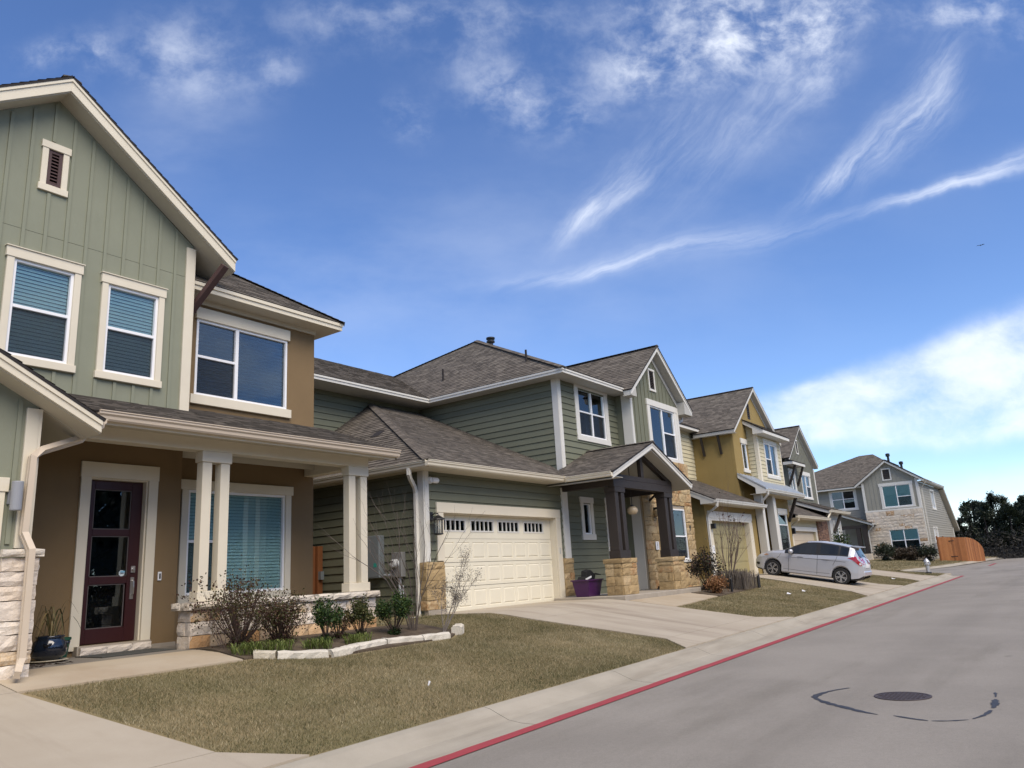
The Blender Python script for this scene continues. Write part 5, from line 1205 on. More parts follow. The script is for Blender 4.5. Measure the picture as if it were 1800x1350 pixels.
W4 = FY(12.05); lw4 = (50.0, 51.15, 1.95, 3.55)
wall(h4, W4, [(49.2, .9), (51.75, .9), (51.75, 4.2), (49.2, 4.2)], [lw4], mat('pale_grey_board', (.46, .46, .43), .7, .04), .14, 'wall_panel')
window(h4, W4, *lw4, [(.5, None), (.5, 2.25)], WM2, dict(side=.02, head=.3, sill=.1, ear=.05, sear=.02, cap=False), blind='shade', shade=3.4)
board(h4, W4, 51.62, 51.78, .95, 4.18, white_trim, .04); mb = MB(); mb.box(51.6, 51.745, 12.195, 20, .9, 4.7); mb.build('wall_panel', h4panel, h4)
mb = MB(); mb.sweep([(50.6, 11.68, 4.15), (49.75, 11.98, 3.1)], [(-.07, -.07), (.07, -.07), (.07, .07), (-.07, .07)], (0, 1, 0)); mb.build('brace', darkwood, h4)
mb = MB(); mb.lathe([(.03, 2.95), (.16, 2.90), (.16, 2.85), (.11, 2.84), (.10, 2.55), (.02, 2.54)], (49.62, 11.85, 0), 10); mb.build('wall_lantern', m_gry, h4)
# upper gable
U4 = FY(13.5); w4a, w4b, v4 = (47.35, 48.45, 5.35, 6.85), (49.85, 51.72, 5.40, 6.78), (49.62, 49.98, 8.15, 8.92)
wall(h4, U4, [(47.2, 4.4), (53.0, 4.4), (53.0, 7.58), (50.1, 9.72), (47.2, 7.58)], [w4a, w4b, v4], h4panel, .14, 'wall_panel')
battens(h4, U4, [(47.3, 4.9), (52.85, 4.9), (52.85, 7.35), (50.1, 9.17), (47.3, 7.35)], [(47.25, 48.55, 5.3, 7.0), (49.75, 51.85, 5.3, 7.0), (49.55, 50.05, 8.05, 9.0)], h4panel, .3, 47.3)
window(h4, U4, *w4a, [(.5, None), (.5, None)], WM2, dict(side=.1, head=.14, sill=.1, cap=False), blind='shade')
window(h4, U4, *w4b, [(.5, None), (.5, 6.1)], WM2, dict(side=.1, head=.24, sill=.12, ear=.02, cap=False), blind='shade')
louvre(h4, U4, *v4, darkwood, white_trim, .06, .08, .08, 0, n=6)
board(h4, U4, 52.87, 53.02, 4.6, 7.33, white_trim, .04); mb = MB(); mb.box(52.86, 52.995, 13.645, 20, .9, 7.3); mb.build('wall_panel', h4panel, h4)
mb = MB(); mb.box(47.205, 47.34, 13.645, 20, .9, 7.3); mb.build('wall_panel', h4panel, h4)
R4 = FY(13.25); ap, tl, tr = (50.1, 9.87), (46.98, 7.58), (53.22, 7.53)
for t in (tl, tr):
    rake(h4, R4, ap, t, white_trim, .14, -.02, .025); soffit(h4, U4, (ap[0], ap[1]-.005), t, soff2, 0, .245, .137)
    mb = MB(); q = (47.15, 7.55) if t is tl else (53.05, 7.55); fprism(mb, U4, [(50.1, 9.72), q, (q[0], q[1]-.16), (50.1, 9.56)], .001, .03); mb.build('frieze_board', soff2, h4)
    k = -.03 if t is tl else .03
    r4 = shingles(h4, [(50.1, 13.2, 9.90), (t[0]+k, 13.2, t[1]+.015), (t[0]+k, 20, t[1]+.015), (50.1, 20, 9.90)], (0, 1, 0), RM)
ridge_cap(r4, (50.1, 13.2, 9.915), (50.1, 20, 9.915), RM)
mb = MB(); mb.box(46.5, 49.0, 12.95, 13.49, 7.14, 7.16); mb.build('awning_soffit', soff2, h4)
mb = MB(); mb.box(46.46, 49.02, 12.92, 12.949, 7.13, 7.30); mb.box(46.46, 46.49, 12.95, 13.49, 7.13, 7.30); mb.build('awning_fascia', white_trim, h4)
shingles(h4, [(46.42, 12.9, 7.31), (49.06, 12.9, 7.31), (49.06, 13.49, 7.55), (46.42, 13.49, 7.55)], (1, 0, 0), RM)
for x in (47.15, 48.75): mb = MB(); mb.sweep([(x, 13.0, 7.12), (x, 13.46, 6.0)], [(-.06, -.06), (.06, -.06), (.06, .06), (-.06, .06)], (1, 0, 0)); mb.build('brace', darkwood, h4)
mb = MB(); mb.box(42.2, 47, 12.7, 13.4, .9, 3.7); mb.box(47.4, 52.8, 14.1, 20, .9, 7.2); mb.build('house_core', room_m, h4)

# ------------------------------------------------------------------ fifth house at the end of the street
h5 = thing('house', 'greige house facing down the street with pale stone front', 'house', (72, 13, 1.0))
K5 = 1.0606
def yy(y): return -y*K5
def zz5(z): return 1.6+(z-1.6)*K5
F5 = FX(70.0)
vt = (yy(11.64), yy(11.16), zz5(7.32), zz5(8.08)); w5 = (yy(11.88), yy(9.90), zz5(5.18), zz5(6.80)); l5 = (yy(11.84), yy(9.88), zz5(1.72), zz5(3.44))
yl, yr = 13.33*K5, 9.33*K5; ctr = (yl+yr)/2; zE, zA = zz5(7.20), zz5(8.61); zB = zz5(5.02)
wall(h5, F5, [(-yl, zB), (-yr, zB), (-yr, zE), (-ctr, zA), (-yl, zE)], [vt, w5], greige_p, .14, 'wall_panel')
battens(h5, F5, [(-yl+.1, zB), (-yr-.1, zB), (-yr-.1, zE), (-ctr, zA-.05), (-yl+.1, zE)], [(w5[0]-.2, w5[1]+.2, w5[2]-.2, w5[3]+.3), (vt[0]-.12, vt[1]+.12, vt[2]-.12, vt[3]+.12)], greige_p, .31, -yl, .06)
window(h5, F5, *w5, [(.5, None), (.5, zz5(5.92))], WM2, dict(side=.2, head=.24, sill=.13, ear=.04, sear=.02, cap=False), blind='shade')
louvre(h5, F5, *vt, darkwood, white_trim, .1, .1, .1, 0, n=5)
board(h5, F5, -yl-.02, -yl+.17, zB, zE, white_trim, .04); board(h5, F5, -yr-.17, -yr+.02, zB, zE, white_trim, .04); board(h5, F5, -yl-.04, -yr+.06, zB-.13, zB-.001, white_trim, .07)
R5 = FX(69.7); ap = (-ctr, zz5(8.78)); tl, tr = (yy(13.79), zz5(7.03)), (-2*ctr-yy(13.79), zz5(7.03))
for t in (tl, tr):
    rake(h5, R5, ap, t, white_trim, .17, -.02, .025); soffit(h5, F5, (ap[0], ap[1]-.005), t, soff2, 0, .285, .167)
    k = -.04 if t is tl else .04
    r5 = shingles(h5, [(69.64, -ap[0], ap[1]+.03), (69.64, -t[0]-k, t[1]+.015), (74, -t[0]-k, t[1]+.015), (76, -ap[0], ap[1]+.03)], (1, 0, 0), RM)
ridge_cap(r5, (69.64, -ap[0], ap[1]+.045), (76, -ap[0], ap[1]+.045), RM)
# pale stone ground storey
S5 = FX(69.92)
wall(h5, S5, [(-yl, .9), (-yr, .9), (-yr, zB-.14), (-yl, zB-.14)], [l5], mortar_l, .2, 'mortar')
stones(h5, S5, -yl, -yr, 1.45, zB-.14, palest, hs=(.15, .3), ls=(.3, .8), dep=.05, amp=.02, holes=[(l5[0]-.02, l5[1]+.02, l5[2]-.12, l5[3]+.02)], seed=51)
window(h5, S5, *l5, [(.5, zz5(2.62)), (.5, zz5(2.62))], dict(WM2, screen=None), dict(side=.04, head=.03, sill=.1, ear=0, sear=.03, cap=False), blind='shade', shade=zz5(2.62))
mb = MB(); mb.box(69.85, 70.0, yr, yl, .6, 1.44); mb.build('foundation', foundation, h5)
# recessed left part
F5b = FX(70.7); w5b = (yy(15.85), yy(14.12), zz5(5.38), zz5(6.80))
siding(h5, F5b, [(-20, 3.4), (-yl, 3.4), (-yl, zz5(6.95)), (-20, zz5(6.95))], [w5b], greige, .2, 3.4)
window(h5, F5b, *w5b, [(1, zz5(6.16)), (1, zz5(6.16))], dict(WM2d, screen=None), dict(side=.2, head=.08, sill=.17, ear=0, sear=.02, cap=False), blind=None)
wall(h5, F5b, [(-20, .9), (-yl, .9), (-yl, 3.395), (-20, 3.395)], [(-17.25, -16.3, .9, 3.7)], greige_p, .14, 'wall')
zE5 = zz5(7.05)
mb = MB(); mb.box(70.1, 70.126, yl-.05, 20, zE5-.15, zE5); mb.build('fascia_board', white_trim, h5)
mb = MB(); mb.box(70.13, 70.69, yl, 20, zE5-.15, zE5-.135); mb.build('soffit', soff2, h5)
shingles(h5, [(70.06, 20, zE5+.01), (70.06, 9.6, zE5+.01), (76.3, 14.0, zE5+.01+.5144*6.24), (76.3, 15.2, zE5+.01+.5144*6.24), (73, 20, zE5+.01+.5144*2.94)], (0, 1, 0), RM)
shingles(h5, [(73.0, 22, zE5+.01+.5144*2.94), (70.06, 22, zE5+.01), (70.06, 19.98, zE5+.01), (73, 19.98, zE5+.01+.5144*2.94)], (0, 1, 0), RM)
# side that faces the street
D5 = FY(yr)
s5 = [(-.0, 0)]
q5 = [(70.0, .7), (86.6, .7), (86.6, 3.9), (81.4, 7.25), (70.0, 7.25)]
siding(h5, D5, q5, [(75.7, 77.6, 5.3, 6.8), (75.2, 75.95, 2.5, 3.55), (73.8, 74.5, 2.5, 3.55)], greige, .2, .7)
window(h5, D5, 75.7, 77.6, 5.3, 6.8, [(1, None), (1, None)], WM2, dict(side=.14, head=.14, sill=.14), blind='shade')
window(h5, D5, 75.2, 75.95, 2.5, 3.55, [(1, None)], WM2d, dict(side=.14, head=.14, sill=.14), blind=None)
window(h5, D5, 73.8, 74.5, 2.5, 3.55, [(1, None)], WM2, dict(side=.14, head=.14, sill=.14), blind='shade')
board(h5, D5, 70.02, 70.2, .9, 7.2, white_trim, .04); board(h5, D5, 86.3, 86.6, .9, 3.8, white_trim, .05)
RD = FY(yr-.4)
mb = MB(); fprism(mb, RD, [(69.75, 7.42), (81.5, 7.42), (87.6, 3.95), (87.6, 3.76), (81.4, 7.25), (69.75, 7.25)], -.02, .02) if False else None
mb = MB(); mb.box(69.75, 81.5, yr-.42, yr-.39, 7.26, 7.42); mb.build('fascia_board', white_trim, h5)
rake(h5, RD, (81.5, 7.42), (87.6, 3.72), white_trim, .22, -.02, .03); soffit(h5, D5, (81.4, 7.42), (87.5, 3.74), soff2, 0, .39, .24)
mb = MB(); mb.box(69.8, 81.5, yr-.388, yr-.03, 7.255, 7.27); mb.build('soffit', soff2, h5)
shingles(h5, [(81.5, yr-.44, 7.45), (87.65, yr-.44, 3.73), (87.65, 16, 3.73), (81.5, 16, 7.45)], (0, 1, 0), RM)
shingles(h5, [(69.7, yr-.44, 7.44), (81.5, yr-.44, 7.44), (81.5, 13.5, 9.6), (76, 13.5, 9.6)], (1, 0, 0), RM)
gutter(h5, (69.75, yr-.42, 7.44), (81.5, yr-.42, 7.44), (0, -1, 0), white_gut)
downspout(h5, [(71.0, yr-.45, 7.3), (71.0, yr-.4, 7.15), (71.2, yr-.06, 6.8), (71.2, yr-.06, 1.5)], (1, 0, 0), white_gut)
mb = MB(); mb.box(72.3, 72.9, yr-.16, yr-.025, 1.5, 2.3); mb.build('meter_box', m_util2, h5, bevel=.01)
for x, y, z, h in ((75.2, 12.6, 10.0, .95), (77.5, 12.0, 9.4, .8)): mb = MB(); mb.lathe([(.1, z-1.2), (.1, z+.1), (.18, z+.12), (.18, z+.36), (.05, z+.4)], (x, y, 0), 10); mb.build('flue_cap', black, h5)
# porch with dark posts
zq = lambda y: 4.2+.39*(y-13.55)
for ya, yb in ((13.5, 18.2),):
    shingles(h5, [(68.55, ya, zq(ya)), (68.55, yb, zq(yb)), (70.69, yb, zq(yb)), (70.69, ya, zq(ya))], (1, 0, 0), RM)
P5 = FX(68.62); mb = MB(); fprism(mb, P5, [(-18.2, zq(18.2)-.03), (-13.5, zq(13.5)-.03), (-13.5, zq(13.5)-.2), (-18.2, zq(18.2)-.2)], -.03, 0); mb.build('rake_board', white_trim, h5)
mb = MB(); mb.prism([(68.66, 13.55, zq(13.55)-.22), (68.66, 18.2, zq(18.2)-.22), (68.66, 18.2, zq(18.2)-.25), (68.66, 13.55, zq(13.55)-.25)], (2, 0, 0)); mb.build('porch_ceiling', darkwood, h5)
gutter(h5, (68.6, 13.5, zq(13.5)), (70.6, 13.5, zq(13.5)), (0, -1, 0), white_gut)
downspout(h5, [(68.66, 13.42, 4.05), (68.7, 13.5, 3.9), (69.0, 13.95, 3.6), (69.0, 13.98, 3.45), (69.0, 13.98, 1.4)], (0, 1, 0), white_gut)
for y in (14.05, 14.55): mb = MB(); mb.box(68.8, 69.15, y, y+.33, 1.9, 3.85); mb.build('column', darkwood, h5, bevel=.01)
mb = MB(); mb.box(68.75, 69.2, 14.0, 14.93, 1.78, 1.9); mb.box(68.78, 69.17, 14.0, 18.2, 3.85, 4.1); mb.build('porch_beam', darkwood, h5)
mb = MB(); mb.box(68.75, 69.2, 13.95, 14.98, .7, 1.78); pr5 = mb.build('stone_pier', mortar_l, h5)
stones(pr5, FX(68.75), -14.98, -13.95, .9, 1.78, palest, hs=(.2, .3), ls=(.3, .5), dep=.04, amp=.015, seed=55)
for a in ((-17.4, -17.25, .95, 3.7), (-16.3, -16.15, .95, 3.7), (-17.42, -16.13, 3.7, 3.86)): board(h5, F5b, *a, white_trim, .04)
mb = MB(); fbox(mb, F5b, -17.25, -16.3, .95, 3.7, -.12, -.06); mb.build('front_door', black, h5)
mb = MB(); mb.box(68.7, 70.69, 13.9, 18.2, .6, 1.0); mb.build('porch_floor', foundation, h5)
mb = MB(); mb.box(71.3, 81, yr+.6, 19.9, .6, 7.1); mb.box(70.7, 71.3, yr+.6, yl-.1, .6, 7.1); mb.build('house_core', room_m, h5)
# stained board fence beside it
m_fence = mat('orange_stained_cedar', (.30, .115, .035), .75, .1, 3, .3, 40, (6, 6, .5), tone=[(0, (.20, .072, .022)), (.5, (.29, .11, .034)), (1, (.36, .15, .05))])
fc = thing('fence', 'orange stained board fence curving down beside the far house', 'fence', (72, 8, .8))
pts = [(70.4, 9.35), (71.2, 7.55), (75.3, 6.72)]; tot = [math.dist(pts[0], pts[1]), math.dist(pts[1], pts[2])]
for seg in (0, 1):
    a, b = pts[seg], pts[seg+1]; n = math.ceil(tot[seg]/.145); d = ((b[0]-a[0])/tot[seg], (b[1]-a[1])/tot[seg]); mb = MB()
    for i in range(n):
        x, y = a[0]+d[0]*i*.145, a[1]+d[1]*i*.145; g = far_z(x, y); h = 1.83
        if seg == 1:
            t = max(0, (i/n-.10)/.9); h = .70+1.13*math.sqrt(max(0, 1-t**2.0))
        nx, ny = d[1]*.02, -d[0]*.02; z0 = g-.05
        ln = MB(); mb.prism([(x, y, z0), (x+d[0]*.138, y+d[1]*.138, z0), (x+d[0]*.138, y+d[1]*.138, g+h), (x, y, g+h)], (nx, ny, 0), rnd.random())
    fb = mb.build('fence_boards', m_fence, fc, kind='stuff')
for x, y in ((70.75, 8.9), (70.42, 9.3)):
    g = far_z(x, y); mb = MB(); mb.box(x-.13, x-.03, y-.05, y+.05, g-.1, g+1.9); mb.build('gate_post', m_fence, fc)
mb = MB(); mb.box(70.72, 70.74, 8.2, 8.75, far_z(71, 8.5)+1.5, far_z(71, 8.5)+1.56); mb.build('hinge', black, fc)
mb = MB(); mb.box(70.72, 70.74, 8.1, 8.65, far_z(71, 8.4)+.3, far_z(71, 8.4)+.36); mb.build('hinge', black, fc)
# short side-yard fence between the first two houses
f2 = thing('fence', 'narrow orange cedar fence between the brown and olive houses', 'fence', (11.9, 15.6, .8))
for i in range(20):
    x = 10.43+i*.142
    if x > 13.12: break
    mb = MB(); mb.box(x, x+.135, 15.6, 15.62, .8, 2.62); mb.build('fence_board', m_fence, f2)
mb = MB(); mb.box(13.08, 13.24, 15.5, 15.6, .8, 2.62); mb.build('fence_post', m_fence, f2)
mb = MB(); mb.box(13.1, 13.2, 15.4, 15.5, 1.8, 2.0); mb.build('fence_latch', m_util, f2)

# ------------------------------------------------------------------ silver hatchback on the third driveway
def cr(x, p):
    if x <= p[0][0]: return p[0][1]
    if x >= p[-1][0]: return p[-1][1]
    for i in range(len(p)-1):
        if x <= p[i+1][0]:
            x0, y0 = p[i]; x1, y1 = p[i+1]; h = x1-x0; t = (x-x0)/h
            sl_ = (y1-y0)/h
            def slope(k):
                if k <= 0 or k >= len(p)-1: return sl_
                a = (p[k][1]-p[k-1][1])/(p[k][0]-p[k-1][0]); b = (p[k+1][1]-p[k][1])/(p[k+1][0]-p[k][0])
                return 0 if a*b <= 0 else 2*a*b/(a+b)
            m0, m1 = slope(i), slope(i+1); t2, t3 = t*t, t*t*t
            return (2*t3-3*t2+1)*y0+(t3-2*t2+t)*h*m0+(-2*t3+3*t2)*y1+(t3-t2)*h*m1
TOP = [(0, .60), (.02, .78), (.08, .93), (.15, 1.03), (.36, 1.385), (.42, 1.425), (.9, 1.495), (1.5, 1.52), (2.0, 1.475), (2.5, 1.27), (2.98, 1.05), (3.3, .99), (3.7, .885), (3.92, .77), (4.02, .64), (4.06, .50)]
BEL = [(0, .58), (.08, .90), (.3, 1.045), (.6, 1.05), (1.5, .995), (2.5, .93), (2.98, .915), (3.4, .875), (3.8, .77), (4.0, .60), (4.06, .47)]
WID = [(0, .60), (.06, .72), (.2, .80), (.6, .838), (2, .847), (3.3, .838), (3.7, .79), (3.9, .70), (4.02, .56), (4.06, .42)]
WRF = [(0, .50), (.36, .52), (.9, .56), (1.6, .575), (2.05, .57), (2.5, .64), (2.98, .735), (3.4, .72), (3.8, .62), (4.06, .36)]
AX = (.74, 3.27); WR_ = .345
def bot(a):
    b = cr(a, [(0, .36), (.15, .26), (.4, .21), (3.5, .19), (3.9, .21), (4.06, .30)])
    for c in AX:
        if abs(a-c) < WR_: b = max(b, .30+math.sqrt(WR_*WR_-(a-c)**2))
    return b
def section(a, sgn):
    w, bl, tp, wr, b = cr(a, WID), cr(a, BEL), cr(a, TOP), cr(a, WRF), bot(a)
    te = max(bl+.012, tp-.055); cab = .30 < a < 3.0
    y1 = b+.05; y2 = max(y1+.02, .50); y3 = max(y2+.02, bl-.13)
    P = [(w*.90, b), (w*.985, y1), (w, y2), (w*.995, y3), (w*.968, bl)]
    c0 = P[4]; c1 = (wr+.012, te)
    for t in (.10, .90, 1.0): P.append((c0[0]+(c1[0]-c0[0])*t+.012*math.sin(math.pi*t), c0[1]+(c1[1]-c0[1])*t))
    P += [(wr*.80, tp-.018), (wr*.4, tp-.004), (0, tp)]
    return [Vector((-sgn*x, a, y)) for x, y in P]
m_silver = mat('silver_car_paint', (.50, .51, .54), .3, .01, metal=.35, coat=.5)
m_cblack = mat('black_plastic', (.012, .012, .013), .5, .02); m_tyre = mat('tyre_rubber', (.018, .018, .018), .85, .05); m_rim = mat('machined_alloy', (.62, .63, .65), .25, .02, metal=.85)
m_cglass = mat('car_window_glass', (.010, .012, .014), .05, .0, spec=.5); m_red_l = mat('red_lamp', (.34, .012, .016), .15, .05, spec=.6, coat=.5); m_clear = mat('clear_lamp', (.55, .56, .57), .1, .05, spec=.8); m_amb = mat('headlamp_amber', (.42, .22, .12), .15, .05)
car = thing('parked_car', 'silver hatchback parked nose in on the mustard house driveway', 'car')
st = sorted(set([round(x, 3) for x in [0, .02, .05, .08, .12, .15, .17, .34, .36, .40, .45, .52, .54, .60, .82, .84, .87, .89, 1.0, 1.2, 1.53, 1.55, 1.66, 1.68, 1.85, 2.0, 2.06, 2.3, 2.52, 2.54, 2.60, 2.62, 2.80, 2.84, 2.94, 2.98, 3.1, 3.3, 3.45, 3.7, 3.8, 3.92, 3.97, 4.02, 4.045, 4.06]] + [round(c+WR_*math.cos(math.pi*i/12), 3) for c in AX for i in range(13)]))
PANES = [(.54, .82, 'quarter_window'), (.89, 1.53, 'rear_door_window'), (1.68, 2.52, 'front_door_window'), (2.62, 2.80, 'front_quarter_window')]
mesh = {}
def put_(key, quad): mesh.setdefault(key, MB()).poly(quad)
for sgn in (1, -1):
    S = [section(a, sgn) for a in st]
    for i in range(len(st)-1):
        am = (st[i]+st[i+1])/2
        for k in range(len(S[0])-1):
            q = [S[i][k], S[i+1][k], S[i+1][k+1], S[i][k+1]]
            key = 'body'
            if 4 <= k <= 6:
                if .52 < am < 2.84: key = ('window_surround', sgn)
                if k == 5:
                    for a, b, nm in PANES:
                        if a < am < b: key = (nm, sgn)
            if k >= 7 or (k == 6 and am > 2.06):
                if 2.06 < am < 2.94 and k >= 8 or (2.06 < am < 2.94 and k == 7): key = 'windscreen'
                if .16 < am < .35: key = 'rear_window'
            if 4 <= k <= 7 and .16 < am < .35 and k == 7: key = 'rear_window'
            if k == 0 and (am < .4 or am > 3.7): key = 'lower_bumper'
            put_(key, q)
    put_('body', [S[0][k] for k in range(len(S[0]))]); put_('lower_bumper', [S[-1][k] for k in range(len(S[0]))])
cmats = {'body': m_silver, 'window_surround': m_cblack,  'windscreen': m_cglass, 'rear_window': m_cglass, 'lower_bumper': m_cblack}
for key, m_ in mesh.items():
    nm = key if isinstance(key, str) else key[0]; m_.build(nm, cmats.get(nm, m_cglass), car, smooth=nm in ('body', 'windscreen', 'rear_window') or nm.endswith('_window'))
mb = MB(); mb.box(-.72, .72, .25, 3.8, .20, .55)
for c in AX: pass
mb.build('underbody', m_cblack, car)
def surf(a, c):
    P = section(a, 1); pts = [(-p.x, p.z) for p in P]
    for (x0, z0), (x1, z1) in zip(pts, pts[1:]):
        if z0 <= c <= z1 and z1 > z0: return x0+(x1-x0)*(c-z0)/(z1-z0)
    return pts[0][0] if c < pts[0][1] else pts[-2][0]
def patch(rows, d, mtl, nm, n=5):
    """panel that follows the body side; rows: (a, low, high)"""
    for s in (1, -1):
        mb = MB(); G = [[Vector((-s*(surf(a, lo+(hi-lo)*k/n)+d), a, lo+(hi-lo)*k/n)) for k in range(n+1)] for a, lo, hi in rows]
        for g0, g1 in zip(G, G[1:]):
            for k in range(n): mb.poly([g0[k], g1[k], g1[k+1], g0[k+1]])
        rim = [g[-1] for g in G]+[g[n-q] for g in [G[-1]] for q in range(1, n)]+[g[0] for g in G[::-1]]+[G[0][q] for q in range(1, n)]
        for p, q in zip(rim, rim[1:]+rim[:1]): mb.poly([p, q, q+Vector((s*(d+.01), 0, 0)), p+Vector((s*(d+.01), 0, 0))])
        mb.build(nm, mtl, car)
def strip(path, w, mtl, nm, d=.003):
    rows = [Vector((a, c, 0)) for a, c in path]
    for s in (1, -1):
        mb = MB(); L = []
        for i, p in enumerate(rows):
            t = (rows[min(i+1, len(rows)-1)]-rows[max(i-1, 0)]).normalized(); o = Vector((-t.y, t.x, 0))*w/2
            L.append([Vector((-s*(surf(q.x, q.y)+d), q.x, q.y)) for q in (p-o, p+o)])
        for g0, g1 in zip(L, L[1:]): mb.poly([g0[0], g1[0], g1[1], g0[1]])
        mb.build(nm, mtl, car, fix=False)
def lerp_path(p, n=8):
    return [(p[i][0]+(p[i+1][0]-p[i][0])*k/n, p[i][1]+(p[i+1][1]-p[i][1])*k/n) for i in range(len(p)-1) for k in range(n)]+[p[-1]]
patch([(.035, .80, .84), (.06, .77, .905), (.10, .765, .97), (.15, .79, 1.03), (.20, .83, 1.085), (.27, .885, 1.09), (.36, .94, 1.06), (.45, .975, 1.025), (.53, .99, .998)], .012, m_red_l, 'tail_light')
patch([(.07, .80, .85), (.10, .79, .875), (.13, .80, .86)], .020, m_clear, 'reversing_light', 2)
patch([(3.42, .795, .81), (3.52, .76, .835), (3.64, .71, .835), (3.76, .67, .79), (3.86, .64, .735), (3.94, .62, .66)], .010, m_clear, 'headlight')
patch([(3.44, .797, .81), (3.52, .775, .832), (3.62, .76, .80)], .017, m_amb, 'turn_signal', 2)
patch([(3.80, .38, .47), (3.88, .37, .47), (3.96, .40, .46)], .006, m_cblack, 'fog_lamp_recess', 2)
for a in (1.605, 2.66): strip(lerp_path([(a, .27), (a, cr(a, BEL)-.005)]), .012, m_cblack, 'door_seam')
strip(lerp_path([(1.04, .68), (1.0, .78), (.94, .90), (.90, cr(.9, BEL)-.005)], 5), .011, m_cblack, 'door_seam')
strip(lerp_path([(.60, .848), (1.6, .835), (2.62, .80)], 8), .010, m_cblack, 'crease_shade_line')  # black strips paint the shade lines of the two body creases
strip(lerp_path([(1.15, .36), (2.0, .335), (2.85, .34)], 8), .010, m_cblack, 'crease_shade_line')
strip(lerp_path([(3.12, .70), (3.02, .80), (2.98, .90)], 5), .009, m_cblack, 'door_seam')
for a in (1.18, 2.12): patch([(a, .872, .885), (a+.03, .862, .895), (a+.18, .858, .89), (a+.21, .865, .88)], .03, m_silver, 'door_handle', 2)
for s in (1, -1):
    mb = MB(); mb.prism([(-s*.80, 2.50, .94), (-s*.80, 2.62, .94), (-s*.98, 2.60, .95), (-s*.99, 2.52, .95)], (0, 0, .03)); mr_ = mb.build('mirror_arm', m_cblack, car)
    mb = MB()
    mb.lathe([(.005, -.10), (.06, -.09), (.085, -.04), (.088, .04), (.07, .08), (.01, .09)], Vector((-s*.955, 2.57, 1.02)), 12, 'x'); mb.build('wing_mirror', m_silver, car, smooth=True)
    for c in AX:
        bx = -s*.742; wz = .302; C = Vector((bx, c, wz)); o = -s
        mb = MB(); pr_ = [(.205, -.085), (.285, -.092), (.300, -.075), (.304, -.03), (.304, .03), (.300, .075), (.285, .092), (.205, .085)]
        mb.lathe(pr_, C, 36, 'x', False); wh = mb.build('wheel', m_tyre, car, smooth=False)
        mb = MB(); mb.lathe([(.205, .0), (.205, .07)] if s < 0 else [(.205, -.07), (.205, .0)], C, 30, 'x'); mb.build('wheel_hub_disc', m_cblack, wh)
        mb = MB()
        for k in range(10):
            t = R(36*k + (9 if k % 2 else -9)); t2 = R(36*k + (4 if k % 2 else -4)); u_ = Vector((0, math.cos(t), math.sin(t))); u2 = Vector((0, math.cos(t2), math.sin(t2))); n_ = Vector((0, -math.sin(t), math.cos(t)))
            p, q = C+u2*.03, C+u_*.195; ox = Vector((o*.078, 0, 0))
            mb.prism([p-n_*.010+ox, q-n_*.017+ox, q+n_*.017+ox, p+n_*.010+ox], (o*.016, 0, 0))
        flat = MB(); mb.lathe([(.190, .075), (.207, .075), (.207, .09), (.190, .09)] if s < 0 else [(.190, -.09), (.207, -.09), (.207, -.075), (.190, -.075)], C, 36, 'x', False)
        mb.lathe([(.045, .07), (.045, .098)] if s < 0 else [(.045, -.098), (.045, -.07)], C, 12, 'x'); mb.build('rim', m_rim, wh)
mb = MB(); mb.box(-.26, .26, -.012, .02, .70, .82); mb.build('licence_plate', vinyl, car)
mb = MB(); mb.prism([(-.52, .20, 1.445), (.52, .20, 1.445), (.55, .50, 1.455), (-.55, .50, 1.455)], (0, 0, -.03)); mb.build('roof_spoiler', m_silver, car)
mb = MB(); mb.box(-.60, .60, -.03, .12, .40, .58); mb.build('rear_bumper', m_silver, car, bevel=.03)
mb = MB(); mb.tube([(.05, .10, 1.06), (-.25, .16, 1.16)], .012, n=6); mb.build('rear_wiper', m_cblack, car)
CARX, CARY = 32.75, 7.0
slope = math.atan2(.455, 2.53)
car.location = (CARX, CARY, .585-.74*math.sin(slope)+.0); car.rotation_euler = (slope, 0, R(0)); car.scale = (1.03, 1.03, 1.03)

# ------------------------------------------------------------------ fire hydrant
m_hyd = mat('silver_hydrant_paint', (.50, .51, .52), .4, .05, 8, metal=.5)
hx, hy = 47.0, 6.9; hz = ground(hx, hy)
hd = thing('fire_hydrant', 'silver fire hydrant on the grass at the end of the row', 'fire hydrant', (hx, hy, hz))
mb = MB(); mb.lathe([(.10, .08), (.10, .42), (.14, .44), (.14, .48), (.115, .50), (.115, .56), (.15, .58), (.15, .61), (.12, .66), (.07, .73), (.05, .75), (.045, .80), (.0, .80)], (hx, hy, hz), 18); mb.build('barrel', m_hyd, hd, smooth=False)
mb = MB(); mb.lathe([(.16, 0), (.16, .05), (.11, .08)], (hx, hy, hz), 16); mb.build('base_flange', black, hd)
for ax, l in (('x', .2), ('y', .2)):
    mb = MB(); mb.lathe([(.06, -l+.04), (.075, -l+.05), (.075, -l+.1), (.055, -l+.1), (.055, 0)] if 1 else [], (hx, hy, hz+.50), 12, ax); mb.lathe([(.055, 0), (.055, l-.1), (.075, l-.1), (.075, l-.05), (.06, l-.04)], (hx, hy, hz+.50), 12, ax) if ax == 'x' else None; mb.build('outlet', m_hyd, hd)

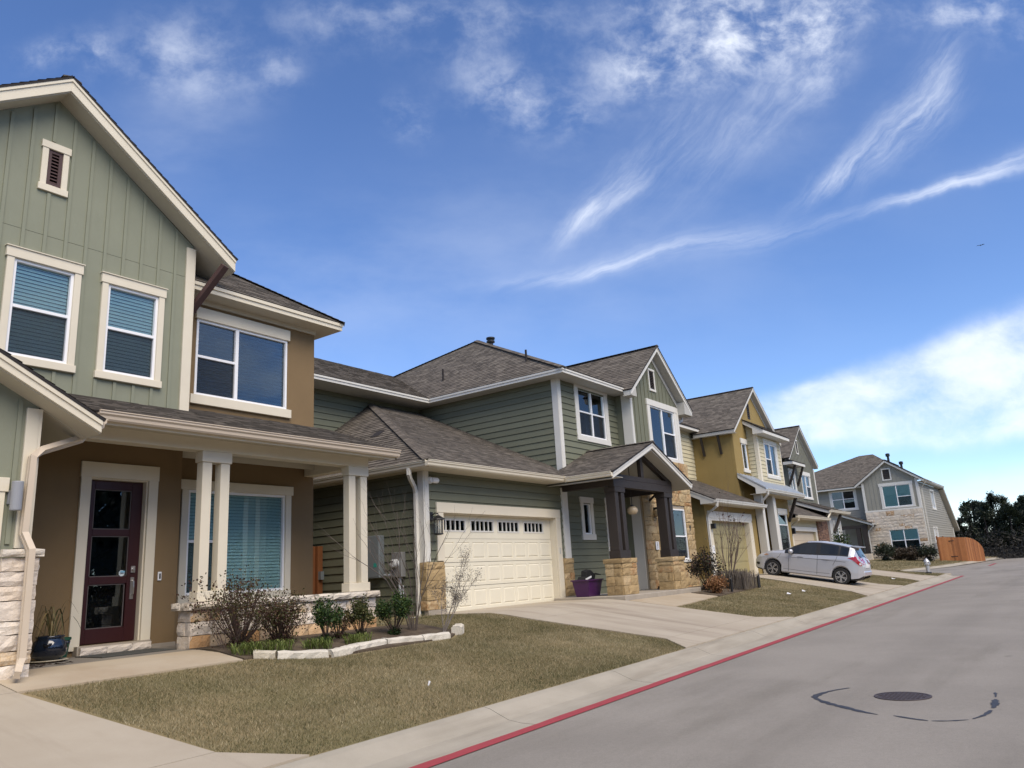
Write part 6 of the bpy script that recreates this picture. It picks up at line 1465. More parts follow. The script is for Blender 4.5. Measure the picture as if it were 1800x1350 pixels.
# ------------------------------------------------------------------ small things by the doors
dm = MB(); dm.box(5.62, 6.70, 11.05, 11.82, .8425, .855); tag(dm.build('doormat', mat('doormat_grey', (.055, .056, .052), .95, .1, 20, .4, 200)), 'dark grey doormat in front of the oxblood glazed door', 'doormat')
m_glaze = mat('dark_glazed_pot', (.008, .012, .022), .12, .1, 6, spec=.7, coat=.5)
pt = thing('plant_pot', 'dark blue glazed pot with side pockets beside the stone pier', 'pot', (5.10, 11.45, .842))
mb = MB(); mb.lathe([(.13, .875), (.20, .93), (.215, 1.02), (.20, 1.10), (.16, 1.145), (.175, 1.17), (.17, 1.185), (.14, 1.17), (.13, 1.12)], (5.10, 11.45, 0), 24); mb.build('pot_body', m_glaze, pt, smooth=True)
for t in (-60, 50, 170): mb = MB(); t = R(t-60); mb.lathe([(.045, 0), (.052, .02), (.05, .035), (.03, .03)], (5.10+.20*math.cos(t), 11.45+.20*math.sin(t), 1.06), 10); mb.build('pocket', m_glaze, pt, smooth=True)
mb = MB(); mb.lathe([(.17, .843), (.24, .868), (.235, .878), (.15, .86)], (5.10, 11.45, 0), 24); tag(mb.build('pot_saucer', mat('saucer_tan', (.42, .37, .27), .6, .05)), 'shallow tan saucer under the dark blue glazed pot', 'saucer')
gp = thing('plant_pot', 'green plastic pot standing behind the dark glazed pot', 'pot', (5.36, 11.72, .842))
mb = MB(); mb.lathe([(.09, .843), (.125, 1.10), (.135, 1.10), (.135, 1.135), (.12, 1.135), (.115, 1.09)], (5.36, 11.72, 0), 20); mb.build('pot_body', mat('green_plastic', (.016, .075, .045), .4, .03), gp)
mb = MB(); mb.lathe([(.11, 1.08), (.0, 1.085)], (5.36, 11.72, 0), 14); mb.build('potting_soil', m_soil, gp)
m_dleaf = mat('olive_strap_leaf', (.10, .085, .03), .6, .2, 6, tone=[(0, (.045, .045, .018)), (.6, (.10, .09, .03)), (1, (.22, .16, .07))])
dp_ = thing('potted_plant', 'leggy potted plant with drooping olive strap leaves by the door', 'plant', (5.16, 11.5, 1.1))
r = random.Random(12); mb = MB()
def strap(mb, base, yaw, up, out, drop, w, tone, seg=7):
    d = Vector((math.cos(yaw), math.sin(yaw), 0)); s = Vector((-d.y, d.x, 0)); L = []
    for i in range(seg+1):
        t = i/seg; p = Vector(base)+d*(out*t)+Vector((0, 0, up*math.sin(min(1, t*1.5)*math.pi/2) - drop*max(0, t-.45)**1.6*1.9)); k = w*(1-abs(2*t-.8)**2*.55) if t < 1 else .002; L.append((p-s*k, p+s*k))
    for a, b in zip(L, L[1:]): mb.poly([a[0], b[0], b[1], a[1]], tone)
for i in range(16):
    strap(mb, (5.16+r.uniform(-.05, .05), 11.5+r.uniform(-.05, .05), 1.12), r.uniform(0, 6.28), r.uniform(.25, .55), r.uniform(.2, .5), r.uniform(.3, .9), r.uniform(.006, .014), r.random())
mb.build('leaves', m_dleaf, dp_, fix=False)
mb = MB()
for i in range(4): a = r.uniform(0, 6.28); mb.tube([(5.16, 11.5, 1.0), (5.16+.05*math.cos(a), 11.5+.05*math.sin(a), 1.3), (5.16+.12*math.cos(a), 11.5+.12*math.sin(a), 1.55)], .008, .004, 5)
mb.build('stem', m_dleaf, dp_)
m_dry = mat('dry_leaf', (.05, .03, .022), .9, .3, 9)
mb = MB()
for i in range(34):
    x, y = r.uniform(4.35, 5.3), 10.72+r.uniform(0, .35)*(1 if r.random() < .7 else 2); a = r.uniform(0, 6.28); l = r.uniform(.02, .07); d = Vector((math.cos(a), math.sin(a), 0))*l; s = Vector((-d.y, d.x, 0))*.4; p = Vector((x, y, .846)); mb.poly([p-d, p+s+Vector((0, 0, .012)), p+d, p-s+Vector((0, 0, .006))])
mb.build('fallen_leaves', m_dry, fix=False)['kind'] = 'stuff'
m_tote = mat('purple_plastic', (.052, .012, .07), .4, .04)
tb = thing('storage_tote', 'purple plastic tote full of black gear on the timber porch', 'storage tote', (19.15, 11.35, .95))
mb = MB(); b0, b1 = [(18.82, 11.15), (19.42, 11.15), (19.42, 11.55), (18.82, 11.55)], [(18.75, 11.08), (19.50, 11.08), (19.50, 11.62), (18.75, 11.62)]
for k in range(4): a, b = k, (k+1) % 4; mb.poly([(*b0[a], .955), (*b0[b], .955), (*b1[b], 1.40), (*b1[a], 1.40)])
mb.poly([(*p, .955) for p in b0]); mb.build('tub', m_tote, tb)
mb = MB()
for a in ((18.72, 19.53, 11.05, 11.085, 1.375, 1.41), (18.72, 19.53, 11.615, 11.65, 1.375, 1.41), (18.72, 18.755, 11.086, 11.614, 1.375, 1.41), (19.495, 19.53, 11.086, 11.614, 1.375, 1.41)): mb.box(*a)
mb.build('rim', m_tote, tb)
mb = MB(); fbox(mb, FY(11.135), 19.02, 19.10, 1.15, 1.27, 0, .006); mb.build('label', vinyl, tb)
bg_ = thing('folded_gear', 'black folded fabric gear heaped in the purple tote', 'gear', (19.1, 11.35, 1.38))
mb = MB(); mb.prism([(18.95, 11.3, 1.34), (19.45, 11.3, 1.36), (19.52, 11.3, 1.52), (19.30, 11.3, 1.66), (19.02, 11.3, 1.62)], (0, .16, .03)); mb.prism([(18.76, 11.2, 1.34), (19.12, 11.2, 1.36), (19.05, 11.2, 1.48), (18.86, 11.2, 1.47)], (0, .28, .02)); mb.tube([(19.4, 11.4, 1.5), (19.6, 11.35, 1.56), (19.82, 11.3, 1.52)], .03, .015, 6); mb.build('black_fabric', mat('black_cloth', (.010, .010, .011), .9, .1, 10), bg_, bevel=.02)
mb = MB()
for i in range(9): mb.box(18.78+i*.036, 18.80+i*.036, 11.18, 11.195, 1.39+i*.008, 1.44+i*.008)
mb.build('white_fringe', vinyl, bg_)
mb = MB(); mb.box(19.3, 20.2, 11.2, 11.7, .951, .962); sm = tag(mb.build('door_mat', m_cblack), 'black and white striped mat between tote and stone pier', 'mat')
mb = MB()
for i in range(7): mb.box(19.34+i*.12, 19.40+i*.12, 11.22, 11.68, .962, .966)
mb.build('white_stripe', vinyl, sm)
for k, (x, y) in enumerate(((23.6, 11.25), (23.82, 11.2))):
    s_ = thing('shoe', ('left' if k == 0 else 'right')+' one of the black shoes left on the porch slab', 'shoe', (x, y, .95), 'black shoes on the porch')
    mb = MB(); mb.prism([(x-.05, y-.13, .951), (x+.05, y-.13, .951), (x+.045, y+.13, .951), (x-.045, y+.13, .951)], (0, 0, .03)); mb.prism([(x-.045, y+.0, .981), (x+.045, y, .981), (x+.04, y+.12, .981), (x-.04, y+.12, .981)], (0, -.02, .06)); mb.build('upper', m_cblack, s_, bevel=.012)
# ------------------------------------------------------------------ stone edging of the flower bed
m_edge = stone_mat('edging_stone', [(0, (.52, .49, .42)), (.5, (.60, .57, .49)), (1, (.48, .44, .35))])
ED = [((6.90, 9.50), (7.12, 9.30), 'short squared edging stone at the walkway end of the bed'), ((7.14, 9.28), (7.78, 8.97), 'longest pale edging stone in front of the dry rose bush'), ((7.83, 8.95), (8.12, 8.97), 'small gapped edging stone after the longest one'), ((8.13, 8.98), (8.44, 9.06), 'edging stone in front of the left boxwood'), ((8.45, 9.07), (9.12, 9.17), 'edging stone between the left and middle boxwoods'),
      ((9.14, 9.17), (9.86, 9.07), 'edging stone in front of the largest boxwood'), ((9.88, 9.06), (10.5, 9.02), 'edging stone in front of the bare tree'), ((10.9, 9.12), (11.12, 9.24), 'upright edging stone at the garage end of the bed')]
for k, (a, b, lb) in enumerate(ED):
    d = Vector((b[0]-a[0], b[1]-a[1], 0)); L = d.length; d.normalize(); nrm = Vector((d.y, -d.x, 0)); z = yard_z(a[0], a[1])-.03; z2 = yard_z(b[0], b[1])-.03
    F = Frame(Vector((a[0], a[1], z)), (d+Vector((0, 0, (z2-z)/L))).normalized(), (0, 0, 1), nrm)
    r = random.Random(k); mb = MB(); nu, h, w = 6, .14 if k < 7 else .2, .17; G = []
    for i in range(nu+1):
        u = L*i/nu; j = lambda s: r.uniform(-s, s); G.append([F.p(u, 0, .0), F.p(u+j(.01), .04, .015+j(.01)), F.p(u+j(.01), h-.025+j(.01), .01+j(.012)), F.p(u+j(.01), h+j(.008), -.03+j(.01)), F.p(u, h+j(.008), -w+.03), F.p(u, h-.03, -w), F.p(u, 0, -w)])
    for i in range(nu):
        for q in range(6): mb.poly([G[i][q], G[i+1][q], G[i+1][q+1], G[i][q+1]])
    mb.poly(G[0]); mb.poly(G[-1]); tag(mb.build('edging_stone', m_edge), 'pale limestone '+lb, 'edging stone', 'pale edging stones of the flower bed')

# ------------------------------------------------------------------ plants
import numpy as np
def leaf_mat(name, stops, trans=.25):
    m = bpy.data.materials.new(name); m.use_nodes = True; t = m.node_tree; t.nodes.clear(); K = NT(t)
    at = K.n('ShaderNodeAttribute'); at.attribute_name = 'tone'; c = K.ramp(at.outputs['Fac'], stops)
    df = K.n('ShaderNodeBsdfPrincipled'); K.link(c, df.inputs['Base Color']); df.inputs['Roughness'].default_value = .55; df.inputs['Specular IOR Level'].default_value = .3
    tl_ = K.n('ShaderNodeBsdfTranslucent'); K.link(c, tl_.inputs[0]); mx = K.n('ShaderNodeMixShader'); mx.inputs[0].default_value = trans; K.link(df.outputs[0], mx.inputs[1]); K.link(tl_.outputs[0], mx.inputs[2])
    o = K.n('ShaderNodeOutputMaterial'); K.link(mx.outputs[0], o.inputs[0]); return m
m_boxw = leaf_mat('boxwood_leaf', [(0, (.008, .018, .006)), (.4, (.020, .045, .012)), (.8, (.05, .09, .022)), (1, (.10, .13, .03))])
m_rose = leaf_mat('dry_rose_leaf', [(0, (.03, .012, .012)), (.35, (.075, .03, .022)), (.6, (.06, .05, .02)), (.85, (.075, .085, .025)), (1, (.16, .10, .05))])
m_rust = leaf_mat('rusty_dry_foliage', [(0, (.10, .04, .018)), (.5, (.24, .115, .05)), (1, (.36, .2, .09))])
m_greyg = leaf_mat('grey_dry_grass', [(0, (.06, .05, .045)), (.5, (.16, .135, .11)), (1, (.27, .23, .18))])
m_green = leaf_mat('fresh_grass', [(0, (.05, .075, .012)), (.5, (.11, .15, .03)), (1, (.22, .24, .07))])
m_bark = mat('twig_bark', (.12, .085, .07), .9, .2, 12); m_bark2 = mat('grey_twig_bark', (.19, .165, .145), .9, .2, 12); m_bark3 = mat('dark_bark', (.05, .042, .038), .9, .2, 6)
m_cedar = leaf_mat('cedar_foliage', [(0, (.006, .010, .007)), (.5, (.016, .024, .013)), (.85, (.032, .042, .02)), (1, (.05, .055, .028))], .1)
m_scrub = leaf_mat('scrub_twigs', [(0, (.008, .008, .007)), (.6, (.020, .019, .016)), (1, (.055, .047, .04))], .1)
def branch(mb, p, d, r, L, depth, tips, rg, spread=.5, n=5, up=.15, ratio=.68, kids=(2, 3), seg=4):
    pts = [p]; q = p; dd = d.copy()
    for i in range(seg):
        dd = (dd + Vector((rg.gauss(0, .09), rg.gauss(0, .09), rg.gauss(0, .06)+up*.15))).normalized(); q = q + dd*(L/seg); pts.append(q)
    mb.tube(pts, r, r*.6, n, cap=False); tips.append((q, dd, depth))
    if depth == 0: return
    for k in range(rg.randint(*kids)):
        i = rg.randint(max(1, seg//2), seg); o = Vector((rg.gauss(0, 1), rg.gauss(0, 1), rg.gauss(0, .6))); o = (o - dd*o.dot(dd)).normalized()
        branch(mb, pts[i], (dd + o*spread*rg.uniform(.6, 1.3) + Vector((0, 0, up))).normalized(), r*.6*(.9 if i == seg else .75), L*ratio*rg.uniform(.75, 1.2), depth-1, tips, rg, spread, max(3, n-1), up, ratio, kids, seg)
def leaf(mb, p, s, rg, tone, asp=.45):
    d = Vector((rg.gauss(0, 1), rg.gauss(0, 1), rg.gauss(.2, .8))).normalized(); o = d.orthogonal().normalized(); o.rotate(Matrix.Rotation(rg.uniform(0, 6.28), 3, d)); mb.poly([p, p+d*s*.5+o*s*asp, p+d*s, p+d*s*.5-o*s*asp], tone)
def crape(name, label, cat, loc, h, n, rg, m, lean=.28, depth=3, r0=.012, leaves=0, lm=None, ls=.04, spread=.45, group=None):
    t = thing(name, label, cat, loc, group); mb = MB(); tips = []
    for i in range(n):
        a = 6.283*i/n+rg.uniform(-.4, .4); d = Vector((math.cos(a)*lean*rg.uniform(.3, 1.3), math.sin(a)*lean*rg.uniform(.3, 1.3), 1)).normalized()
        branch(mb, Vector(loc)+Vector((math.cos(a)*.05, math.sin(a)*.05, -.03)), d, r0*rg.uniform(.7, 1.1), h*.42*rg.uniform(.8, 1.1), depth, tips, rg, spread)
    mb.build('branches', m, t)
    if leaves:
        mb = MB(); T = [x for x in tips if x[2] <= 1]
        for i in range(leaves):
            p, d, _ = rg.choice(T); leaf(mb, p+Vector((rg.gauss(0, .03), rg.gauss(0, .03), rg.gauss(0, .03))), ls*rg.uniform(.6, 1.3), rg, rg.random())
        mb.build('leaves', lm, t, kind='stuff', fix=False)
    return t
m_stem = mat('brown_stem', (.075, .048, .036), .9, .2, 12)
def bush(name, label, loc, w, h, n, rg, lm, ls=.045, stems=7, group=None, loose=.0, cat='shrub'):
    t = thing(name, label, cat, loc, group); mb = MB(); tops = []
    for i in range(stems*3):
        a = rg.uniform(0, 6.28); q = rg.random()**.5*.42*w; hh = h*(1-.45*(q/(.5*w))**2)*rg.uniform(.75, 1.08); b = Vector(loc)
        e = b+Vector((math.cos(a)*q, math.sin(a)*q, hh)); m1 = b+Vector((math.cos(a)*q*.55, math.sin(a)*q*.55, hh*.5))
        mb.tube([b, m1, e], .007, .003, 4, cap=False); tops.append((b, m1, e))
    mb.build('stems', m_stem, t)
    mb = MB()
    for i in range(n):
        b, m1, e = rg.choice(tops); s = rg.random()**(.85 if lm is not m_rose else .75); p = (b*(1-s)+m1*s) if s < .3 else (m1*(1-s)+e*s); sp = .035+loose
        p = p+Vector((rg.gauss(0, sp), rg.gauss(0, sp), rg.gauss(0, sp)))
        if p.z < loc[2]+.02: p.z = loc[2]+rg.random()*.1
        leaf(mb, p, ls*rg.uniform(.6, 1.3), rg, min(1, max(0, .15+.7*rg.random()**1.3+.2*s)))
    mb.build('foliage', lm, t, kind='stuff', fix=False); return t
rg = random.Random(31); gz = yard_z
bush('boxwood', 'dark green boxwood left of the dry rose in the bed', (8.45, 9.80, gz(8.45, 9.8)), .66, .70, 2600, rg, m_boxw, .035, group='boxwoods in the front bed')
bush('boxwood', 'olive tinged boxwood in the middle of the three', (9.18, 9.80, gz(9.2, 9.8)), .62, .66, 2300, rg, leaf_mat('olive_boxwood_leaf', [(0, (.012, .018, .006)), (.4, (.035, .045, .012)), (.8, (.075, .085, .022)), (1, (.15, .12, .045))]), .035, group='boxwoods in the front bed')
bush('boxwood', 'largest dark boxwood beside the meter conduit', (9.86, 9.72, gz(9.86, 9.7)), .78, .78, 3600, rg, m_boxw, .036, group='boxwoods in the front bed')
bush('dry_shrub', 'rust brown shrub between two boxwoods by the stone wall', (8.83, 9.95, gz(8.8, 9.9)), .5, .50, 800, rg, m_rose, .03, loose=.02)
b1 = bush('rose_bush', 'sprawling rose bush with dark red dry leaves before the porch wall', (7.15, 10.15, gz(7.15, 10.1)), 1.25, .95, 3800, rg, m_rose, .028, stems=24, loose=.07)
bush('rose_bush', 'lower right half of the sprawling dry rose thicket', (7.95, 10.22, gz(7.9, 10.2)), .95, .72, 3000, rg, m_rose, .03, stems=14, loose=.06)
crape('rose_canes', 'tall thin rose canes rising above the porch wall', 'shrub', (7.0, 10.2, gz(7, 10.2)), 1.35, 14, rg, m_bark, .62, 2, .0055, 700, m_rose, .034, .5)
bush('dry_shrub', 'low brown shrub at the foot of the stone porch wall', (7.85, 10.2, gz(7.85, 10.1)), .8, .55, 1000, rg, m_rose, .03, loose=.04)
crape('bare_tree', 'leafless young multi stemmed tree in front of the electric meter', 'tree', (10.47, 9.85, gz(10.47, 9.8)), 2.9, 8, rg, mat('brown_grey_bark', (.095, .076, .064), .9, .2, 12), .27, 3, .015, spread=.38)
wd = thing('dry_weed', 'feathery dry weed standing before the cream garage door', 'plant', (10.78, 9.42, gz(10.7, 9.4)))
mb = MB(); tips = []
for i, (dx, dy, L) in enumerate(((.16, -.05, 1.15), (.42, -.10, .95), (.60, -.18, .85), (.05, .08, .8), (.30, .05, .7))):
    branch(mb, Vector((10.76+i*.012, 9.42, gz(10.7, 9.4)-.02)), Vector((dx, dy, 1)).normalized(), .009, L*.72, 2, tips, rg, .38, 4, .12, .55, (3, 4), 5)
mb.build('stalks', m_bark2, wd); mb = MB()
for i in range(3200):
    p, d, k = rg.choice([x for x in tips if x[2] < 2]); leaf(mb, p+Vector((rg.gauss(0, .035), rg.gauss(0, .035), rg.gauss(0, .05))), .024, rg, rg.random()*.8, .22)
mb.build('seed_heads', m_greyg, wd, kind='stuff', fix=False)
def tuft(name, label, loc, w, h, n, lm, rg, wid=.006, out=.12, cat='grass clump', group=None, stiff=False):
    t = thing(name, label, cat, loc, group); mb = MB()
    for i in range(n):
        a = rg.uniform(0, 6.28); q = rg.random()**.5*w/2; b = (loc[0]+math.cos(a)*q, loc[1]+math.sin(a)*q, loc[2]-.01); strap(mb, b, rg.uniform(0, 6.28), h*rg.uniform(.6, 1.1), out*rg.uniform(.3, 1.3), 0 if stiff else h*.5*rg.random(), wid*rg.uniform(.7, 1.2), rg.random(), 4)
    mb.build('blades', lm, t, kind='stuff', fix=False); return t
for k, (x, y, lb) in enumerate(((6.98, 9.72, 'bright green grass clump at the walkway end of the bed'), (7.40, 9.62, 'bright green grass clump under the rose bush'), (8.0, 9.45, 'thin green grass clump before the left boxwood'), (8.75, 9.42, 'green grass clump before the middle boxwood'))):
    tuft('grass_clump', lb, (x, y, gz(x, y)+.03), .42, .17, 150, m_green, rg, .006, .16, group='green grass clumps in the bed')
# plants along the second house
bush('shrub', 'dark purple leaved shrub beside the right stone pier', (24.3, 9.95, gz(24, 9.9)), 1.3, 1.35, 2600, rg, leaf_mat('dark_purple_leaf', [(0, (.012, .010, .010)), (.5, (.035, .026, .022)), (.85, (.05, .055, .025)), (1, (.13, .05, .05))]), .055, stems=11, loose=.06)
bush('dry_shrub', 'rusty orange dry shrub at the walkway corner', (23.55, 9.38, gz(23.5, 9.4)), .75, .5, 1800, rg, m_rust, .05, loose=.03)
crape('crape_myrtle', 'bare crape myrtle in front of the olive garage door', 'tree', (27.2, 10.3, gz(27.2, 10.3)), 3.3, 9, rg, m_bark, .30, 3, .02, 30, m_rose, .09, .36)
tuft('ornamental_grass', 'cut grey ornamental grass at the foot of the crape myrtle', (25.9, 9.75, gz(25.9, 9.7)), 1.1, .62, 600, m_greyg, rg, .008, .12, stiff=True)
tuft('ornamental_grass', 'second grey grass clump nearer the driveway', (27.0, 9.75, gz(27, 9.7)), .9, .55, 420, m_greyg, rg, .008, .12, stiff=True)
for k, (x, y) in enumerate(((24.55, 9.28), (27.45, 9.4), (27.7, 9.45))):
    st_ = thing('wood_stake', ('black stake beside the rusty shrub', 'left black stake of the pair by the driveway', 'right black stake of the pair by the driveway')[k], 'stake', (x, y, gz(x, y)), 'black stakes in the lawn bed'); mb = MB(); mb.tube([(x, y, gz(x, y)-.05), (x+.02, y, gz(x, y)+.42)], .04, .035, 7); mb.tube([(x+.02, y, gz(x, y)+.3), (x+.1, y, gz(x, y)+.52)], .02, .01, 5); mb.build('stake', black, st_)
bush('shrub', 'glossy green shrub seen over the car roof before the brick pier', (45.2, 10.6, gz(45, 10.6)), .9, 1.9, 700, rg, m_boxw, .10, stems=5, loose=.08)
for k, (x, y, w, h, lb) in enumerate(((66.8, 12.6, 1.9, 1.25, 'tall dark leafy shrub left of the pale stone front'), (68.3, 12.0, 1.6, .85, 'clipped brown hedge shrub under the stone wall'), (68.4, 11.1, 1.5, .85, 'clipped brown hedge shrub below the picture window'), (68.5, 9.9, 1.7, 1.15, 'rounded dark evergreen shrub at the stone corner'))):
    bush('hedge_shrub', lb, (x, y, far_z(x, y)), w, h, 2600, rg, m_cedar if k in (0, 3) else leaf_mat('brown_hedge_%s' % 'leaf', [(0, (.02, .014, .010)), (.6, (.06, .045, .03)), (1, (.11, .085, .055))]), .11, stems=14, group='shrubs along the far house', loose=.09)
for k, (x, y, s, lb) in enumerate(((25.9, 7.9, .14, 'nearer white scrap of paper on the dormant lawn'), (27.55, 7.9, .12, 'farther white scrap of paper on the dormant lawn'), (38.6, 7.1, .14, 'white scrap of paper on the strip past the car'), (7.6, 6.9, .03, 'tiny white plastic wrapper near the curb'))):
    mb = MB(); z = gz(x, y)+.035; mb.poly([(x-s, y-s*.5, z), (x, y-s*.7, z+.05), (x+s, y, z+.01), (x+s*.3, y+s*.6, z+.06)]); mb.poly([(x-s, y-s*.5, z), (x+s*.3, y+s*.6, z+.06), (x-s*.5, y+s*.5, z+.01)]); tag(mb.build('litter', vinyl, fix=False), lb, 'litter', 'white litter on the grass')
# ------------------------------------------------------------------ trees beyond the street end
def cedar_mesh(seed, n=9000):
    r = random.Random(seed); mb = MB(); blobs = []
    for i in range(60):
        t = r.random(); a = r.uniform(0, 6.28); rad = (1-t)**.75*.42*r.uniform(.35, 1.15)+.03; blobs.append((math.cos(a)*rad, math.sin(a)*rad, .08+t*.9, .10*(1-t*.6)*r.uniform(.6, 1.3)))
    for i in range(n):
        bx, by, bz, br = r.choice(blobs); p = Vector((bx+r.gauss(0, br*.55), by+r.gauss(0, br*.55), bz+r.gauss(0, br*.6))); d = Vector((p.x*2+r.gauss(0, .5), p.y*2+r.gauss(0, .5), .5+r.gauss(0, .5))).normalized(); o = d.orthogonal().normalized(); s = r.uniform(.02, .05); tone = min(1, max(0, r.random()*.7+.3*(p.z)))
        mb.poly([p-o*s*.3, p+d*s, p+o*s*.3], tone)
    return mb
protos = []
for s in range(3):
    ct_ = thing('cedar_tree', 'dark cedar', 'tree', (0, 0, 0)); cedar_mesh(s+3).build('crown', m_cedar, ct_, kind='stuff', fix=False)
    mb = MB(); mb.tube([(0, 0, -.05), (.01, 0, .4), (0, .01, .85)], .03, .008, 6); mb.build('trunk', m_bark3, ct_); protos.append(ct_)
rt = random.Random(9)
TR = [(92, 10.2, 4.2), (95, 8.7, 6.1), (93, 7.6, 5.6), (96, 6.6, 6.9), (92, 5.4, 5.2), (95, 4.3, 6.0), (93, 3.0, 6.3), (96, 1.6, 6.8), (93, .4, 6.0), (97, -1.5, 7.0), (94, -3.6, 6.4), (97, -6, 7.2), (95, -8.6, 6.8), (98, -11.6, 7.4), (96, -15, 7), (92, 12.4, 3.6), (95, 14.6, 4.2)]
TL = ['small cedar just right of the orange fence', 'ragged topped cedar left of the tallest pair', 'mid height cedar with open gaps in its crown', 'tallest spired cedar above the street end', 'shorter cedar in front of the gap', 'bushy cedar right of the tallest spire', 'narrow topped cedar near the picture edge', 'cedar cut by the right edge of the picture', 'tall cedar just out at the right end of the row', 'last cedar at the right end of the row']
for k, (x, y, h) in enumerate(TR):
    if k >= 10: continue
    p = protos[k % 3]; lb = TL[k]
    if k < 3: c = p; c.location = (x, y, .5); c['label'] = lb; c.rotation_euler = (0, 0, rt.uniform(0, 6))
    else: c = copy_thing(p, (x, y, .5), rt.uniform(0, 6), lb)
    c['group'] = 'cedars beyond the street end'; w = h*rt.uniform(.85, 1.15); c.scale = (w, w, h)
crape('bare_tree', 'bare grey oak behind the far house roof', 'tree', (92.5, 10.6, .5), 5.2, 7, rt, m_bark3, .6, 4, .09, spread=.6)
# scrub under the cedars and a dark wire fence
mb = MB(); r = random.Random(17)
for i in range(30000):
    x, y = r.uniform(86, 94), r.uniform(-18, 13); h = r.random()**1.2*3.2*(.6+.4*math.sin(x*1.7+y*.9)); p = Vector((x, y, .45+h)); d = Vector((r.gauss(0, 1), r.gauss(0, 1), r.gauss(.6, .7))).normalized(); o = d.orthogonal().normalized(); s = r.uniform(.10, .40); mb.poly([p-o*s*.10, p+d*s, p+o*s*.10], r.random())
mb.build('scrub', m_scrub, fix=False)['kind'] = 'stuff'
wf = thing('fence', 'low dark wire fence in front of the scrub at the street end', 'fence', (84, -2, .5))
for i in range(14):
    y = -16+i*2.0; mb = MB(); mb.tube([(84.5, y, .3), (84.5, y, 1.75)], .05, n=6); mb.build('fence_post', black, wf)
for z in (.75, 1.2, 1.68): mb = MB(); mb.tube([(84.5, -16, z), (84.5, 10, z)], .022, n=4); mb.build('fence_rail', black, wf)
mb = MB()
for i in range(130): y = -16+i*.2; mb.tube([(84.5, y, .4), (84.5, y, 1.68)], .008, n=3)
mb.build('pickets', black, wf, kind='stuff')
# unseen wood added across the street to darken what the window glass reflects
mb = MB(); r = random.Random(23)
for i in range(70000):
    x, y = r.uniform(-60, 120), r.uniform(-46, -34); t = 11.5+2.2*math.sin(x*.31)+1.6*math.sin(x*.83+1)+.8*math.sin(x*2.1); h = t*r.random()**.7; p = Vector((x, y, h-.3)); d = Vector((r.gauss(0, 1), r.gauss(0, 1), r.gauss(0, 1))).normalized(); o = d.orthogonal().normalized(); s = r.uniform(.3, .75); mb.poly([p-o*s*.5, p+d*s, p+o*s*.5, p-d*s*.6], r.random())
mb.build('added_reflection_wood', m_cedar, fix=False)['kind'] = 'stuff'
# a bird
bd = thing('bird', 'tiny dark bird gliding high over the street', 'bird', (60, 1.85, 22.1))
mb = MB(); B = Vector((60, 1.85, 22.1)); mb.lathe([(.0, -.24), (.05, -.15), (.075, 0), (.05, .14), (.035, .2), (.0, .25)], B, 8, 'x')
bd.scale = (.4, .4, .4)
for s in (1, -1): mb.prism([B+Vector((-.08, s*.04, .02)), B+Vector((.12, s*.04, .02)), B+Vector((.05, s*.38, .14)), B+Vector((-.06, s*.66, .06)), B+Vector((-.12, s*.36, .12))], (0, 0, -.012))
mb.prism([B+Vector((-.2, -.04, 0)), B+Vector((-.2, .04, 0)), B+Vector((-.42, .08, 0)), B+Vector((-.42, -.08, 0))], (0, 0, .012)); mb.build('body', m_cblack, bd)
# ------------------------------------------------------------------ grass blades
m_blade = leaf_mat('turf_blades', [(0, (.050, .064, .020)), (.2, (.105, .108, .042)), (.36, (.19, .162, .080)), (.7, (.31, .262, .145)), (1, (.50, .43, .28))], .3)
def inside(P, x, y):
    c = np.zeros(len(x), bool); n = len(P)
    for i in range(n):
        x0, y0 = P[i]; x1, y1 = P[(i+1) % n]
        if y0 == y1: continue
        c ^= ((y0 > y) != (y1 > y)) & (x < (x1-x0)*(y-y0)/(y1-y0)+x0)
    return c
def vnoise(x, y, seed):
    rs = np.random.RandomState(seed); g = rs.rand(64, 64); xi = np.floor(x).astype(int); yi = np.floor(y).astype(int); fx, fy = x-xi, y-yi; fx = fx*fx*(3-2*fx); fy = fy*fy*(3-2*fy); a = lambda i, j: g[(xi+i) % 64, (yi+j) % 64]
    return (a(0, 0)*(1-fx)+a(1, 0)*fx)*(1-fy)+(a(0, 1)*(1-fx)+a(1, 1)*fx)*fy
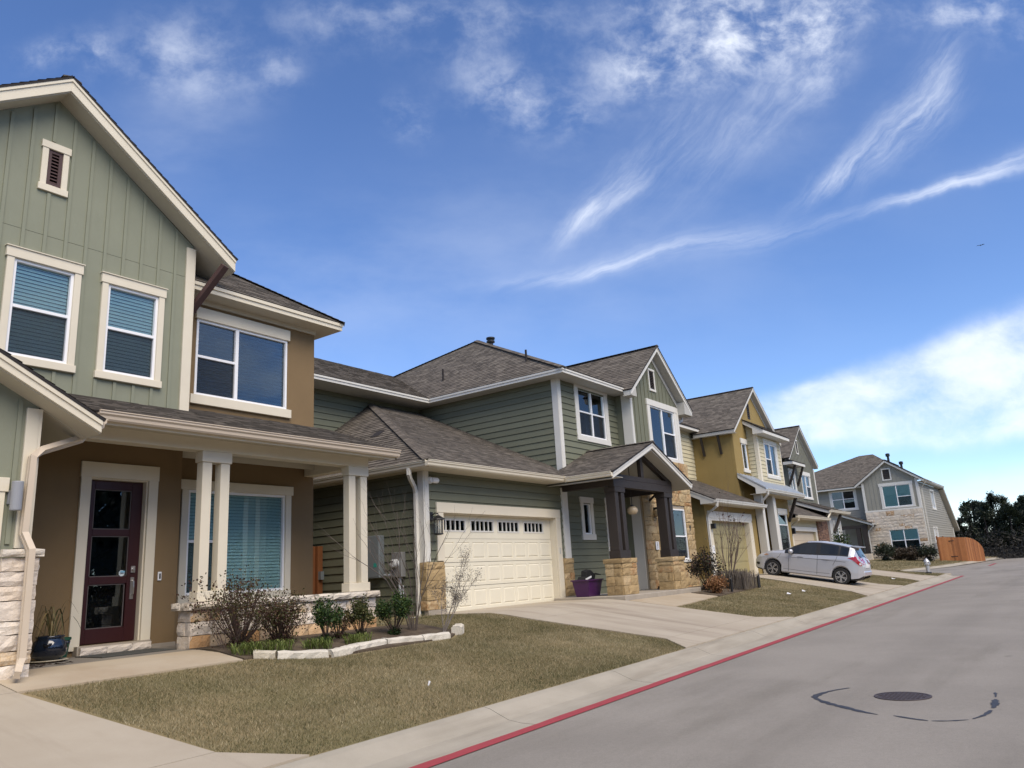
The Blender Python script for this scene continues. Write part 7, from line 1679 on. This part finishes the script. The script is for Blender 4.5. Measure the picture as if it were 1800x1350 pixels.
def blades(name, P, dens, h, w, zf, seed):
    rs = np.random.RandomState(seed); xs = [p[0] for p in P]; ys = [p[1] for p in P]; A_ = (max(xs)-min(xs))*(max(ys)-min(ys)); n = int(A_*dens)
    x = rs.uniform(min(xs), max(xs), n); y = rs.uniform(min(ys), max(ys), n); k = inside(P, x, y); x, y = x[k], y[k]; n = len(x)
    z = np.array([zf(a, b) for a, b in zip(x, y)]); a = rs.uniform(0, 2*np.pi, n); hh = h*rs.uniform(.5, 1.25, n)*(.7+.6*vnoise(x*1.3, y*1.3, 5)); ln = hh*rs.uniform(.2, 1.3, n); b = rs.uniform(0, 2*np.pi, n); ww = w*rs.uniform(.6, 1.3, n)
    V = np.zeros((n, 3, 3)); V[:, 0] = np.stack([x-np.cos(a)*ww, y-np.sin(a)*ww, z-.005], 1); V[:, 1] = np.stack([x+np.cos(a)*ww, y+np.sin(a)*ww, z-.005], 1); V[:, 2] = np.stack([x+np.cos(b)*ln, y+np.sin(b)*ln, z+hh], 1)
    g = vnoise(x*.8+9, y*.8, 3)*.6+vnoise(x*2.7, y*2.7+4, 4)*.4; tone_n = 0; d = np.clip((y-np.array([Yc(q)+CW for q in x]))/1.2, 0, 1)
    tone = np.clip(.24+.58*g+rs.normal(0, .21, n)-.22*(1-d)*(vnoise(x*1.1+3, y, 8)), 0, 1)
    me = bpy.data.meshes.new(name); me.vertices.add(3*n); me.vertices.foreach_set('co', V.reshape(-1)); me.loops.add(3*n); me.loops.foreach_set('vertex_index', np.arange(3*n, dtype=np.int32)); me.polygons.add(n); me.polygons.foreach_set('loop_start', np.arange(0, 3*n, 3, dtype=np.int32))
    at = me.attributes.new('tone', 'FLOAT', 'FACE'); at.data.foreach_set('value', tone.astype(np.float32)); me.update(); me.validate(); me.materials.append(m_blade)
    o = bpy.data.objects.new(name, me); COL.objects.link(o); o['kind'] = 'stuff'
YBc = lambda x: Yc(x)+CW+.01
def along(x0, x1, n=12): return [(x0+(x1-x0)*i/n, YBc(x0+(x1-x0)*i/n)) for i in range(n+1)]
blades('grass', along(4.95, 13.3)+[(13.85, 6.6), (13.46, 9.4), (13.25, 11.7), (11.2, 11.7), (11.15, 9.3), (10.55, 8.98), (7.75, 8.9), (6.93, 9.42), (6.72, 9.44), (3.98, 9.38), (4.40, 6.5)], 5200, .034, .0034, yard_z, 1)
blades('grass', along(19.95, 28.5)+[(29.38, 6.85), (29.77, 9.6), (29.6, 11.5), (28.5, 10.4), (27.6, 9.45), (23.4, 9.05), (22.7, 9.0), (18.82, 8.6), (18.95, 6.65)], 2100, .036, .005, yard_z, 2)
blades('grass', along(35.45, 39.55)+[(40.18, 6.9), (40.5, 9.4), (37, 11.6), (35.2, 11.5), (34.85, 9.6), (34.65, 6.85)], 900, .04, .008, yard_z, 3)
blades('grass', along(45.3, 48.6, 4)+[(48.9, 6.2), (44.6, 9.1), (44.42, 6.9)], 600, .05, .010, yard_z, 4)
blades('grass', [(10.5, 11.0), (13.2, 11.7), (13.2, 15.5), (10.5, 15.5)], 300, .06, .008, yard_z, 6)
blades('grass', [(57, 10.5), (64, 8.6), (72, 7.5), (74, 7.2), (74, 8), (69.5, 9.4), (69.3, 13), (60, 14), (56, 14)], 220, .06, .016, far_z, 7)
